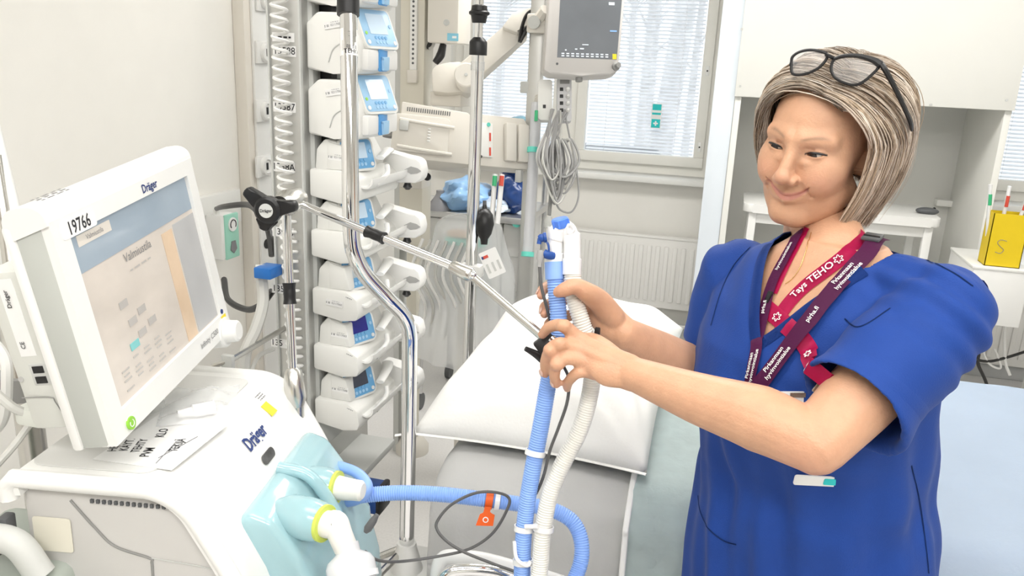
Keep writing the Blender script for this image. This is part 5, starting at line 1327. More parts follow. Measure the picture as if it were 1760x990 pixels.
# head end of the sheet: folded down over the mattress end
first = g[0]; cols = []
for k in range(1, 13):
    f = k / 12; row = []
    for v in first:
        p = v.co.copy(); a = R(90 * min(1, f * 2.5)); dz = max(0, f - .4) / .6 * .30
        p.x -= .05 * math.sin(a) + .006 * math.sin(p.y * 23 + f * 3) * f
        if p.z > .6: p.z = max(.48, p.z - .05 * (1 - math.cos(a)) - dz)
        row.append(bm.verts.new(p))
    cols.append(row)
prev = first
for row in cols:
    for j in range(len(row) - 1):
        try: bm.faces.new((prev[j + 1], prev[j], row[j], row[j + 1]))
        except ValueError: pass
    prev = row
bmesh.ops.solidify(bm, geom=bm.faces[:], thickness=.003)
obj('bottom_sheet', bm, LINEN, bed, smooth=179)
px0 = PZ(1112, 730, BZ + .01).x
bm = BM(); sheet(bm, .215, BX1 - .0, .007, .44, NX=70, amp=.004, seed=3, sc=5); bmesh.ops.solidify(bm, geom=bm.faces[:], thickness=.003); obj('blue_sheet', bm, SHEETB, bed, smooth=179)
# frame below
FR = mat('bed_frame_white', (0.78, 0.78, 0.76), .4)
bm = BM(); b2(bm, (BX0 - .01, BY0 + .03, .50), (BX1, BY1 - .03, .615), bev=.01); obj('mattress_base', bm, FR, bed)
bm = BM(); b2(bm, (BX0 + .25, BY0 + .12, .22), (BX1 - .25, BY1 - .12, .50), bev=.02); obj('lift_unit', bm, LGREY, bed)
bm = BM(); b2(bm, (BX0 + .02, BY0 + .06, .14), (BX1 - .05, BY1 - .06, .24), bev=.02); obj('undercarriage', bm, LGREY, bed)
for x in (BX0 + .12, BX1 - .15):
    for y in (BY0 + .1, BY1 - .1):
        bm = BM(); cyl(bm, (x, y - .025, .072), (x, y + .025, .072), .072, n=22); obj('caster', bm, MGREY, bed)
# corner post holder of the chrome pole and folded side rail
pb = pole_pts[-1]
bm = BM(); lathe(bm, pb + Vector((0, 0, .004)), (0, 0, -1), [(0, .021), (.012, .022), (.04, .03), (.10, .045), (.16, .055)], 24); ch_ = obj('pole_socket', bm, FR, bed)
bm = BM(); b2(bm, (pb.x - .06, pb.y - .05, pb.z - .16), (BX0 + .05, pb.y + .10, pb.z - .06), bev=.015); obj('corner_bracket', bm, FR, bed)
bm = BM(); tube(bm, [P(600, 975, 1.75), P(640, 962, 1.78), P(690, 945, 1.8), P(650, 990, 1.7)], .008); obj('bracket_tube', bm, STEEL, bed)
dr = 1.43
bm = BM(); tube(bm, [P(750, 1040, dr), P(752, 985, dr), P(760, 962, dr), P(780, 957, dr), P(830, 962, dr), P(880, 975, dr), P(930, 990, dr), P(990, 1010, dr)], .013, n=12); obj('side_rail', bm, FR, bed)
bm = BM(); tube(bm, [P(745, 1030, dr - .03), P(765, 990, dr - .03), P(790, 980, dr - .03), P(840, 981, dr - .03), P(880, 992, dr - .03), P(940, 1020, dr - .03)], .011, n=14); obj('rail_handle', bm, CHROME, bed, smooth=179)
a = P(700, 1000, dr + .02); bm = BM(); b2(bm, (a.x - .02, BY0 - .06, .40), (BX0 + .75, BY0 - .035, .53), bev=.01); obj('rail_panel', bm, FR, bed)

# pale teal underpad over the bed
bm = BM(); sheet(bm, px0, .24, .012, .46, NX=40, amp=.003, seed=8, sc=16); bmesh.ops.solidify(bm, geom=bm.faces[:], thickness=.004)
pad = thing('bed_pad', 'pale teal absorbent pad with white hem draped across the bed', 'pad', (px0 + .15, 2.0, BZ)); obj('pad_cloth', bm, PADT, pad, smooth=179)
bm = BM()
pts = [Vector((px0 + .002, y, BZ + .018)) for y in (2.35, 2.2, 2.0, 1.8, 1.62, BY0 + .06)] + [Vector((px0 + .002, BY0 - .028, z)) for z in (BZ - .05, .74, .66, .58, .5, .46)]
tube(bm, pts, .006, n=8, sq=.6); obj('hem', bm, LINEN, pad)

# pillow
def pillow():
    bm = BM(); NU, NV = 56, 46
    W, Lp, Hh = .50, .80, .175
    c = Vector(((PZ(742, 760, BZ).x + PZ(1092, 795, BZ).x) / 2 + .005, 1.53 + .35, BZ + .03))
    rz = R(-1)
    top, bot = [], []
    for s, store in ((1, top), (-1, bot)):
        for i in range(NU + 1):
            row = []
            for j in range(NV + 1):
                u, v = -1 + 2 * i / NU, -1 + 2 * j / NV
                e = (1 - u ** 4) * (1 - v ** 4); h = Hh * .5 * max(0, e) ** .55
                # pulled-in sides between the corners
                pu = u * (1 - .05 * (1 - v * v)); pv = v * (1 - .05 * (1 - u * u))
                x, y = pu * W / 2, pv * Lp / 2
                if s > 0:
                    h *= 1 + .10 * v
                    wr = noise.noise(Vector((x * 5, y * 5, 3))) * .020 + noise.noise(Vector((x * 11 + y * 5, y * 4 - x * 3, 9))) * .013
                    ang = math.atan2(v + 1, u - 1); dc = math.hypot(u - .95, v + .95)
                    wr += .007 * math.sin(ang * 16) * math.exp(-((dc - .5) / .35) ** 2)
                    ang2 = math.atan2(v + 1, u + 1); dc2 = math.hypot(u + .95, v + .95)
                    wr += .006 * math.sin(ang2 * 14) * math.exp(-((dc2 - .45) / .3) ** 2)
                    zz = h * 1.35 + wr * min(1, e * 3)
                else: zz = -h * .35
                p = Vector((x, y, zz)); p = Matrix.Rotation(rz, 3, 'Z') @ p + c
                p.z += .055 * (v + 1) / 2 * 1.0
                row.append(bm.verts.new(p))
            store.append(row)
        g_ = store
        for a, b in zip(g_, g_[1:]):
            for j in range(NV): bm.faces.new((a[j], a[j + 1], b[j + 1], b[j]))
    bmesh.ops.remove_doubles(bm, verts=bm.verts, dist=.0004)
    t = thing('pillow', 'plump white pillow at the head of the bed', 'pillow', c)
    o = obj('pillow_case', bm, PILLOW, t, smooth=179)
    edge = [top[i][0].co.copy() if False else None for i in ()]
    # piping flap along the near open edge
    bm = BM(); pts = []
    for i in range(NU + 1):
        u = -1 + 2 * i / NU; pv = -1 * (1 - .05 * (1 - u * u)); p = Matrix.Rotation(rz, 3, 'Z') @ Vector((u * W / 2, pv * Lp / 2, 0)) + c; pts.append(p + Vector((0, -.006, .002)))
    pts = [pts[0] + Vector((-.03, -.01, -.005))] + pts
    tube(bm, pts, .005, n=8, raw=True, sq=.35); obj('case_hem', bm, PILLOW, t)
    return t
pillow()

# ================================================================== breathing circuit
circ = thing('breathing_circuit', 'blue and white corrugated breathing hoses held in both hands', 'hose', P(965, 400, 1.15))
A_ = [P(953, 452, 1.175), P(956, 500, 1.175), P(960, 548, 1.175), P(958, 590, 1.18), P(944, 650, 1.19), P(930, 730, 1.20), P(915, 810, 1.21), P(904, 880, 1.22), P(898, 960, 1.23), P(902, 1040, 1.25), P(945, 1060, 1.28), P(990, 990, 1.31), P(1000, 940, 1.32), P(985, 898, 1.33), P(945, 875, 1.335), P(890, 866, 1.335), P(830, 858, 1.335), P(760, 850, 1.335), P(690, 847, 1.335), P(630, 851, 1.335), P(575, 858, 1.34), P(550, 850, 1.37)]
bm = BM(); hose(bm, A_, .0122); obj('blue_hose', bm, HOSEB, circ, smooth=60)
bm = BM(); tube(bm, [P(952.5, 450, 1.175), P(954, 480, 1.175)], .0142, n=24, k=2); obj('blue_cuff', bm, HOSEB, circ)
B_ = [P(984, 470, 1.165), P(987, 510, 1.165), P(1000, 555, 1.165), P(1016, 605, 1.17), P(1016, 665, 1.18), P(998, 735, 1.19), P(968, 795, 1.20), P(945, 850, 1.205), P(932, 920, 1.21), P(926, 990, 1.215), P(900, 1090, 1.2), P(800, 1150, 1.16), P(680, 1110, 1.13), P(612, 1030, 1.12)]
bm = BM(); hose(bm, B_, .0122); obj('white_hose', bm, HOSEW, circ, smooth=60)
# tinted loop from the front valve
bm = BM(); tube(bm, [P(528, 797, 1.38), P(575, 800, 1.36), P(612, 812, 1.34), P(631, 833, 1.32), P(625, 852, 1.315), P(600, 862, 1.32), P(570, 862, 1.335)], .0088, n=16); obj('blue_link_tube', bm, HOSEB, circ)
# wye piece
bm = BM(); lathe(bm, P(953, 449.5, 1.175), P(955, 398, 1.17) - P(953, 449.5, 1.175), [(0, .0132), (.012, .0132), (.013, .0118), (.05, .0118)], 22); wy = obj('wye_left_leg', bm, YWHITE, circ)
bm = BM(); lathe(bm, P(983, 472, 1.165), P(984, 400, 1.165) - P(983, 472, 1.165), [(0, .0135), (.022, .0138), (.023, .0124), (.058, .0118), (.062, .008)], 22); obj('wye_right_leg', bm, YWHITE, circ)
bm = BM(); tube(bm, [P(955, 412, 1.17), P(960, 395, 1.168), P(966, 384, 1.166)], [.012, .0125, .010], n=20); tube(bm, [P(983, 420, 1.165), P(978, 398, 1.166), P(968, 386, 1.166)], [.0115, .012, .010], n=20); obj('wye_head', bm, YWHITE, circ)
bm = BM(); lathe(bm, P(965, 391, 1.166), P(961, 373, 1.162) - P(965, 391, 1.166), [(0, .0115), (.003, .0125), (.012, .0125), (.014, .0105)], 22); cpo = obj('blue_cap', bm, mat('cap_blue', (0.10, 0.25, 0.80), .35), circ)
for i in range(9):
    an = 2 * math.pi * i / 9; d = (P(961, 373, 1.162) - P(965, 391, 1.166)).normalized(); x, y = frame_of(d); c0 = P(963.5, 384, 1.164) + (x * math.cos(an) + y * math.sin(an)) * .0125
    if i % 2 == 0:
        bm = BM(); cyl(bm, c0 - d * .005, c0 + d * .005, .0018, n=6); obj('cap_rib', bm, MATS['cap_blue'], cpo)
bm = BM(); tube(bm, [P(976, 402, 1.155), P(976, 388, 1.152), P(984, 387, 1.152), P(986, 396, 1.153), P(980, 402, 1.155)], .002, n=6); obj('strap_loop', bm, YWHITE, circ)
# side port with tethered dark blue plug and temperature probe
DBL = mat('dark_blue_plug', (0.015, 0.07, 0.30), .35)
bm = BM(); tube(bm, [P(951, 440, 1.165), P(940, 438, 1.16), P(934, 434, 1.16)], .006, n=12); obj('side_port', bm, DBL, circ)
bm = BM(); lathe(bm, P(925, 410, 1.16), P(938, 408, 1.16) - P(925, 410, 1.16), [(0, .004), (.003, .006), (.007, .006), (.008, .0075), (.012, .0075)], 16); lathe(bm, P(928, 410, 1.16), P(926, 422, 1.16) - P(928, 410, 1.16), [(0, .0035), (.008, .0035)], 12); pg = obj('port_plug', bm, DBL, circ)
bm = BM(); tube(bm, [P(935, 411, 1.16), P(942, 420, 1.158), P(943, 432, 1.158), P(938, 440, 1.16)], .0016, n=6); obj('plug_tether', bm, DBL, circ)
bm = BM(); lathe(bm, P(930, 430, 1.158), P(927, 455, 1.158) - P(930, 430, 1.158), [(0, .0055), (.012, .0052), (.016, .0035), (.024, .003)], 14); obj('probe_plug', bm, CABLEG, circ)
bm = BM(); tube(bm, [P(927, 453, 1.158), P(930, 490, 1.158), P(938, 522, 1.165), P(948, 560, 1.19), P(965, 620, 1.20), P(977, 650, 1.17), P(975, 690, 1.16), P(960, 735, 1.17), P(945, 775, 1.185), P(930, 830, 1.215), P(893, 905, 1.235), P(888, 960, 1.24), P(885, 1000, 1.24)], .0024, n=8); obj('probe_cable', bm, CABLED, circ)
# translucent clips
def clip(px, py, d, r, axis_px, m_=None):
    c0 = P(px, py, d); dd = (P(px + axis_px[0], py + axis_px[1], d) - c0).normalized()
    bm = BM(); lathe(bm, c0 - dd * .004, dd, [(0, r), (.008, r), (.008, r - .002), (0, r - .002), (0, r)], 22, cap=False); return obj('hose_clip', bm, m_ or YWHITE, circ)
clip(920, 778, 1.205, .0155, (-8, 40)); clip(901, 908, 1.225, .0155, (-3, 40)); clip(899, 965, 1.23, .0155, (0, 40)); clip(934, 908, 1.21, .0155, (-5, 40)); clip(855, 861, 1.335, .0158, (40, 6))
bm = BM(); tube(bm, [P(903, 905, 1.205), P(925, 905, 1.195)], .0035, n=8, k=2); obj('clip_bridge', bm, YWHITE, circ)
bm = BM(); tube(bm, [P(884, 930, 1.22), P(888, 960, 1.215), P(905, 972, 1.21), P(912, 965, 1.21)], .003, n=8); obj('clip_strap', bm, YWHITE, circ)
bm = BM(); box(bm, P(1026, 578, 1.155), (.008, .008, .026), Matrix(), bev=.002); obj('strain_clip', bm, BLACK, circ)
# orange tag
tg = P(838, 868, 1.32)
ot = thing('orange_tag', 'orange paper tag tied around the blue hose', 'tag', tg)
ORNG = mat('orange_tag', (0.80, 0.12, 0.015), .5)
bm = BM(); c0 = P(841, 859, 1.335); dd = (P(881, 865, 1.335) - c0).normalized(); lathe(bm, c0 - dd * .006, dd, [(0, .0150), (.012, .0150), (.012, .0140), (0, .0140), (0, .0150)], 22, cap=False); obj('tag_loop', bm, ORNG, ot)
Mt = axes(P(836, 890, 1.318), _ri - _up * .1, _up)
bm = BM(); prism(bm, [(-.004, .018), (.006, .018), (.005, .010), (.008, .008), (.013, .006), (.012, -.012), (-.016, -.014), (-.011, .005), (-.006, .008)], Mt, .0008); lf = obj('tag_leaf', bm, ORNG, ot, smooth=0)
bm = BM(); bmesh.ops.create_circle(bm, cap_ends=True, segments=18, radius=.0048, matrix=Mt @ Matrix.Translation((-.001, -.003, .0012))); o = obj('tag_emblem', bm, INKW, lf)
bm = BM(); bmesh.ops.create_circle(bm, cap_ends=True, segments=14, radius=.0032, matrix=Mt @ Matrix.Translation((-.001, -.003, .0016))); obj('tag_emblem_core', bm, ORNG, lf)
# looping grey sensor cable
cable('sensor_cable', 'thin grey cable looping over the blue hose in front of the bed', [P(628, 948, 1.18), P(650, 963, 1.22), P(690, 965, 1.28), P(760, 955, 1.30), P(810, 942, 1.30), P(848, 915, 1.30), P(872, 875, 1.30), P(874, 855, 1.305), P(850, 846, 1.305), P(815, 848, 1.305), P(775, 868, 1.30), P(752, 895, 1.295), P(752, 912, 1.29), P(770, 932, 1.285), P(800, 950, 1.28), P(850, 970, 1.27), P(895, 988, 1.26), P(900, 1010, 1.25)], .0024, CABLED)
# ================================================================== the woman
PSB, PSH = R(58), R(45)
MBo = Matrix.Translation(CF(.452, 1.135, 0)) @ Matrix.Rotation(math.pi - PSB + YAW, 4, 'Z')     # body: x = her right, y = forward
head_at = P(1411, 243, 1.18)
MH = Matrix.Translation(head_at) @ Matrix.Rotation(math.pi - PSH + YAW, 4, 'Z') @ Matrix.Rotation(R(-8), 4, 'X') @ Matrix.Rotation(R(-6), 4, 'Y') @ Matrix.Scale(.93, 4)
wo_loc = Vector((MBo.translation.x, MBo.translation.y, 0))
woman = thing('person', 'smiling woman in blue scrub top holding the hoses with both hands', 'person', wo_loc)
SKIN = mat('skin', (0.66, 0.40, 0.28), .46, var=.05, scale=45, sss=.12, attr='tint', bump=.3, bscale=300)

# ---- head as a smooth distance field, sampled on a sphere of directions
def np_head():
    nu, nv = 340, 270
    u = np.linspace(-math.pi, math.pi, nu, endpoint=False); az = u - .62 * np.sin(u)
    el = np.linspace(-math.pi / 2 + .01, math.pi / 2 - .01, nv)
    A, E = np.meshgrid(az, el)
    D = np.stack([np.cos(E) * np.sin(A), np.cos(E) * np.cos(A), np.sin(E)], -1).reshape(-1, 3)
    c0 = np.array([0, .012, -.03])
    def ell(p, c, r):
        q = (p - c) / r; k0 = np.linalg.norm(q, axis=1); k1 = np.linalg.norm(q / r, axis=1); return k0 * (k0 - 1) / np.maximum(k1, 1e-9)
    def cap(p, a, b, ra, rb):
        a, b = np.array(a, float), np.array(b, float); ab = b - a; t = np.clip(((p - a) @ ab) / (ab @ ab), 0, 1)
        return np.linalg.norm(p - a - t[:, None] * ab, axis=1) - (ra + (rb - ra) * t)
    def smin(a, b, k):
        h = np.clip(.5 + .5 * (b - a) / k, 0, 1); return b * (1 - h) + a * h - k * h * (1 - h)
    def ssub(a, b, k):                            # a minus b
        h = np.clip(.5 - .5 * (a + b) / k, 0, 1); return a * (1 - h) - b * h + k * h * (1 - h)
    V = lambda *x: np.array(x, float)
    def sdf(p):
        q = p.copy(); q[:, 0] = np.abs(q[:, 0])
        d = ell(q, V(0, -.010, .032), V(.074, .095, .082))
        d = smin(d, ell(q, V(0, .034, -.03), V(.063, .056, .082)), .03)
        d = smin(d, ell(q, V(.0, .022, -.070), V(.061, .054, .047)), .025)
        d = smin(d, cap(q, (.055, .002, -.068), (.016, .066, -.103), .015, .015), .022)
        d = smin(d, cap(q, (0, .070, -.104), (.008, .070, -.104), .016, .014), .016)
        d = smin(d, ell(q, V(.041, .056, -.024), V(.025, .026, .022)), .022)          # cheek bone
        d = smin(d, ell(q, V(.035, .067, -.042), V(.023, .022, .021)), .016)          # smiling cheek
        d = smin(d, cap(q, (.010, .086, .021), (.046, .068, .020), .009, .009), .014) # brow
        d = ssub(d, ell(q, V(.032, .102, -.002), V(.0165, .018, .0125)), .012)        # eye socket
        d = smin(d, ell(q, V(.0315, .0725, .000), V(.0138, .0138, .0120)), .005)      # closed lids
        d = smin(d, cap(q, (.020, .0855, -.0135), (.043, .073, -.013), .0035, .003), .009) # lower lid pad
        # nose
        d = smin(d, cap(q, (0, .088, .012), (0, .1085, -.032), .0070, .0098), .012)
        d = smin(d, ell(q, V(0, .1105, -.0360), V(.0112, .0100, .0092)), .008)
        d = smin(d, ell(q, V(.0128, .0985, -.0410), V(.0075, .0100, .0074)), .006)
        d = ssub(d, ell(q, V(.0075, .105, -.0515), V(.0042, .0065, .0035)), .003)     # nostril
        # mouth
        d = smin(d, cap(q, (0, .0865, -.0635), (.025, .0785, -.0595), .0060, .0032), .008)
        d = smin(d, cap(q, (0, .0862, -.0750), (.022, .0795, -.0695), .0066, .0034), .008)
        mz = -.0690 + .0115 * (q[:, 0] / .026) ** 2
        mc = np.stack([q[:, 0], q[:, 1] - (.0945 - 9.0 * q[:, 0] ** 2), q[:, 2] - mz], 1)
        gro = np.maximum(np.sqrt(mc[:, 1] ** 2 * .12 + mc[:, 2] ** 2) - .0016, q[:, 0] - .0350)
        d = ssub(d, gro, .0035)
        d = ssub(d, cap(q, (.019, .0985, -.043), (.037, .0800, -.064), .0013, .0009), .007)  # smile fold
        d = ssub(d, cap(q, (.0, .0955, -.0875), (.012, .091, -.087), .003, .002), .010)       # chin crease
        d = ssub(d, cap(q, (0, .1005, -.058), (0, .0975, -.063), .0022, .002), .004)          # philtrum
        # open slit between the lids
        ez = .0012 + .0016 * ((q[:, 0] - .0315) / .0125)
        slit = np.maximum(np.sqrt(((q[:, 0] - .0315) / .0120) ** 2 + ((q[:, 2] - ez) / .0034) ** 2) * .0034 - .0034, .0795 - q[:, 1] - .30 * 0)
        d = ssub(d, slit, .0009)
        # crease above the lid, crow's feet
        d = ssub(d, cap(q, (.020, .0872, .0085), (.045, .0735, .0065), .0009, .0006), .004)
        for zz in (-.002, -.008, .004): d = ssub(d, cap(q, (.049, .0665, zz * .5), (.060, .0525, zz * 1.6 - .002), .0006, .0003), .003)
        for zz, xx in ((.048, .034), (.058, .036), (.066, .032)): d = ssub(d, cap(q, (0, .0935 - (zz - .048) * .25, zz), (xx, .083 - (zz - .048) * .25, zz + .002), .0001, .0001), .004)
        # neck and ear
        d = smin(d, cap(q, (0, -.020, -.07), (0, -.044, -.20), .049, .049), .018)
        d = smin(d, ell(q, V(.073, -.018, -.018), V(.006, .014, .027)), .006)
        return d
    r = np.full(len(D), .285)
    for _ in range(42):
        r -= np.clip(sdf(c0 + D * r[:, None]), -.01, .02) * .85
    return c0 + D * r[:, None], nu, nv
HV, nu, nv = np_head()
hq = HV.copy(); hx = np.abs(hq[:, 0])
def blob(c, s, sx=True):
    x = hx if sx else hq[:, 0]; return np.exp(-(((x - c[0]) / s[0]) ** 2 + ((hq[:, 1] - c[1]) / s[1]) ** 2 + ((hq[:, 2] - c[2]) / s[2]) ** 2))
base = np.array([.66, .375, .235]); tint = np.tile(base, (len(hq), 1))
def mixc(w_, col): 
    global tint
    tint = tint * (1 - w_[:, None]) + np.array(col) * w_[:, None]
mixc(.50 * blob((.040, .065, -.036), (.020, .03, .016)), (.70, .30, .22))
mixc(.35 * blob((0, .112, -.038), (.014, .02, .012)), (.66, .30, .22))
lipw = np.clip(1.35 * np.exp(-((hq[:, 2] - (-.0690 + .0115 * (hx / .026) ** 2)) / (.0054 * np.clip(1 - (hx / .034) ** 2, .05, 1) ** .5)) ** 4) * (hx < .033) * (hq[:, 1] > .06), 0, .72)
mixc(lipw, (.58, .23, .20))
bw = np.exp(-((hq[:, 2] - (.0205 + .006 * np.sin(np.clip((hx - .014) / .036, 0, 1) * 2.4))) / .0026) ** 2) * np.clip((hx - .011) / .006, 0, 1) * np.clip((.052 - hx) / .014, 0, 1) * (hq[:, 1] > .04)
mixc(.70 * bw, (.28, .17, .11))
lash = np.exp(-((hq[:, 2] - (.0046 + .0016 * ((hx - .0315) / .0125) - .0026 * ((hx - .0315) / .0125) ** 2)) / .0014) ** 2) * (np.abs(hx - .0325) < .0150) * (hq[:, 1] > .05)
mixc(np.clip(1.1 * lash, 0, .95), (.03, .02, .018))
mixc(.30 * blob((.032, .08, .010), (.014, .03, .006)), (.50, .27, .20))

MHn = np.array(MH); HW = HV @ MHn[:3, :3].T + MHn[:3, 3]
fi = []
for j in range(nv - 1):
    a = np.arange(nu) + j * nu; b = np.roll(np.arange(nu), -1) + j * nu
    fi.append(np.stack([a, b, b + nu, a + nu], 1))
HF = np.concatenate(fi)

# ---- arms, hands, neck and chest: lofted limbs fused by a voxel remesh
def B(x, y, z): return MBo @ Vector((x, y, z))
def limb(bm, pts, rad, k=6, n=16, sq=1.0, flat_dir=None):
    """tapered limb with rounded ends; rad per point"""
    p = spline(pts, k); L = len(p) - 1
    rr = [float(np.interp(i / L, np.linspace(0, 1, len(rad)), rad)) for i in range(L + 1)]
    # rounded ends
    t0 = (p[0] - p[1]).normalized(); t1 = (p[-1] - p[-2]).normalized()
    P_, R_ = [], []
    for a in (75, 50, 25): P_.append(p[0] + t0 * rr[0] * math.sin(R(a))); R_.append(rr[0] * math.cos(R(a)))
    P_ += p; R_ += rr
    for a in (25, 50, 75): P_.append(p[-1] + t1 * rr[-1] * math.sin(R(a))); R_.append(rr[-1] * math.cos(R(a)))
    fr = pframes(P_)
    rs = []
    for q, r_, (t, x, y) in zip(P_, R_, fr):
        if flat_dir is not None:
            y = (flat_dir - t * flat_dir.dot(t)).normalized(); x = y.cross(t)
        rs.append([q + (x * math.cos(a) + y * math.sin(a) * sq) * r_ for a in [2 * math.pi * i / n for i in range(n)]])
    rings(bm, rs)
S_L, S_R = B(-.168, -.005, 1.335), B(.165, .0, 1.30)
E_L, W_L = P(1402, 762, .965), P(1085, 641, 1.09)
E_R, W_R = P(1218, 655, 1.36), P(1072, 572, 1.20)
0 and print('upper L', (S_L - E_L).length, 'fore L', (E_L - W_L).length, 'upper R', (S_R - E_R).length, 'fore R', (E_R - W_R).length)
bm = BM()
# near (left) arm
limb(bm, [S_L, S_L.lerp(E_L, .35), S_L.lerp(E_L, .7), E_L], [.050, .047, .044, .038], n=20)
m1 = E_L.lerp(W_L, .28) + Vector((0, 0, .004))
limb(bm, [E_L, m1, E_L.lerp(W_L, .62), W_L], [.037, .0415, .033, .0225], n=20)
limb(bm, [E_L - (W_L - E_L).normalized() * .012 + Vector((0, 0, -.008)), E_L], [.022, .03], n=14)
# far (right) arm
limb(bm, [S_R, S_R.lerp(E_R, .35), S_R.lerp(E_R, .7), E_R], [.050, .046, .042, .037], n=20)
limb(bm, [E_R, E_R.lerp(W_R, .3), E_R.lerp(W_R, .65), W_R], [.037, .041, .033, .0235], n=20)
# near hand: back towards the camera
def HP(px, py, d): return P(px, py, d)
kn = [HP(995, 583, 1.112), HP(1003, 601, 1.104), HP(1012, 621, 1.102), HP(1023, 640, 1.106)]
wl = W_L
for i, k_ in enumerate(kn):
    w0 = wl + (HP(1075, 628 + i * 10, 1.09) - HP(1075, 643, 1.09)) * .9
    limb(bm, [w0, w0.lerp(k_, .55) - _fw * .0065, k_ - _fw * .0015], [.015, .0110, .0105], n=12)
limb(bm, [wl, HP(1048, 634, 1.092), HP(1020, 618, 1.10)], [.021, .025, .020], n=16, sq=.62, flat_dir=-_fw + _up * .25)
limb(bm, [kn[0], HP(968, 560, 1.105), HP(945, 562, 1.12), HP(932, 575, 1.135)], [.0105, .0092, .0082, .0068], n=12)
limb(bm, [kn[1], HP(962, 592, 1.098), HP(946, 603, 1.102), HP(938, 622, 1.115), HP(937, 642, 1.13)], [.0105, .0097, .0092, .0082, .0068], n=12)
limb(bm, [kn[2], HP(975, 616, 1.095), HP(957, 627, 1.10), HP(953, 645, 1.112), HP(956, 660, 1.125)], [.0102, .0093, .0088, .0080, .0066], n=12)
limb(bm, [kn[3], HP(995, 640, 1.10), HP(980, 652, 1.112), HP(975, 662, 1.13), HP(975, 668, 1.145)], [.0092, .0082, .0075, .0068, .0058], n=12)
limb(bm, [wl.lerp(HP(1040, 610, 1.10), .5), HP(1030, 595, 1.115), HP(1008, 585, 1.145), HP(985, 590, 1.165), HP(970, 600, 1.172)], [.018, .0145, .0115, .010, .0075], n=12)
for q_, r_ in zip((HP(962, 591, 1.093), HP(946, 602, 1.097), HP(957, 626, 1.094), HP(968, 560, 1.100)), (.0095, .0097, .0094, .0096)): limb(bm, [q_ - _ri * .001, q_ + _ri * .002], [r_, r_], n=12)
for k_ in kn: limb(bm, [k_ - _fw * .002 - _ri * .001, k_ - _fw * .002 + _ri * .002], [.0112, .0112], n=12)
# far hand: thumb in front of the hoses, fingers behind
kr = [HP(1012, 500, 1.205), HP(1014, 516, 1.217), HP(1018, 534, 1.225), HP(1025, 550, 1.228)]
for i, k_ in enumerate(kr):
    w0 = W_R + (HP(1072, 560 + i * 8, 1.2) - HP(1072, 572, 1.2)) * .9
    limb(bm, [w0, w0.lerp(k_, .5), k_], [.017, .0145, .0110], n=12)
limb(bm, [W_R, HP(1048, 552, 1.20), HP(1022, 528, 1.205)], [.0225, .027, .022], n=16, sq=.7, flat_dir=-_fw + _up * .4)
limb(bm, [kr[0], HP(985, 488, 1.222), HP(950, 490, 1.222), HP(933, 498, 1.205), HP(930, 508, 1.19)], [.0105, .0095, .009, .0083, .0068], n=12)
limb(bm, [kr[1], HP(985, 512, 1.232), HP(952, 520, 1.232), HP(936, 528, 1.212), HP(936, 540, 1.196)], [.0105, .0095, .009, .0083, .0068], n=12)
limb(bm, [kr[2], HP(988, 540, 1.238), HP(958, 548, 1.238), HP(944, 556, 1.22), HP(942, 565, 1.205)], [.010, .009, .0088, .008, .0065], n=12)
limb(bm, [kr[3], HP(995, 562, 1.238), HP(970, 568, 1.238), HP(955, 574, 1.225)], [.009, .008, .0075, .006], n=12)
limb(bm, [HP(1052, 545, 1.19), HP(1030, 518, 1.17), HP(1008, 502, 1.148), HP(988, 492, 1.138), HP(970, 498, 1.138), HP(960, 502, 1.143)], [.019, .0175, .0145, .0115, .0108, .0085], n=14)
# neck and chest core
nb = MH @ Vector((0, -.030, -.115))
limb(bm, [MH @ Vector((0, -.022, -.06)), nb, B(0, -.014, 1.36), B(0, .0, 1.28)], [.045, .0455, .050, .066], n=24)
def section(z, cx, cy, a, b, e=2.3, n=40):
    out = []
    for i in range(n):
        t = 2 * math.pi * i / n; c_, s_ = math.cos(t), math.sin(t)
        out.append(B(cx + a * math.copysign(abs(c_) ** (2 / e), c_), cy + b * math.copysign(abs(s_) ** (2 / e), s_), z))
    return out
def tz(z): return -.012 * max(0, 1.3 - z) / .4, -.036 * max(0, 1.3 - z) / .4
TORSO = [(z, tz(z)[0], cy + tz(z)[1], a * 1.04, b * 1.04) for z, cy, a, b in (
    (.72, .0, .198, .158), (.85, .0, .192, .150), (.95, 0, .180, .142), (1.03, .002, .168, .131), (1.10, .012, .166, .133), (1.17, .024, .168, .140),
    (1.235, .018, .170, .126), (1.29, .006, .166, .104), (1.335, -.004, .146, .084), (1.37, -.010, .112, .070), (1.395, -.016, .080, .058))]
rings(bm, [section(z, cx, cy, a - .018, b - (.016 if z < 1.2 else .012)) for z, cx, cy, a, b in TORSO if z > .9])

def remeshed(bm, vox, smooth_it, name):
    me = bpy.data.meshes.new(name); bmesh.ops.recalc_face_normals(bm, faces=bm.faces); bm.to_mesh(me); bm.free()
    o = bpy.data.objects.new(name, me); COL.objects.link(o)
    r = o.modifiers.new('r', 'REMESH'); r.mode = 'VOXEL'; r.voxel_size = vox
    if smooth_it:
        s = o.modifiers.new('s', 'SMOOTH'); s.iterations = smooth_it; s.factor = .5
    dg = bpy.context.evaluated_depsgraph_get(); ev = bpy.data.meshes.new_from_object(o.evaluated_get(dg))
    bpy.data.objects.remove(o); bpy.data.meshes.remove(me)
    V_ = np.empty(len(ev.vertices) * 3); ev.vertices.foreach_get('co', V_); V_ = V_.reshape(-1, 3)
    Fq = [tuple(p.vertices) for p in ev.polygons]; bpy.data.meshes.remove(ev)
    return V_, Fq
def remove_fold(V_): return V_
BV, BF = remeshed(bm, .0023, 5, 'body_core')
BT = np.tile(base, (len(BV), 1))
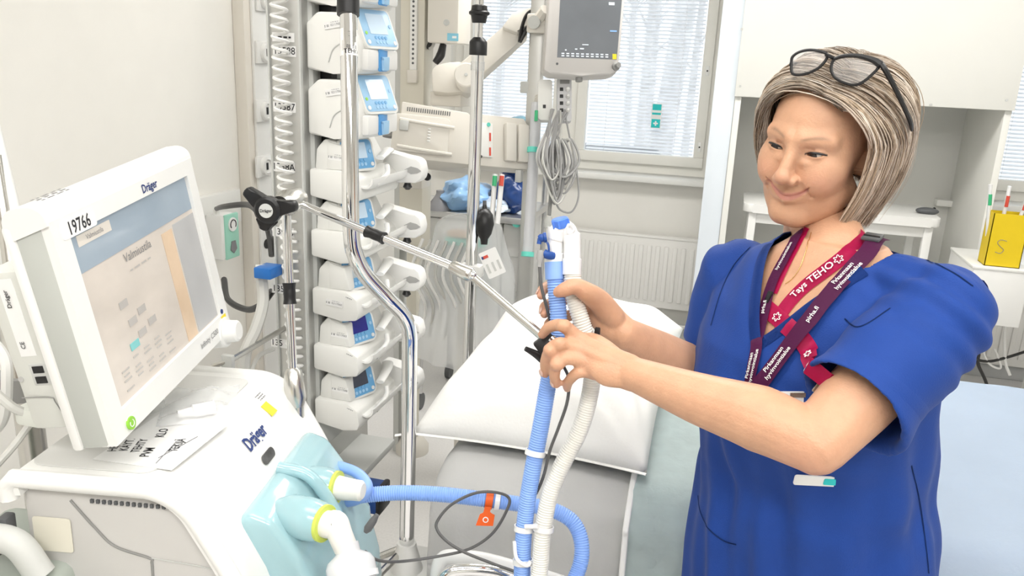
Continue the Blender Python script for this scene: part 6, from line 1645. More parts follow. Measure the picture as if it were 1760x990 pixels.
def reds(c, s, w_):
    global BT
    g = w_ * np.exp(-np.sum((BV - np.array(c)) ** 2, 1) / s ** 2); BT = BT * (1 - g[:, None]) + np.array((.66, .30, .22)) * g[:, None]
for k_ in kn + kr: reds(k_, .014, .30)
for px, py, d in ((932, 575, 1.135), (937, 642, 1.13), (956, 660, 1.125), (960, 502, 1.143), (930, 505, 1.19), (936, 538, 1.196), (990, 492, 1.138), (946, 603, 1.102), (957, 627, 1.10)): reds(P(px, py, d), .013, .35)
reds(E_L + Vector((0, 0, -.03)), .04, .40); reds(P(1360, 815, .93), .03, .3)
def mesh_np(name, V_, F_, m_, parent, tint_=None, smooth=True):
    me = bpy.data.meshes.new(name)
    V_ = V_ - np.array(wo_loc) if parent is woman else V_
    F_ = np.asarray(F_) if not isinstance(F_, list) else F_
    if isinstance(F_, np.ndarray):
        nf = len(F_); me.vertices.add(len(V_)); me.vertices.foreach_set('co', V_.astype(np.float32).ravel())
        me.loops.add(nf * 4); me.loops.foreach_set('vertex_index', F_.astype(np.int32).ravel())
        me.polygons.add(nf); me.polygons.foreach_set('loop_start', np.arange(nf, dtype=np.int32) * 4); me.update(calc_edges=True)
    else: me.from_pydata(V_.tolist(), [], F_)
    me.polygons.foreach_set('use_smooth', [True] * len(me.polygons))
    if tint_ is not None:
        at = me.color_attributes.new('tint', 'FLOAT_COLOR', 'POINT'); c4 = np.ones((len(V_), 4)); c4[:, :3] = tint_; at.data.foreach_set('color', c4.ravel())
    me.materials.append(m_)
    o = bpy.data.objects.new(name, me); COL.objects.link(o)
    if parent is not None: o.parent = parent
    return o
nB = len(BV)
body = mesh_np('body', np.concatenate([BV, HW]), BF + (HF + nB).tolist(), SKIN, woman, np.concatenate([BT, tint]))

# finger nails
NAIL = mat('nail', (0.74, 0.50, 0.42), .25, var=.03)
def nail(tip, back, out, w_=.0052, l_=.0058):
    x_ = (tip - back).normalized(); n_ = (out - x_ * out.dot(x_)).normalized(); M = axes(tip - x_ * .002 + n_ * .0068, x_, n_.cross(x_))
    bm = BM(); ellipsoid(bm, (0, 0, 0), (l_, w_, .0016), M, 16, 8); obj('nail', bm, NAIL, woman)
nail(P(963, 500, 1.142), P(985, 493, 1.138), -_fw + _up * .55, .0058, .0065)
nail(P(930, 506, 1.192), P(934, 497, 1.207), -_ri * .8 - _fw * .7)
nail(P(936, 538, 1.198), P(936, 528, 1.212), -_ri * .8 - _fw * .7)
nail(P(937, 640, 1.129), P(938, 622, 1.115), -_ri * .7 - _fw * .5)
nail(P(956, 658, 1.124), P(953, 645, 1.112), -_ri * .7 - _fw * .5)
# eyes
gz = Vector((.18, .92, -.20)).normalized()
EYEW = mat('eye_white', (0.74, 0.70, 0.66), .2, var=.03); IRIS = mat('iris_dark', (0.035, 0.03, 0.03), .12, var=.2)
for sx in (-1, 1):
    c_ = Vector((sx * .0315, .0712, .0004))
    bm = BM(); ellipsoid(bm, c_, (.0122, .0122, .0115), MH, 24, 16); ey = obj('eye', bm, EYEW, woman, smooth=179)
    bm = BM(); x_, y_ = frame_of(gz); q = c_ + gz * .0112
    lathe(bm, MH @ q, MH.to_3x3() @ gz, [(0, .0062), (.0008, .0058), (.0014, .003), (.0016, .0002)], 20); obj('iris', bm, IRIS, ey)
    bm = BM(); pts = [MH @ Vector((sx * (.0315 + u * .0135), .0870 - .0062 * u * u - .0025 * (u + 1) * .5, .0042 + .0016 * u - .0030 * u * u)) for u in np.linspace(-1, 1.15, 12)]
    tube(bm, pts, lambda f: .0007 + .0009 * math.sin(math.pi * min(1, f * .9 + .1)), n=6, raw=True); obj('eyelashes', bm, BLACK, woman)

# ---- hair: cap sheet + many locks
HAIRM = mat('ash_blond_hair', (0.5, 0.4, 0.3), .45, var=.12, scale=90, attr='tint', spec=.35)
EC, ER = np.array((-.011, -.027, .031)), np.array((.094, .121, .099))
def ss(x): x = np.clip(x, 0, 1); return x * x * (3 - 2 * x)
def hair_pt(side, ph, t, lift, rj):
    """side +1 far / -1 near, ph azimuth where the lock falls, t 0..1 root to tip, rj root jitter (all arrays)"""
    ry = np.interp(ph, [55, 80, 100, 140, 180], [.074, .060, .036, -.03, -.085])
    rx0 = -.030 + rj
    arg = np.maximum(.02, 1 - ((rx0 - EC[0]) / ER[0]) ** 2 - ((ry - EC[1]) / ER[1]) ** 2)
    rd = np.stack([(rx0 - EC[0]) / ER[0], (ry - EC[1]) / ER[1], np.sqrt(arg)], -1); rd /= np.linalg.norm(rd, axis=-1, keepdims=True)
    te = .60; u = np.minimum(1, t / te)[..., None]
    T = math.radians(97); p_ = np.radians(ph)
    wd_ = np.stack([side * math.sin(T) * np.sin(p_), math.sin(T) * np.cos(p_), np.full(np.shape(p_), math.cos(T))], -1)
    md = rd + wd_; md /= np.linalg.norm(md, axis=-1, keepdims=True)
    up_b = np.where(side > 0, np.interp(ph, [55, 100, 150], [.80, .30, .0]), np.interp(ph, [55, 90, 150], [.30, .10, .0]))[..., None]
    md = md * 1.25 + up_b * np.array((0, -.55, .8)); md /= np.linalg.norm(md, axis=-1, keepdims=True); md = md * 1.15
    dv = (1 - u) ** 2 * rd + 2 * u * (1 - u) * md + u * u * wd_; dv /= np.linalg.norm(dv, axis=-1, keepdims=True)
    vol = (1 + .05 * np.sin(math.pi * np.minimum(1, t * 1.1)))[..., None]
    rad = (ER + lift[..., None] * np.ones(3)) * vol; rad[..., 0] += np.where(side > 0, .010, .0) * ss(t * 2)
    q = EC + dv * rad
    f = np.clip((t - te) / (1 - te), 0, 1)
    zh = np.where(side < 0, np.interp(ph, [55, 80, 110, 150, 180], [-.132, -.138, -.124, -.098, -.085]), np.interp(ph, [55, 80, 110, 150, 180], [-.050, -.075, -.090, -.09, -.085]))
    q[..., 2] += (zh - q[..., 2]) * f
    inw = 1 + .04 * np.sin(math.pi * np.minimum(1, f * 1.2)) - .22 * f * f - np.where(side < 0, .16, 0) * np.interp(ph, [55, 75, 120], [1, 1, 0]) * f
    fl = 1 - .04 * f
    q[..., 0] = EC[0] + (q[..., 0] - EC[0]) * np.where((ph > 75) | (side < 0), inw, .5 * inw + .5 * fl)
    q[..., 1] = EC[1] + (q[..., 1] - EC[1]) * np.where(ph > 80, inw, fl)
    return q
def toW(p): return p @ MHn[:3, :3].T + MHn[:3, 3]
hV, hF, hC = [], [], []; off_ = 0
for side in (-1, 1):
    N1, N2 = 50, 30
    ph = np.repeat(np.linspace(58 if side > 0 else 62, 180, N1 + 1), N2 + 1); t = np.tile(np.linspace(0, .97, N2 + 1), N1 + 1)
    hV.append(toW(hair_pt(np.full(len(t), side), ph, t, np.full(len(t), -.004), np.zeros(len(t))))); hC.append(np.tile((.22, .155, .11), (len(t), 1)))
    for i in range(N1):
        a = off_ + i * (N2 + 1) + np.arange(N2); hF.append(np.stack([a, a + 1, a + N2 + 2, a + N2 + 1], 1))
    off_ += len(t)
rg = np.random.default_rng(11); NL, NS = 6000, 16
side = np.where(rg.random(NL) < .58, -1, 1)[:, None] * np.ones(NS + 1)
clump = rg.integers(0, 260, NL); cr = np.random.default_rng(5)
cph = 55 + 127 * cr.random(260) ** 1.15; clift = cr.uniform(-.002, .008, 260); cwv = cr.uniform(0, 6.28, 260); cln = cr.uniform(.93, 1.02, 260); cdp = cr.uniform(-7, 7, 260); ccol = cr.integers(0, 7, 260)
loose = rg.random(NL) < .35
ph0 = np.where(loose, 55 + 127 * rg.random(NL) ** 1.1, cph[clump] + rg.normal(0, 1.8, NL))
lift = np.where(loose, rg.uniform(-.003, .009, NL), clift[clump] + rg.uniform(-.002, .003, NL))[:, None]
t0 = np.where(rg.random(NL) < .75, 0, rg.uniform(.05, .4, NL))[:, None]
ln = np.where(loose, rg.uniform(.88, 1.0, NL), cln[clump] * rg.uniform(.96, 1.0, NL))[:, None]
wv = np.where(loose, rg.uniform(0, 6.28, NL), cwv[clump] + rg.normal(0, .3, NL))[:, None]
tj = np.linspace(0, 1, NS + 1)[None]; tt_ = (t0 + (1 - t0) * tj) * ln
ph0 = np.where(side[:, 0] < 0, 58 + (ph0 - 55) * (182 - 58) / 127, ph0)
php = np.clip(ph0[:, None] + np.where(loose, rg.uniform(-6, 6, NL), cdp[clump])[:, None] * tt_, np.where(side < 0, 57, 54) + 5 * rg.random(NL)[:, None] ** 2, 182)
fly = np.where((rg.random(NL) < .03) & (ph0 > 85), rg.uniform(.004, .014, NL), 0)[:, None]
HPp = hair_pt(side, php, np.minimum(tt_, 1), lift * np.minimum(1, .25 + tt_ * 3) + .003 * np.sin(tt_ * 7 + wv) * np.minimum(1, tt_ * 2) + fly * tt_, (rg.normal(0, .010, NL))[:, None] * np.ones(NS + 1))
HPp[..., 0] += np.sin(tt_ * 6 + wv) * .0030 * tt_; HPp[..., 1] += np.cos(tt_ * 5 + wv) * .0030 * tt_
HWp = toW(HPp.reshape(-1, 3)).reshape(NL, NS + 1, 3)
tg_ = np.gradient(HWp, axis=1); tg_ /= np.linalg.norm(tg_, axis=2, keepdims=True) + 1e-9
nr = HWp - toW(EC[None])[0]; nr -= tg_ * np.sum(nr * tg_, 2, keepdims=True); nr /= np.linalg.norm(nr, axis=2, keepdims=True) + 1e-9
sdv = np.cross(tg_, nr)
rw = (rg.uniform(.0005, .0013, NL)[:, None] * (1 - .8 * tj ** 5) * (.6 + .4 * np.minimum(1, tj * 4)))[..., None]
strip = np.stack([HWp + sdv * rw, HWp + nr * rw * .6, HWp - sdv * rw, HWp - nr * rw * .4], 2)
pal = np.array([(.66, .54, .42), (.80, .68, .56), (.50, .38, .27), (.27, .19, .13), (.72, .61, .51), (.90, .80, .70), (.58, .45, .33)])
col = np.where(loose[:, None], pal[rg.integers(0, 7, NL)], pal[ccol[clump]]) * rg.uniform(.85, 1.12, NL)[:, None]
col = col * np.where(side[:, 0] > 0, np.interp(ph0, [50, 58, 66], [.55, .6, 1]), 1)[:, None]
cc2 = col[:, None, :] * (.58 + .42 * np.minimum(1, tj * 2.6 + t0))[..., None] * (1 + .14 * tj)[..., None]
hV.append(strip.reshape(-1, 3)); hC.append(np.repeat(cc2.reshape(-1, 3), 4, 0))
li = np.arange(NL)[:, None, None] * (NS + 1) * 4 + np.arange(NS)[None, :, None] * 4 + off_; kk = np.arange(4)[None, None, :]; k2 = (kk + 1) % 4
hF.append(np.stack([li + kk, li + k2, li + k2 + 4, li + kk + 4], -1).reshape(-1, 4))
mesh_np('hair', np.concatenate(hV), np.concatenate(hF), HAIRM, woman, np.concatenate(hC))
# ---- scrub top
SCRUB = mat('blue_scrub_cloth', (0.004, 0.046, 0.27), .75, var=.05, scale=30, bump=.25, bscale=500, sheen=.04)
SCRUBD = mat('scrub_seam', (0.005, 0.035, 0.17), .75)
bm = BM()
rings(bm, [section(z, cx, cy, a, b, 2.35, 56) for z, cx, cy, a, b in TORSO])
def sleeve(bm, S, E, f1, r0, r1, out=0.0, sag=.012):
    """loose tube from inside the shoulder to fraction f1 of the upper arm, open at the cuff (double walled)"""
    d = (E - S).normalized(); L = (E - S).length
    body_c = MBo @ Vector((0, 0, 0)); 
    inside = S - d * .01 + ((MBo @ Vector((0, -.005, S.z))) - S).normalized() * .05
    P_ = [inside, S + Vector((0, 0, .004)), S + d * L * .25, S + d * L * f1 * .7, S + d * L * f1]
    rr = [r0 * .72, r0, r0 * 1.04, (r0 + r1) / 2, r1]
    p = spline(P_, 6); n = len(p) - 1; rs = []; fr = pframes(p)
    dn = Vector((0, 0, -1))
    for i, (q, (t, x, y)) in enumerate(zip(p, fr)):
        r_ = float(np.interp(i / n, np.linspace(0, 1, 5), rr)); dd = (dn - t * dn.dot(t)); 
        row = []
        for k in range(36):
            a = 2 * math.pi * k / 36; v = x * math.cos(a) + y * math.sin(a); s_ = max(0, v.dot(dd)) * sag * (i / n) * 1.6
            row.append(q + v * r_ + dd * s_)
        rs.append(row)
    for i in range(n, n - 9, -1):
        q = p[i]; rs.append([q + (v - q) * .90 for v in rs[i]])
    rings(bm, rs)
for S_, sx in ((S_L, -1), (S_R, 1)):
    limb(bm, [B(sx * .055, -.012, 1.352), B(sx * .10, -.010, S_.z + .012), S_], [.040, .052, .060], n=24)
sleeve(bm, S_L, E_L, .72, .063, .070)
sleeve(bm, S_R, E_R, .66, .062, .062)
TV, TF = remeshed(bm, .0036, 14, 'top_core')
# cloth folds: displacement along the normal, in body space
def disp(V_, F_, fn):
    me = bpy.data.meshes.new('t'); me.from_pydata(V_.tolist(), [], F_); N_ = np.empty(len(V_) * 3); me.vertex_normals.foreach_get('vector', N_)
    N_ = N_.reshape(-1, 3); bpy.data.meshes.remove(me)
    return V_ + N_ * fn(V_)[:, None], N_
inv = np.array(MBo.inverted())
def folds(V_):
    L = V_ @ inv[:3, :3].T + inv[:3, 3]; x, y, z = L.T
    sl = np.array(S_L); el = np.array(E_L); ax_ = (el - sl) / np.linalg.norm(el - sl)
    s = (V_ - sl) @ ax_; rr = np.linalg.norm(V_ - sl - s[:, None] * ax_, axis=1)
    near = np.exp(-(np.maximum(0, rr - .085) / .03) ** 2) * np.clip((s + .05) / .05, 0, 1) * (x < -.06)
    h = np.zeros(len(V_))
    # drag folds running round the near sleeve and across the armpit
    g = np.array(P(1400, 650, 1.0) - P(1690, 470, 1.0)); g /= np.linalg.norm(g); ac = np.array(_up) * .80 + np.array(_ri) * .60
    w_ = V_ @ ac; along = V_ @ g
    h += near * (.0034 * np.sin(w_ * 150 + 2.2 * np.sin(along * 17) + 1.0) * np.clip(.55 + np.sin(along * 13 + 1), 0, 1))
    h += near * .0030 * np.sin(w_ * 62 + 2 * np.sin(along * 9)) * np.clip((s - .02) / .08, 0, 1)
    # soft vertical drape on the torso
    low = np.clip((1.26 - z) / .15, 0, 1) * (1 - near)
    ang = np.arctan2(y + .02, x)
    h += low * (.0045 * np.sin(ang * 9 + 4 * np.sin(z * 6)) + .003 * np.sin(ang * 17 + z * 14))
    h += low * .004 * np.sin((z * 40 + x * 25 + 2 * np.sin(y * 20))) * np.exp(-((z - 1.03) / .09) ** 2)
    up_ = np.clip((z - 1.22) / .1, 0, 1) * (1 - near)
    h += up_ * .003 * np.sin(x * 55 - z * 60 + 2 * np.sin(y * 25)) * (y > 0)
    return h
TV, TN = disp(TV, TF, folds)
bvh = BVHTree.FromPolygons([Vector(v) for v in TV], TF)
bvb = BVHTree.FromPolygons([Vector(v) for v in np.concatenate([BV, HW])], BF + (HF + nB).tolist())
# V neck opening
ZA = 1.262
L = TV @ inv[:3, :3].T + inv[:3, 3]
def vlim(z): return np.where(z > ZA, np.clip((z - ZA) / (1.378 - ZA), 0, 1.3) ** .9 * .080, (z - ZA) * .6)
def opening(L):
    x, y, z = np.abs(L[:, 0]), L[:, 1], L[:, 2]
    return np.maximum(np.where(y > -.02, vlim(z) - x, -1), np.minimum(z - 1.380, .086 - x))
gq = opening(L); cut = gq > 0
keepf = [f for f in TF if not all(cut[i] for i in f)]
nb_ = {}
for f in keepf:
    for k in range(len(f)):
        a, b = f[k], f[(k + 1) % len(f)]
        if cut[a] != cut[b]:
            if cut[b]: a, b = b, a
            nb_.setdefault(a, []).append(b)
for a, bs in nb_.items():
    TV[a] = np.mean([TV[a] + (TV[b] - TV[a]) * (gq[a] / (gq[a] - max(gq[b], -.02) + 1e-9)) for b in bs], 0)
keepf = [f for f in keepf if all((not cut[i]) or (i in nb_) for i in f)]
used_ = sorted({i for f in keepf for i in f}); rem = {o_: n_ for n_, o_ in enumerate(used_)}
TV2 = TV[used_]; TF2 = [tuple(rem[i] for i in f) for f in keepf]
top = mesh_np('scrub_top', TV2, TF2, SCRUB, woman)
sol = top.modifiers.new('thickness', 'SOLIDIFY'); sol.thickness = .0016; sol.offset = -1
_bl = np.concatenate([BV, HW]) @ inv[:3, :3].T + inv[:3, 3]; _ok = (np.abs(_bl[:, 0]) < .13) & (_bl[:, 1] < .13)
bvc = BVHTree.FromPolygons([Vector(v) for v in BV], [f for f in BF if _ok[f[0]] and _ok[f[2]]])
def hit(px, py, which=None):
    """first cloth or skin surface seen at an image point"""
    v = ray(px, py).normalized(); best = None
    for b_ in ((bvh, bvc) if which is None else which):
        o_, d_ = CAM, v
        for _ in range(6):
            r_ = b_.ray_cast(o_, d_)
            if r_[0] is None: break
            lp = MBo.inverted() @ r_[0]
            if b_ is bvh and opening(np.array([lp]))[0] > 0:
                o_ = r_[0] + d_ * .002; continue
            dist = (r_[0] - CAM).length
            if best is None or dist < best[0]: best = (dist, r_[0], r_[1] if r_[1].dot(v) < 0 else -r_[1])
            break
    if best is None:
        r_ = bvc.find_nearest(P(px, py, 1.14)); best = (0, r_[0], r_[1])
    return best
# neckline band
def band(pts, w_, m_, name, parent, lift=.0012, flat_n=None):
    """ribbon following 3D points with normals: pts = [(p, n)]"""
    P_ = [a for a, _ in pts]; N_ = [b for _, b in pts]
    bm = BM(); rows = []
    for i, (p, n_) in enumerate(zip(P_, N_)):
        t = (P_[min(i + 1, len(P_) - 1)] - P_[max(i - 1, 0)]).normalized(); s_ = t.cross(n_).normalized()
        rows.append([bm.verts.new(p + s_ * w_ / 2 * k + n_ * (lift + (0.0009 if abs(k) < 1 else 0))) for k in (-1, 0, 1)])
    for a, b in zip(rows, rows[1:]):
        for k in (0, 1): bm.faces.new((a[k], a[k + 1], b[k + 1], b[k]))
    bmesh.ops.solidify(bm, geom=bm.faces[:], thickness=.0012)
    return obj(name, bm, m_, parent, smooth=60)
def neck_pts(sgn):
    out = []
    for i in range(26):
        z = ZA - .004 + (1.376 - ZA + .004) * i / 25; x = sgn * (max(0, float(vlim(np.array(z)))) + .004)
        r_ = bvh.ray_cast(MBo @ Vector((x, .6, z)), MBo.to_3x3() @ Vector((0, -1, 0)))
        if r_[0] is not None: out.append((r_[0], r_[1] if (MBo.inverted().to_3x3() @ r_[1]).y > 0 else -r_[1]))
    return out
for sgn in (-1, 1):
    band(neck_pts(sgn), .016, SCRUB, 'neckline_band', woman)
bk_ = []
for i in range(31):
    a = R(-8 - 164 * i / 30) ; d_ = Vector((math.cos(a), math.sin(a), 0)); d_.x = -d_.x
    r_ = bvh.ray_cast(MBo @ (Vector((0, -.014, 1.376)) + d_ * .3), MBo.to_3x3() @ -d_)
    if r_[0] is not None: bk_.append((r_[0], r_[1] if r_[1].dot(MBo.to_3x3() @ d_) > 0 else -r_[1]))
if len(bk_) > 5: band(bk_, .016, SCRUB, 'neckline_band', woman)
# sleeve and pocket seams drawn as raised stitched bands
def surf_path(pix, n=40, which=None):
    p = spline([Vector((x, y, 0)) for x, y in pix], max(2, n // (len(pix) - 1))); out = []
    for q in p:
        h_ = hit(q.x, q.y, which)
        if h_: out.append((h_[1], h_[2]))
    # smooth the draped line
    for _ in range(4):
        out = [out[0]] + [((out[i - 1][0] + out[i][0] * 2 + out[i + 1][0]) / 4, (out[i - 1][1] + out[i][1] + out[i + 1][1]).normalized()) for i in range(1, len(out) - 1)] + [out[-1]]
    fin = []
    for p, n_ in out:
        for b_ in ((bvh, bvc) if which is None else which):
            q, m_, _, dist = b_.find_nearest(p)
            if b_ is bvh and opening(np.array([MBo.inverted() @ q]))[0] > 0: continue
            if m_.dot(n_) < 0: m_ = -m_
            if (p - q).dot(m_) < 0: p = p - m_ * (p - q).dot(m_)
        fin.append((p, n_))
    rs_ = []
    for p, n_ in fin:
        up_r = 0
        for b_ in ((bvh, bvc) if which is None else which):
            o_ = p + n_ * .03
            for _ in range(4):
                r_ = b_.ray_cast(o_, -n_, .03)
                if r_[0] is None: break
                if b_ is bvh and opening(np.array([MBo.inverted() @ r_[0]]))[0] > 0: o_ = r_[0] - n_ * .001; continue
                up_r = max(up_r, (r_[0] - p).dot(n_)); break
        rs_.append(up_r)
    k = len(rs_); rs_ = [max(rs_[max(0, i - 2):i + 3]) for i in range(k)]; rs_ = [sum(rs_[max(0, i - 2):i + 3]) / len(rs_[max(0, i - 2):i + 3]) for i in range(k)]
    return [(p + n_ * r_, n_) for (p, n_), r_ in zip(fin, rs_)]
C1 = (bvh,)
for pix, w_ in (([(1200, 852), (1206, 885), (1222, 912), (1245, 930), (1266, 936)], .0022), ([(1542, 415), (1590, 445), (1640, 470), (1672, 492)], .002), ([(1222, 560), (1240, 500), (1262, 455), (1290, 425)], .002), ([(1566, 800), (1580, 860), (1590, 930), (1596, 985)], .002), ([(1452, 548), (1470, 562), (1492, 556), (1530, 530)], .002)):
    try: band(surf_path(pix, 30, C1), w_, SCRUBD, 'seam', woman, .0006)
    except Exception: pass
# trousers and shoes (below the picture)
bm = BM()
rings(bm, [section(z, tz(z)[0], tz(z)[1], a, b) for z, a, b in ((.98, .165, .125), (.86, .185, .14), (.76, .18, .135))])
for sx in (-1, 1):
    hx_ = B(sx * .09 + tz(.8)[0], tz(.8)[1], .82); limb(bm, [hx_, B(sx * .095, -.045, .48), B(sx * .10, -.05, .09)], [.095, .075, .065], n=20)
V_, F_ = remeshed(bm, .012, 4, 'tr'); mesh_np('trousers', V_, F_, SCRUB, woman)
for sx in (-1, 1):
    bm = BM(); ellipsoid(bm, (sx * .10, -.0, .035), (.045, .13, .045), MBo); b2(bm, (sx * .10 - .042, -.12, .0), (sx * .10 + .042, .12, .02), MBo, bev=.01); obj('shoe', bm, WHITE, woman)

# ---- lanyards
PURP = mat('purple_ribbon', (0.13, 0.012, 0.09), .6, var=.06, bump=.2, bscale=400)
PINK = mat('raspberry_ribbon', (0.62, 0.008, 0.11), .55, var=.06, bump=.2, bscale=400)
def ribbon_text(parent, path, w_, s, at, size, m_, flip=False, lift=.0034, across=0.0):
    P_ = [a for a, _ in path]; N_ = [b for _, b in path]
    cum = [0]
    for a, b in zip(P_, P_[1:]): cum.append(cum[-1] + (b - a).length)
    def f(x, y):
        s0 = at * cum[-1] + (-x if flip else x); s0 = max(0, min(cum[-1] - 1e-6, s0)); i = 0
        while i < len(cum) - 2 and cum[i + 1] < s0: i += 1
        k = (s0 - cum[i]) / max(1e-9, cum[i + 1] - cum[i]); p = P_[i].lerp(P_[i + 1], k); n_ = N_[i].lerp(N_[i + 1], k).normalized()
        t = (P_[min(i + 2, len(P_) - 1)] - P_[max(i - 1, 0)]).normalized(); sd = n_.cross(t).normalized()
        if flip: sd = -sd
        return p + sd * (y + across) + n_ * lift
    bm = BM(); letter(bm, s, None, size, f=f, bold=.012); return obj('lettering', bm, m_, parent)
lp = thing('purple_lanyard', 'dark purple printed lanyard hanging in a V on the scrub top', 'lanyard', wo_loc + Vector((0, 0, 1.2)))
pk_ = thing('pink_lanyard', 'raspberry pink printed lanyard crossing under the purple one', 'lanyard', wo_loc + Vector((0, 0, 1.25)))
# pink first (lies under)
k1 = surf_path([(1512, 388), (1478, 420), (1430, 458), (1385, 492), (1356, 522), (1338, 548)], 40); band(k1, .0215, PINK, 'strap', pk_, .0016)
k2 = surf_path([(1388, 392), (1372, 420), (1350, 462), (1330, 505)], 30); band(k2, .013, PINK, 'strap', pk_, .0016)
k3 = surf_path([(1318, 530), (1345, 553), (1375, 580), (1395, 610), (1408, 645)], 36); band(k3, .024, PINK, 'strap', pk_, .0030)
# writing runs up to the right on the visible strands
ribbon_text(pk_, k1, .02, 'TEHO', .58, .0150, INKW, flip=True, lift=.0052)
ribbon_text(pk_, k1, .02, 'Tays', .76, .0140, INKW, flip=True, lift=.0052)
ribbon_text(pk_, k3, .02, 'Ta', .66, .0155, INKW, flip=True, lift=.0065, across=.004)
def flower(path, f, size, lift):
    i = int(f * (len(path) - 1)); p, n_ = path[i]; t = (path[min(i + 1, len(path) - 1)][0] - p).normalized(); s_ = n_.cross(t); bm = BM(); pts = []
    for a in range(0, 361, 6):
        r_ = size * (.78 + .26 * math.cos(R(a) * 6)); pts.append(p + n_ * lift + (t * math.cos(R(a)) + s_ * math.sin(R(a))) * r_)
    tube(bm, pts, .0006, n=5, raw=True); obj('flower_emblem', bm, INKW, pk_)
flower(k1, .36, .0065, .0048); flower(k3, .22, .0065, .0062); flower(k3, .80, .0072, .0062)
q1 = surf_path([(1524, 385), (1505, 420), (1470, 462), (1420, 520), (1370, 585), (1325, 645), (1290, 684)], 60); band(q1, .0225, PURP, 'strap', lp, .0088)
q2 = surf_path([(1378, 400), (1356, 440), (1330, 490), (1312, 560), (1298, 630), (1288, 684)], 50); band(q2, .0175, PURP, 'strap', lp, .0056)
for at_, s in ((.36, 'Pirkanmaan'), (.36, 'hyvinvointialue'), (.57, 'pirha.fi'), (.80, 'Pirkanmaan'), (.80, 'hyvinvointialue')):
    ribbon_text(lp, q1, .02, s, at_, .0085, INKW, flip=True, lift=.0120, across=.0042 if s[0] == 'P' else (-.0042 if s[0] == 'h' else 0))
for at_, s in ((.50, 'pirha.fi'), (.84, 'Pirkanmaan'), (.84, 'hyvinvointialue'), (.2, 'hyvinvointialue')):
    ribbon_text(lp, q2, .016, s, at_, .0075, INKW, flip=True, lift=.0088, across=.0036 if s[0] == 'P' else (-.0036 if s[0] == 'h' and at_ > .3 else 0))
def on(px, py, lift=.004):
    h_ = hit(px, py); return h_[1] + h_[2] * lift, h_[2]
p, n_ = on(1497, 424, .0135); td = (on(1480, 446)[0] - on(1510, 405)[0]); Mb = axes(p, td, n_.cross(td)); bm = BM(); box(bm, (0, 0, 0), (.026, .024, .005), Mb, bev=.0015); bk = obj('safety_buckle', bm, DGREY, lp)
bm = BM(); box(bm, (.004, 0, .003), (.003, .022, .002), Mb, bev=.0005); obj('buckle_ridge', bm, BLACK, bk)
p, n_ = on(1287, 690, .009); Mb = axes(p, _ri, _up); bm = BM(); box(bm, (0, 0, 0), (.018, .022, .007), Mb, bev=.002); obj('end_clip', bm, BLACK, lp)
p, n_ = on(1325, 514, .006); Mb = axes(p, _ri * .4 + _up, n_.cross(_ri)); bm = BM(); box(bm, (0, 0, 0), (.018, .008, .005), Mb, bev=.0015); obj('end_clip', bm, BLACK, pk_)
p, n_ = on(1404, 655, .006); Mb = axes(p, _ri * .6 + _up, _ri); bm = BM(); box(bm, (0, 0, 0), (.030, .010, .005), Mb, bev=.0015); obj('metal_clip', bm, STEEL, pk_)
bg_ = thing('id_badge', 'white name badge clipped low on the scrub top, half hidden by the forearm', 'badge', on(1385, 690)[0])
p, n_ = on(1372, 690, .005); Mb = axes(p, _ri, n_.cross(_ri)); bm = BM(); plate(bm, Mb, .05, .03, .0016, r=.003); obj('card', bm, PAPER, bg_)
bm = BM(); plate(bm, Mb @ Matrix.Translation((0, .011, .0018)), .02, .006, .002); obj('clip', bm, STEEL, bg_)
pn_ = thing('pocket_card', 'white card with turquoise end showing below the elbow', 'card', on(1400, 822)[0])
p, n_ = on(1402, 822, .004); Mb = axes(p, _ri - _up * .05, n_.cross(_ri)); bm = BM(); plate(bm, Mb, .06, .016, .002, r=.003); obj('card', bm, PAPER, pn_)
bm = BM(); plate(bm, Mb @ Matrix.Translation((.018, 0, .002)), .018, .010, .0008, r=.002); obj('turquoise_end', bm, TQ if 'TQ' in globals() else TEAL, pn_)
# thin necklace
nk = surf_path([(1395, 400), (1385, 435), (1375, 462), (1362, 480), (1350, 488)], 24, (bvc,))
bm = BM(); tube(bm, [p + n_ * .001 for p, n_ in nk], .0006, n=5, raw=True); tag(obj('necklace', bm, mat('gold', (.75, .55, .25), .25, 1.0), base=nk[0][0]), 'fine gold necklace at the open collar', 'necklace')

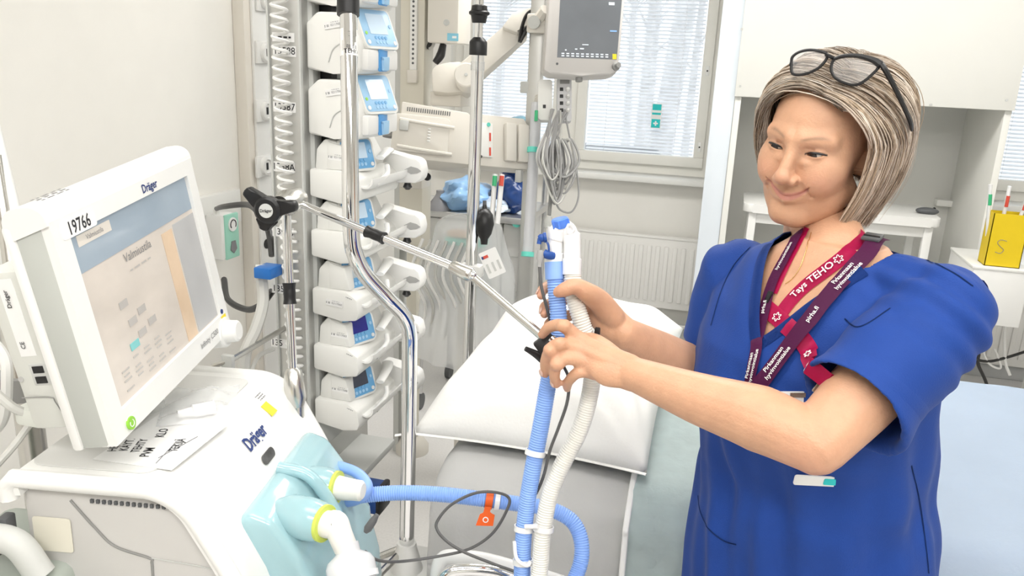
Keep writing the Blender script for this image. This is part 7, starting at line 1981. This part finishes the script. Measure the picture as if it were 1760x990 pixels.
# ---- eyeglasses pushed up on the hair
gl = thing('eyeglasses', 'black framed eyeglasses pushed up on top of the hair', 'eyeglasses', P(1428, 112, 1.09))
DG = 1.085
def GP(px, py, d=DG): return P(px, py, d)
def dg(px): return 1.105 - (px - 1358) / 160 * .055     # near side comes forward
lensA = [(1360, 108), (1362, 98), (1372, 90), (1388, 86), (1404, 87), (1418, 91), (1422, 97), (1416, 108), (1405, 118), (1388, 126), (1370, 129), (1361, 124)]
lensB = [(1429, 112), (1433, 103), (1446, 98), (1466, 96), (1490, 101), (1508, 108), (1511, 114), (1502, 125), (1486, 139), (1470, 146), (1452, 143), (1436, 134), (1429, 122)]
for i, ln_ in enumerate((lensA, lensB)):
    pts = spline([GP(x, y, dg(x)) for x, y in ln_ + ln_[:1]], 5)
    bm = BM(); tube(bm, pts, .0020, n=8, raw=True); fm_ = obj('rim', bm, BLACK, gl)
    bm = BM(); vs = [bm.verts.new(p) for p in pts[:-1]]; bm.faces.new(vs); bmesh.ops.solidify(bm, geom=bm.faces[:], thickness=.0016)
    obj('lens', bm, mat('spectacle_lens', (.55, .55, .55), .03, var=0, trans=.0, alpha=.16), gl)
bm = BM(); tube(bm, [GP(1420, 94, dg(1420)), GP(1426, 97, dg(1426) - .004), GP(1433, 100, dg(1433))], .0026, n=8); obj('bridge', bm, BLACK, gl)
bm = BM(); tube(bm, [GP(1500, 101, dg(1500)), GP(1512, 108, dg(1512)), GP(1520, 118, dg(1520)), GP(1535, 145, 1.055), GP(1552, 180, 1.065), GP(1564, 208, 1.085), GP(1567, 222, 1.10)], [.0045, .0062, .0062, .0055, .005, .005, .004], n=8, sq=.6); obj('temple', bm, BLACK, gl)
bm = BM(); tube(bm, [GP(1433, 101, dg(1433) - .002), GP(1450, 96, dg(1450) - .002), GP(1475, 96, dg(1475) - .002), GP(1500, 103, dg(1500) - .002), GP(1514, 112, dg(1514) - .002)], [.0018, .0024, .0028, .0038, .005], n=8); obj('brow_bar', bm, BLACK, gl)
bm = BM(); tube(bm, [GP(1360, 112, dg(1360)), GP(1362, 108, 1.13), GP(1378, 112, 1.17), GP(1400, 128, 1.21)], .003, n=8, sq=.6); obj('temple', bm, BLACK, gl)
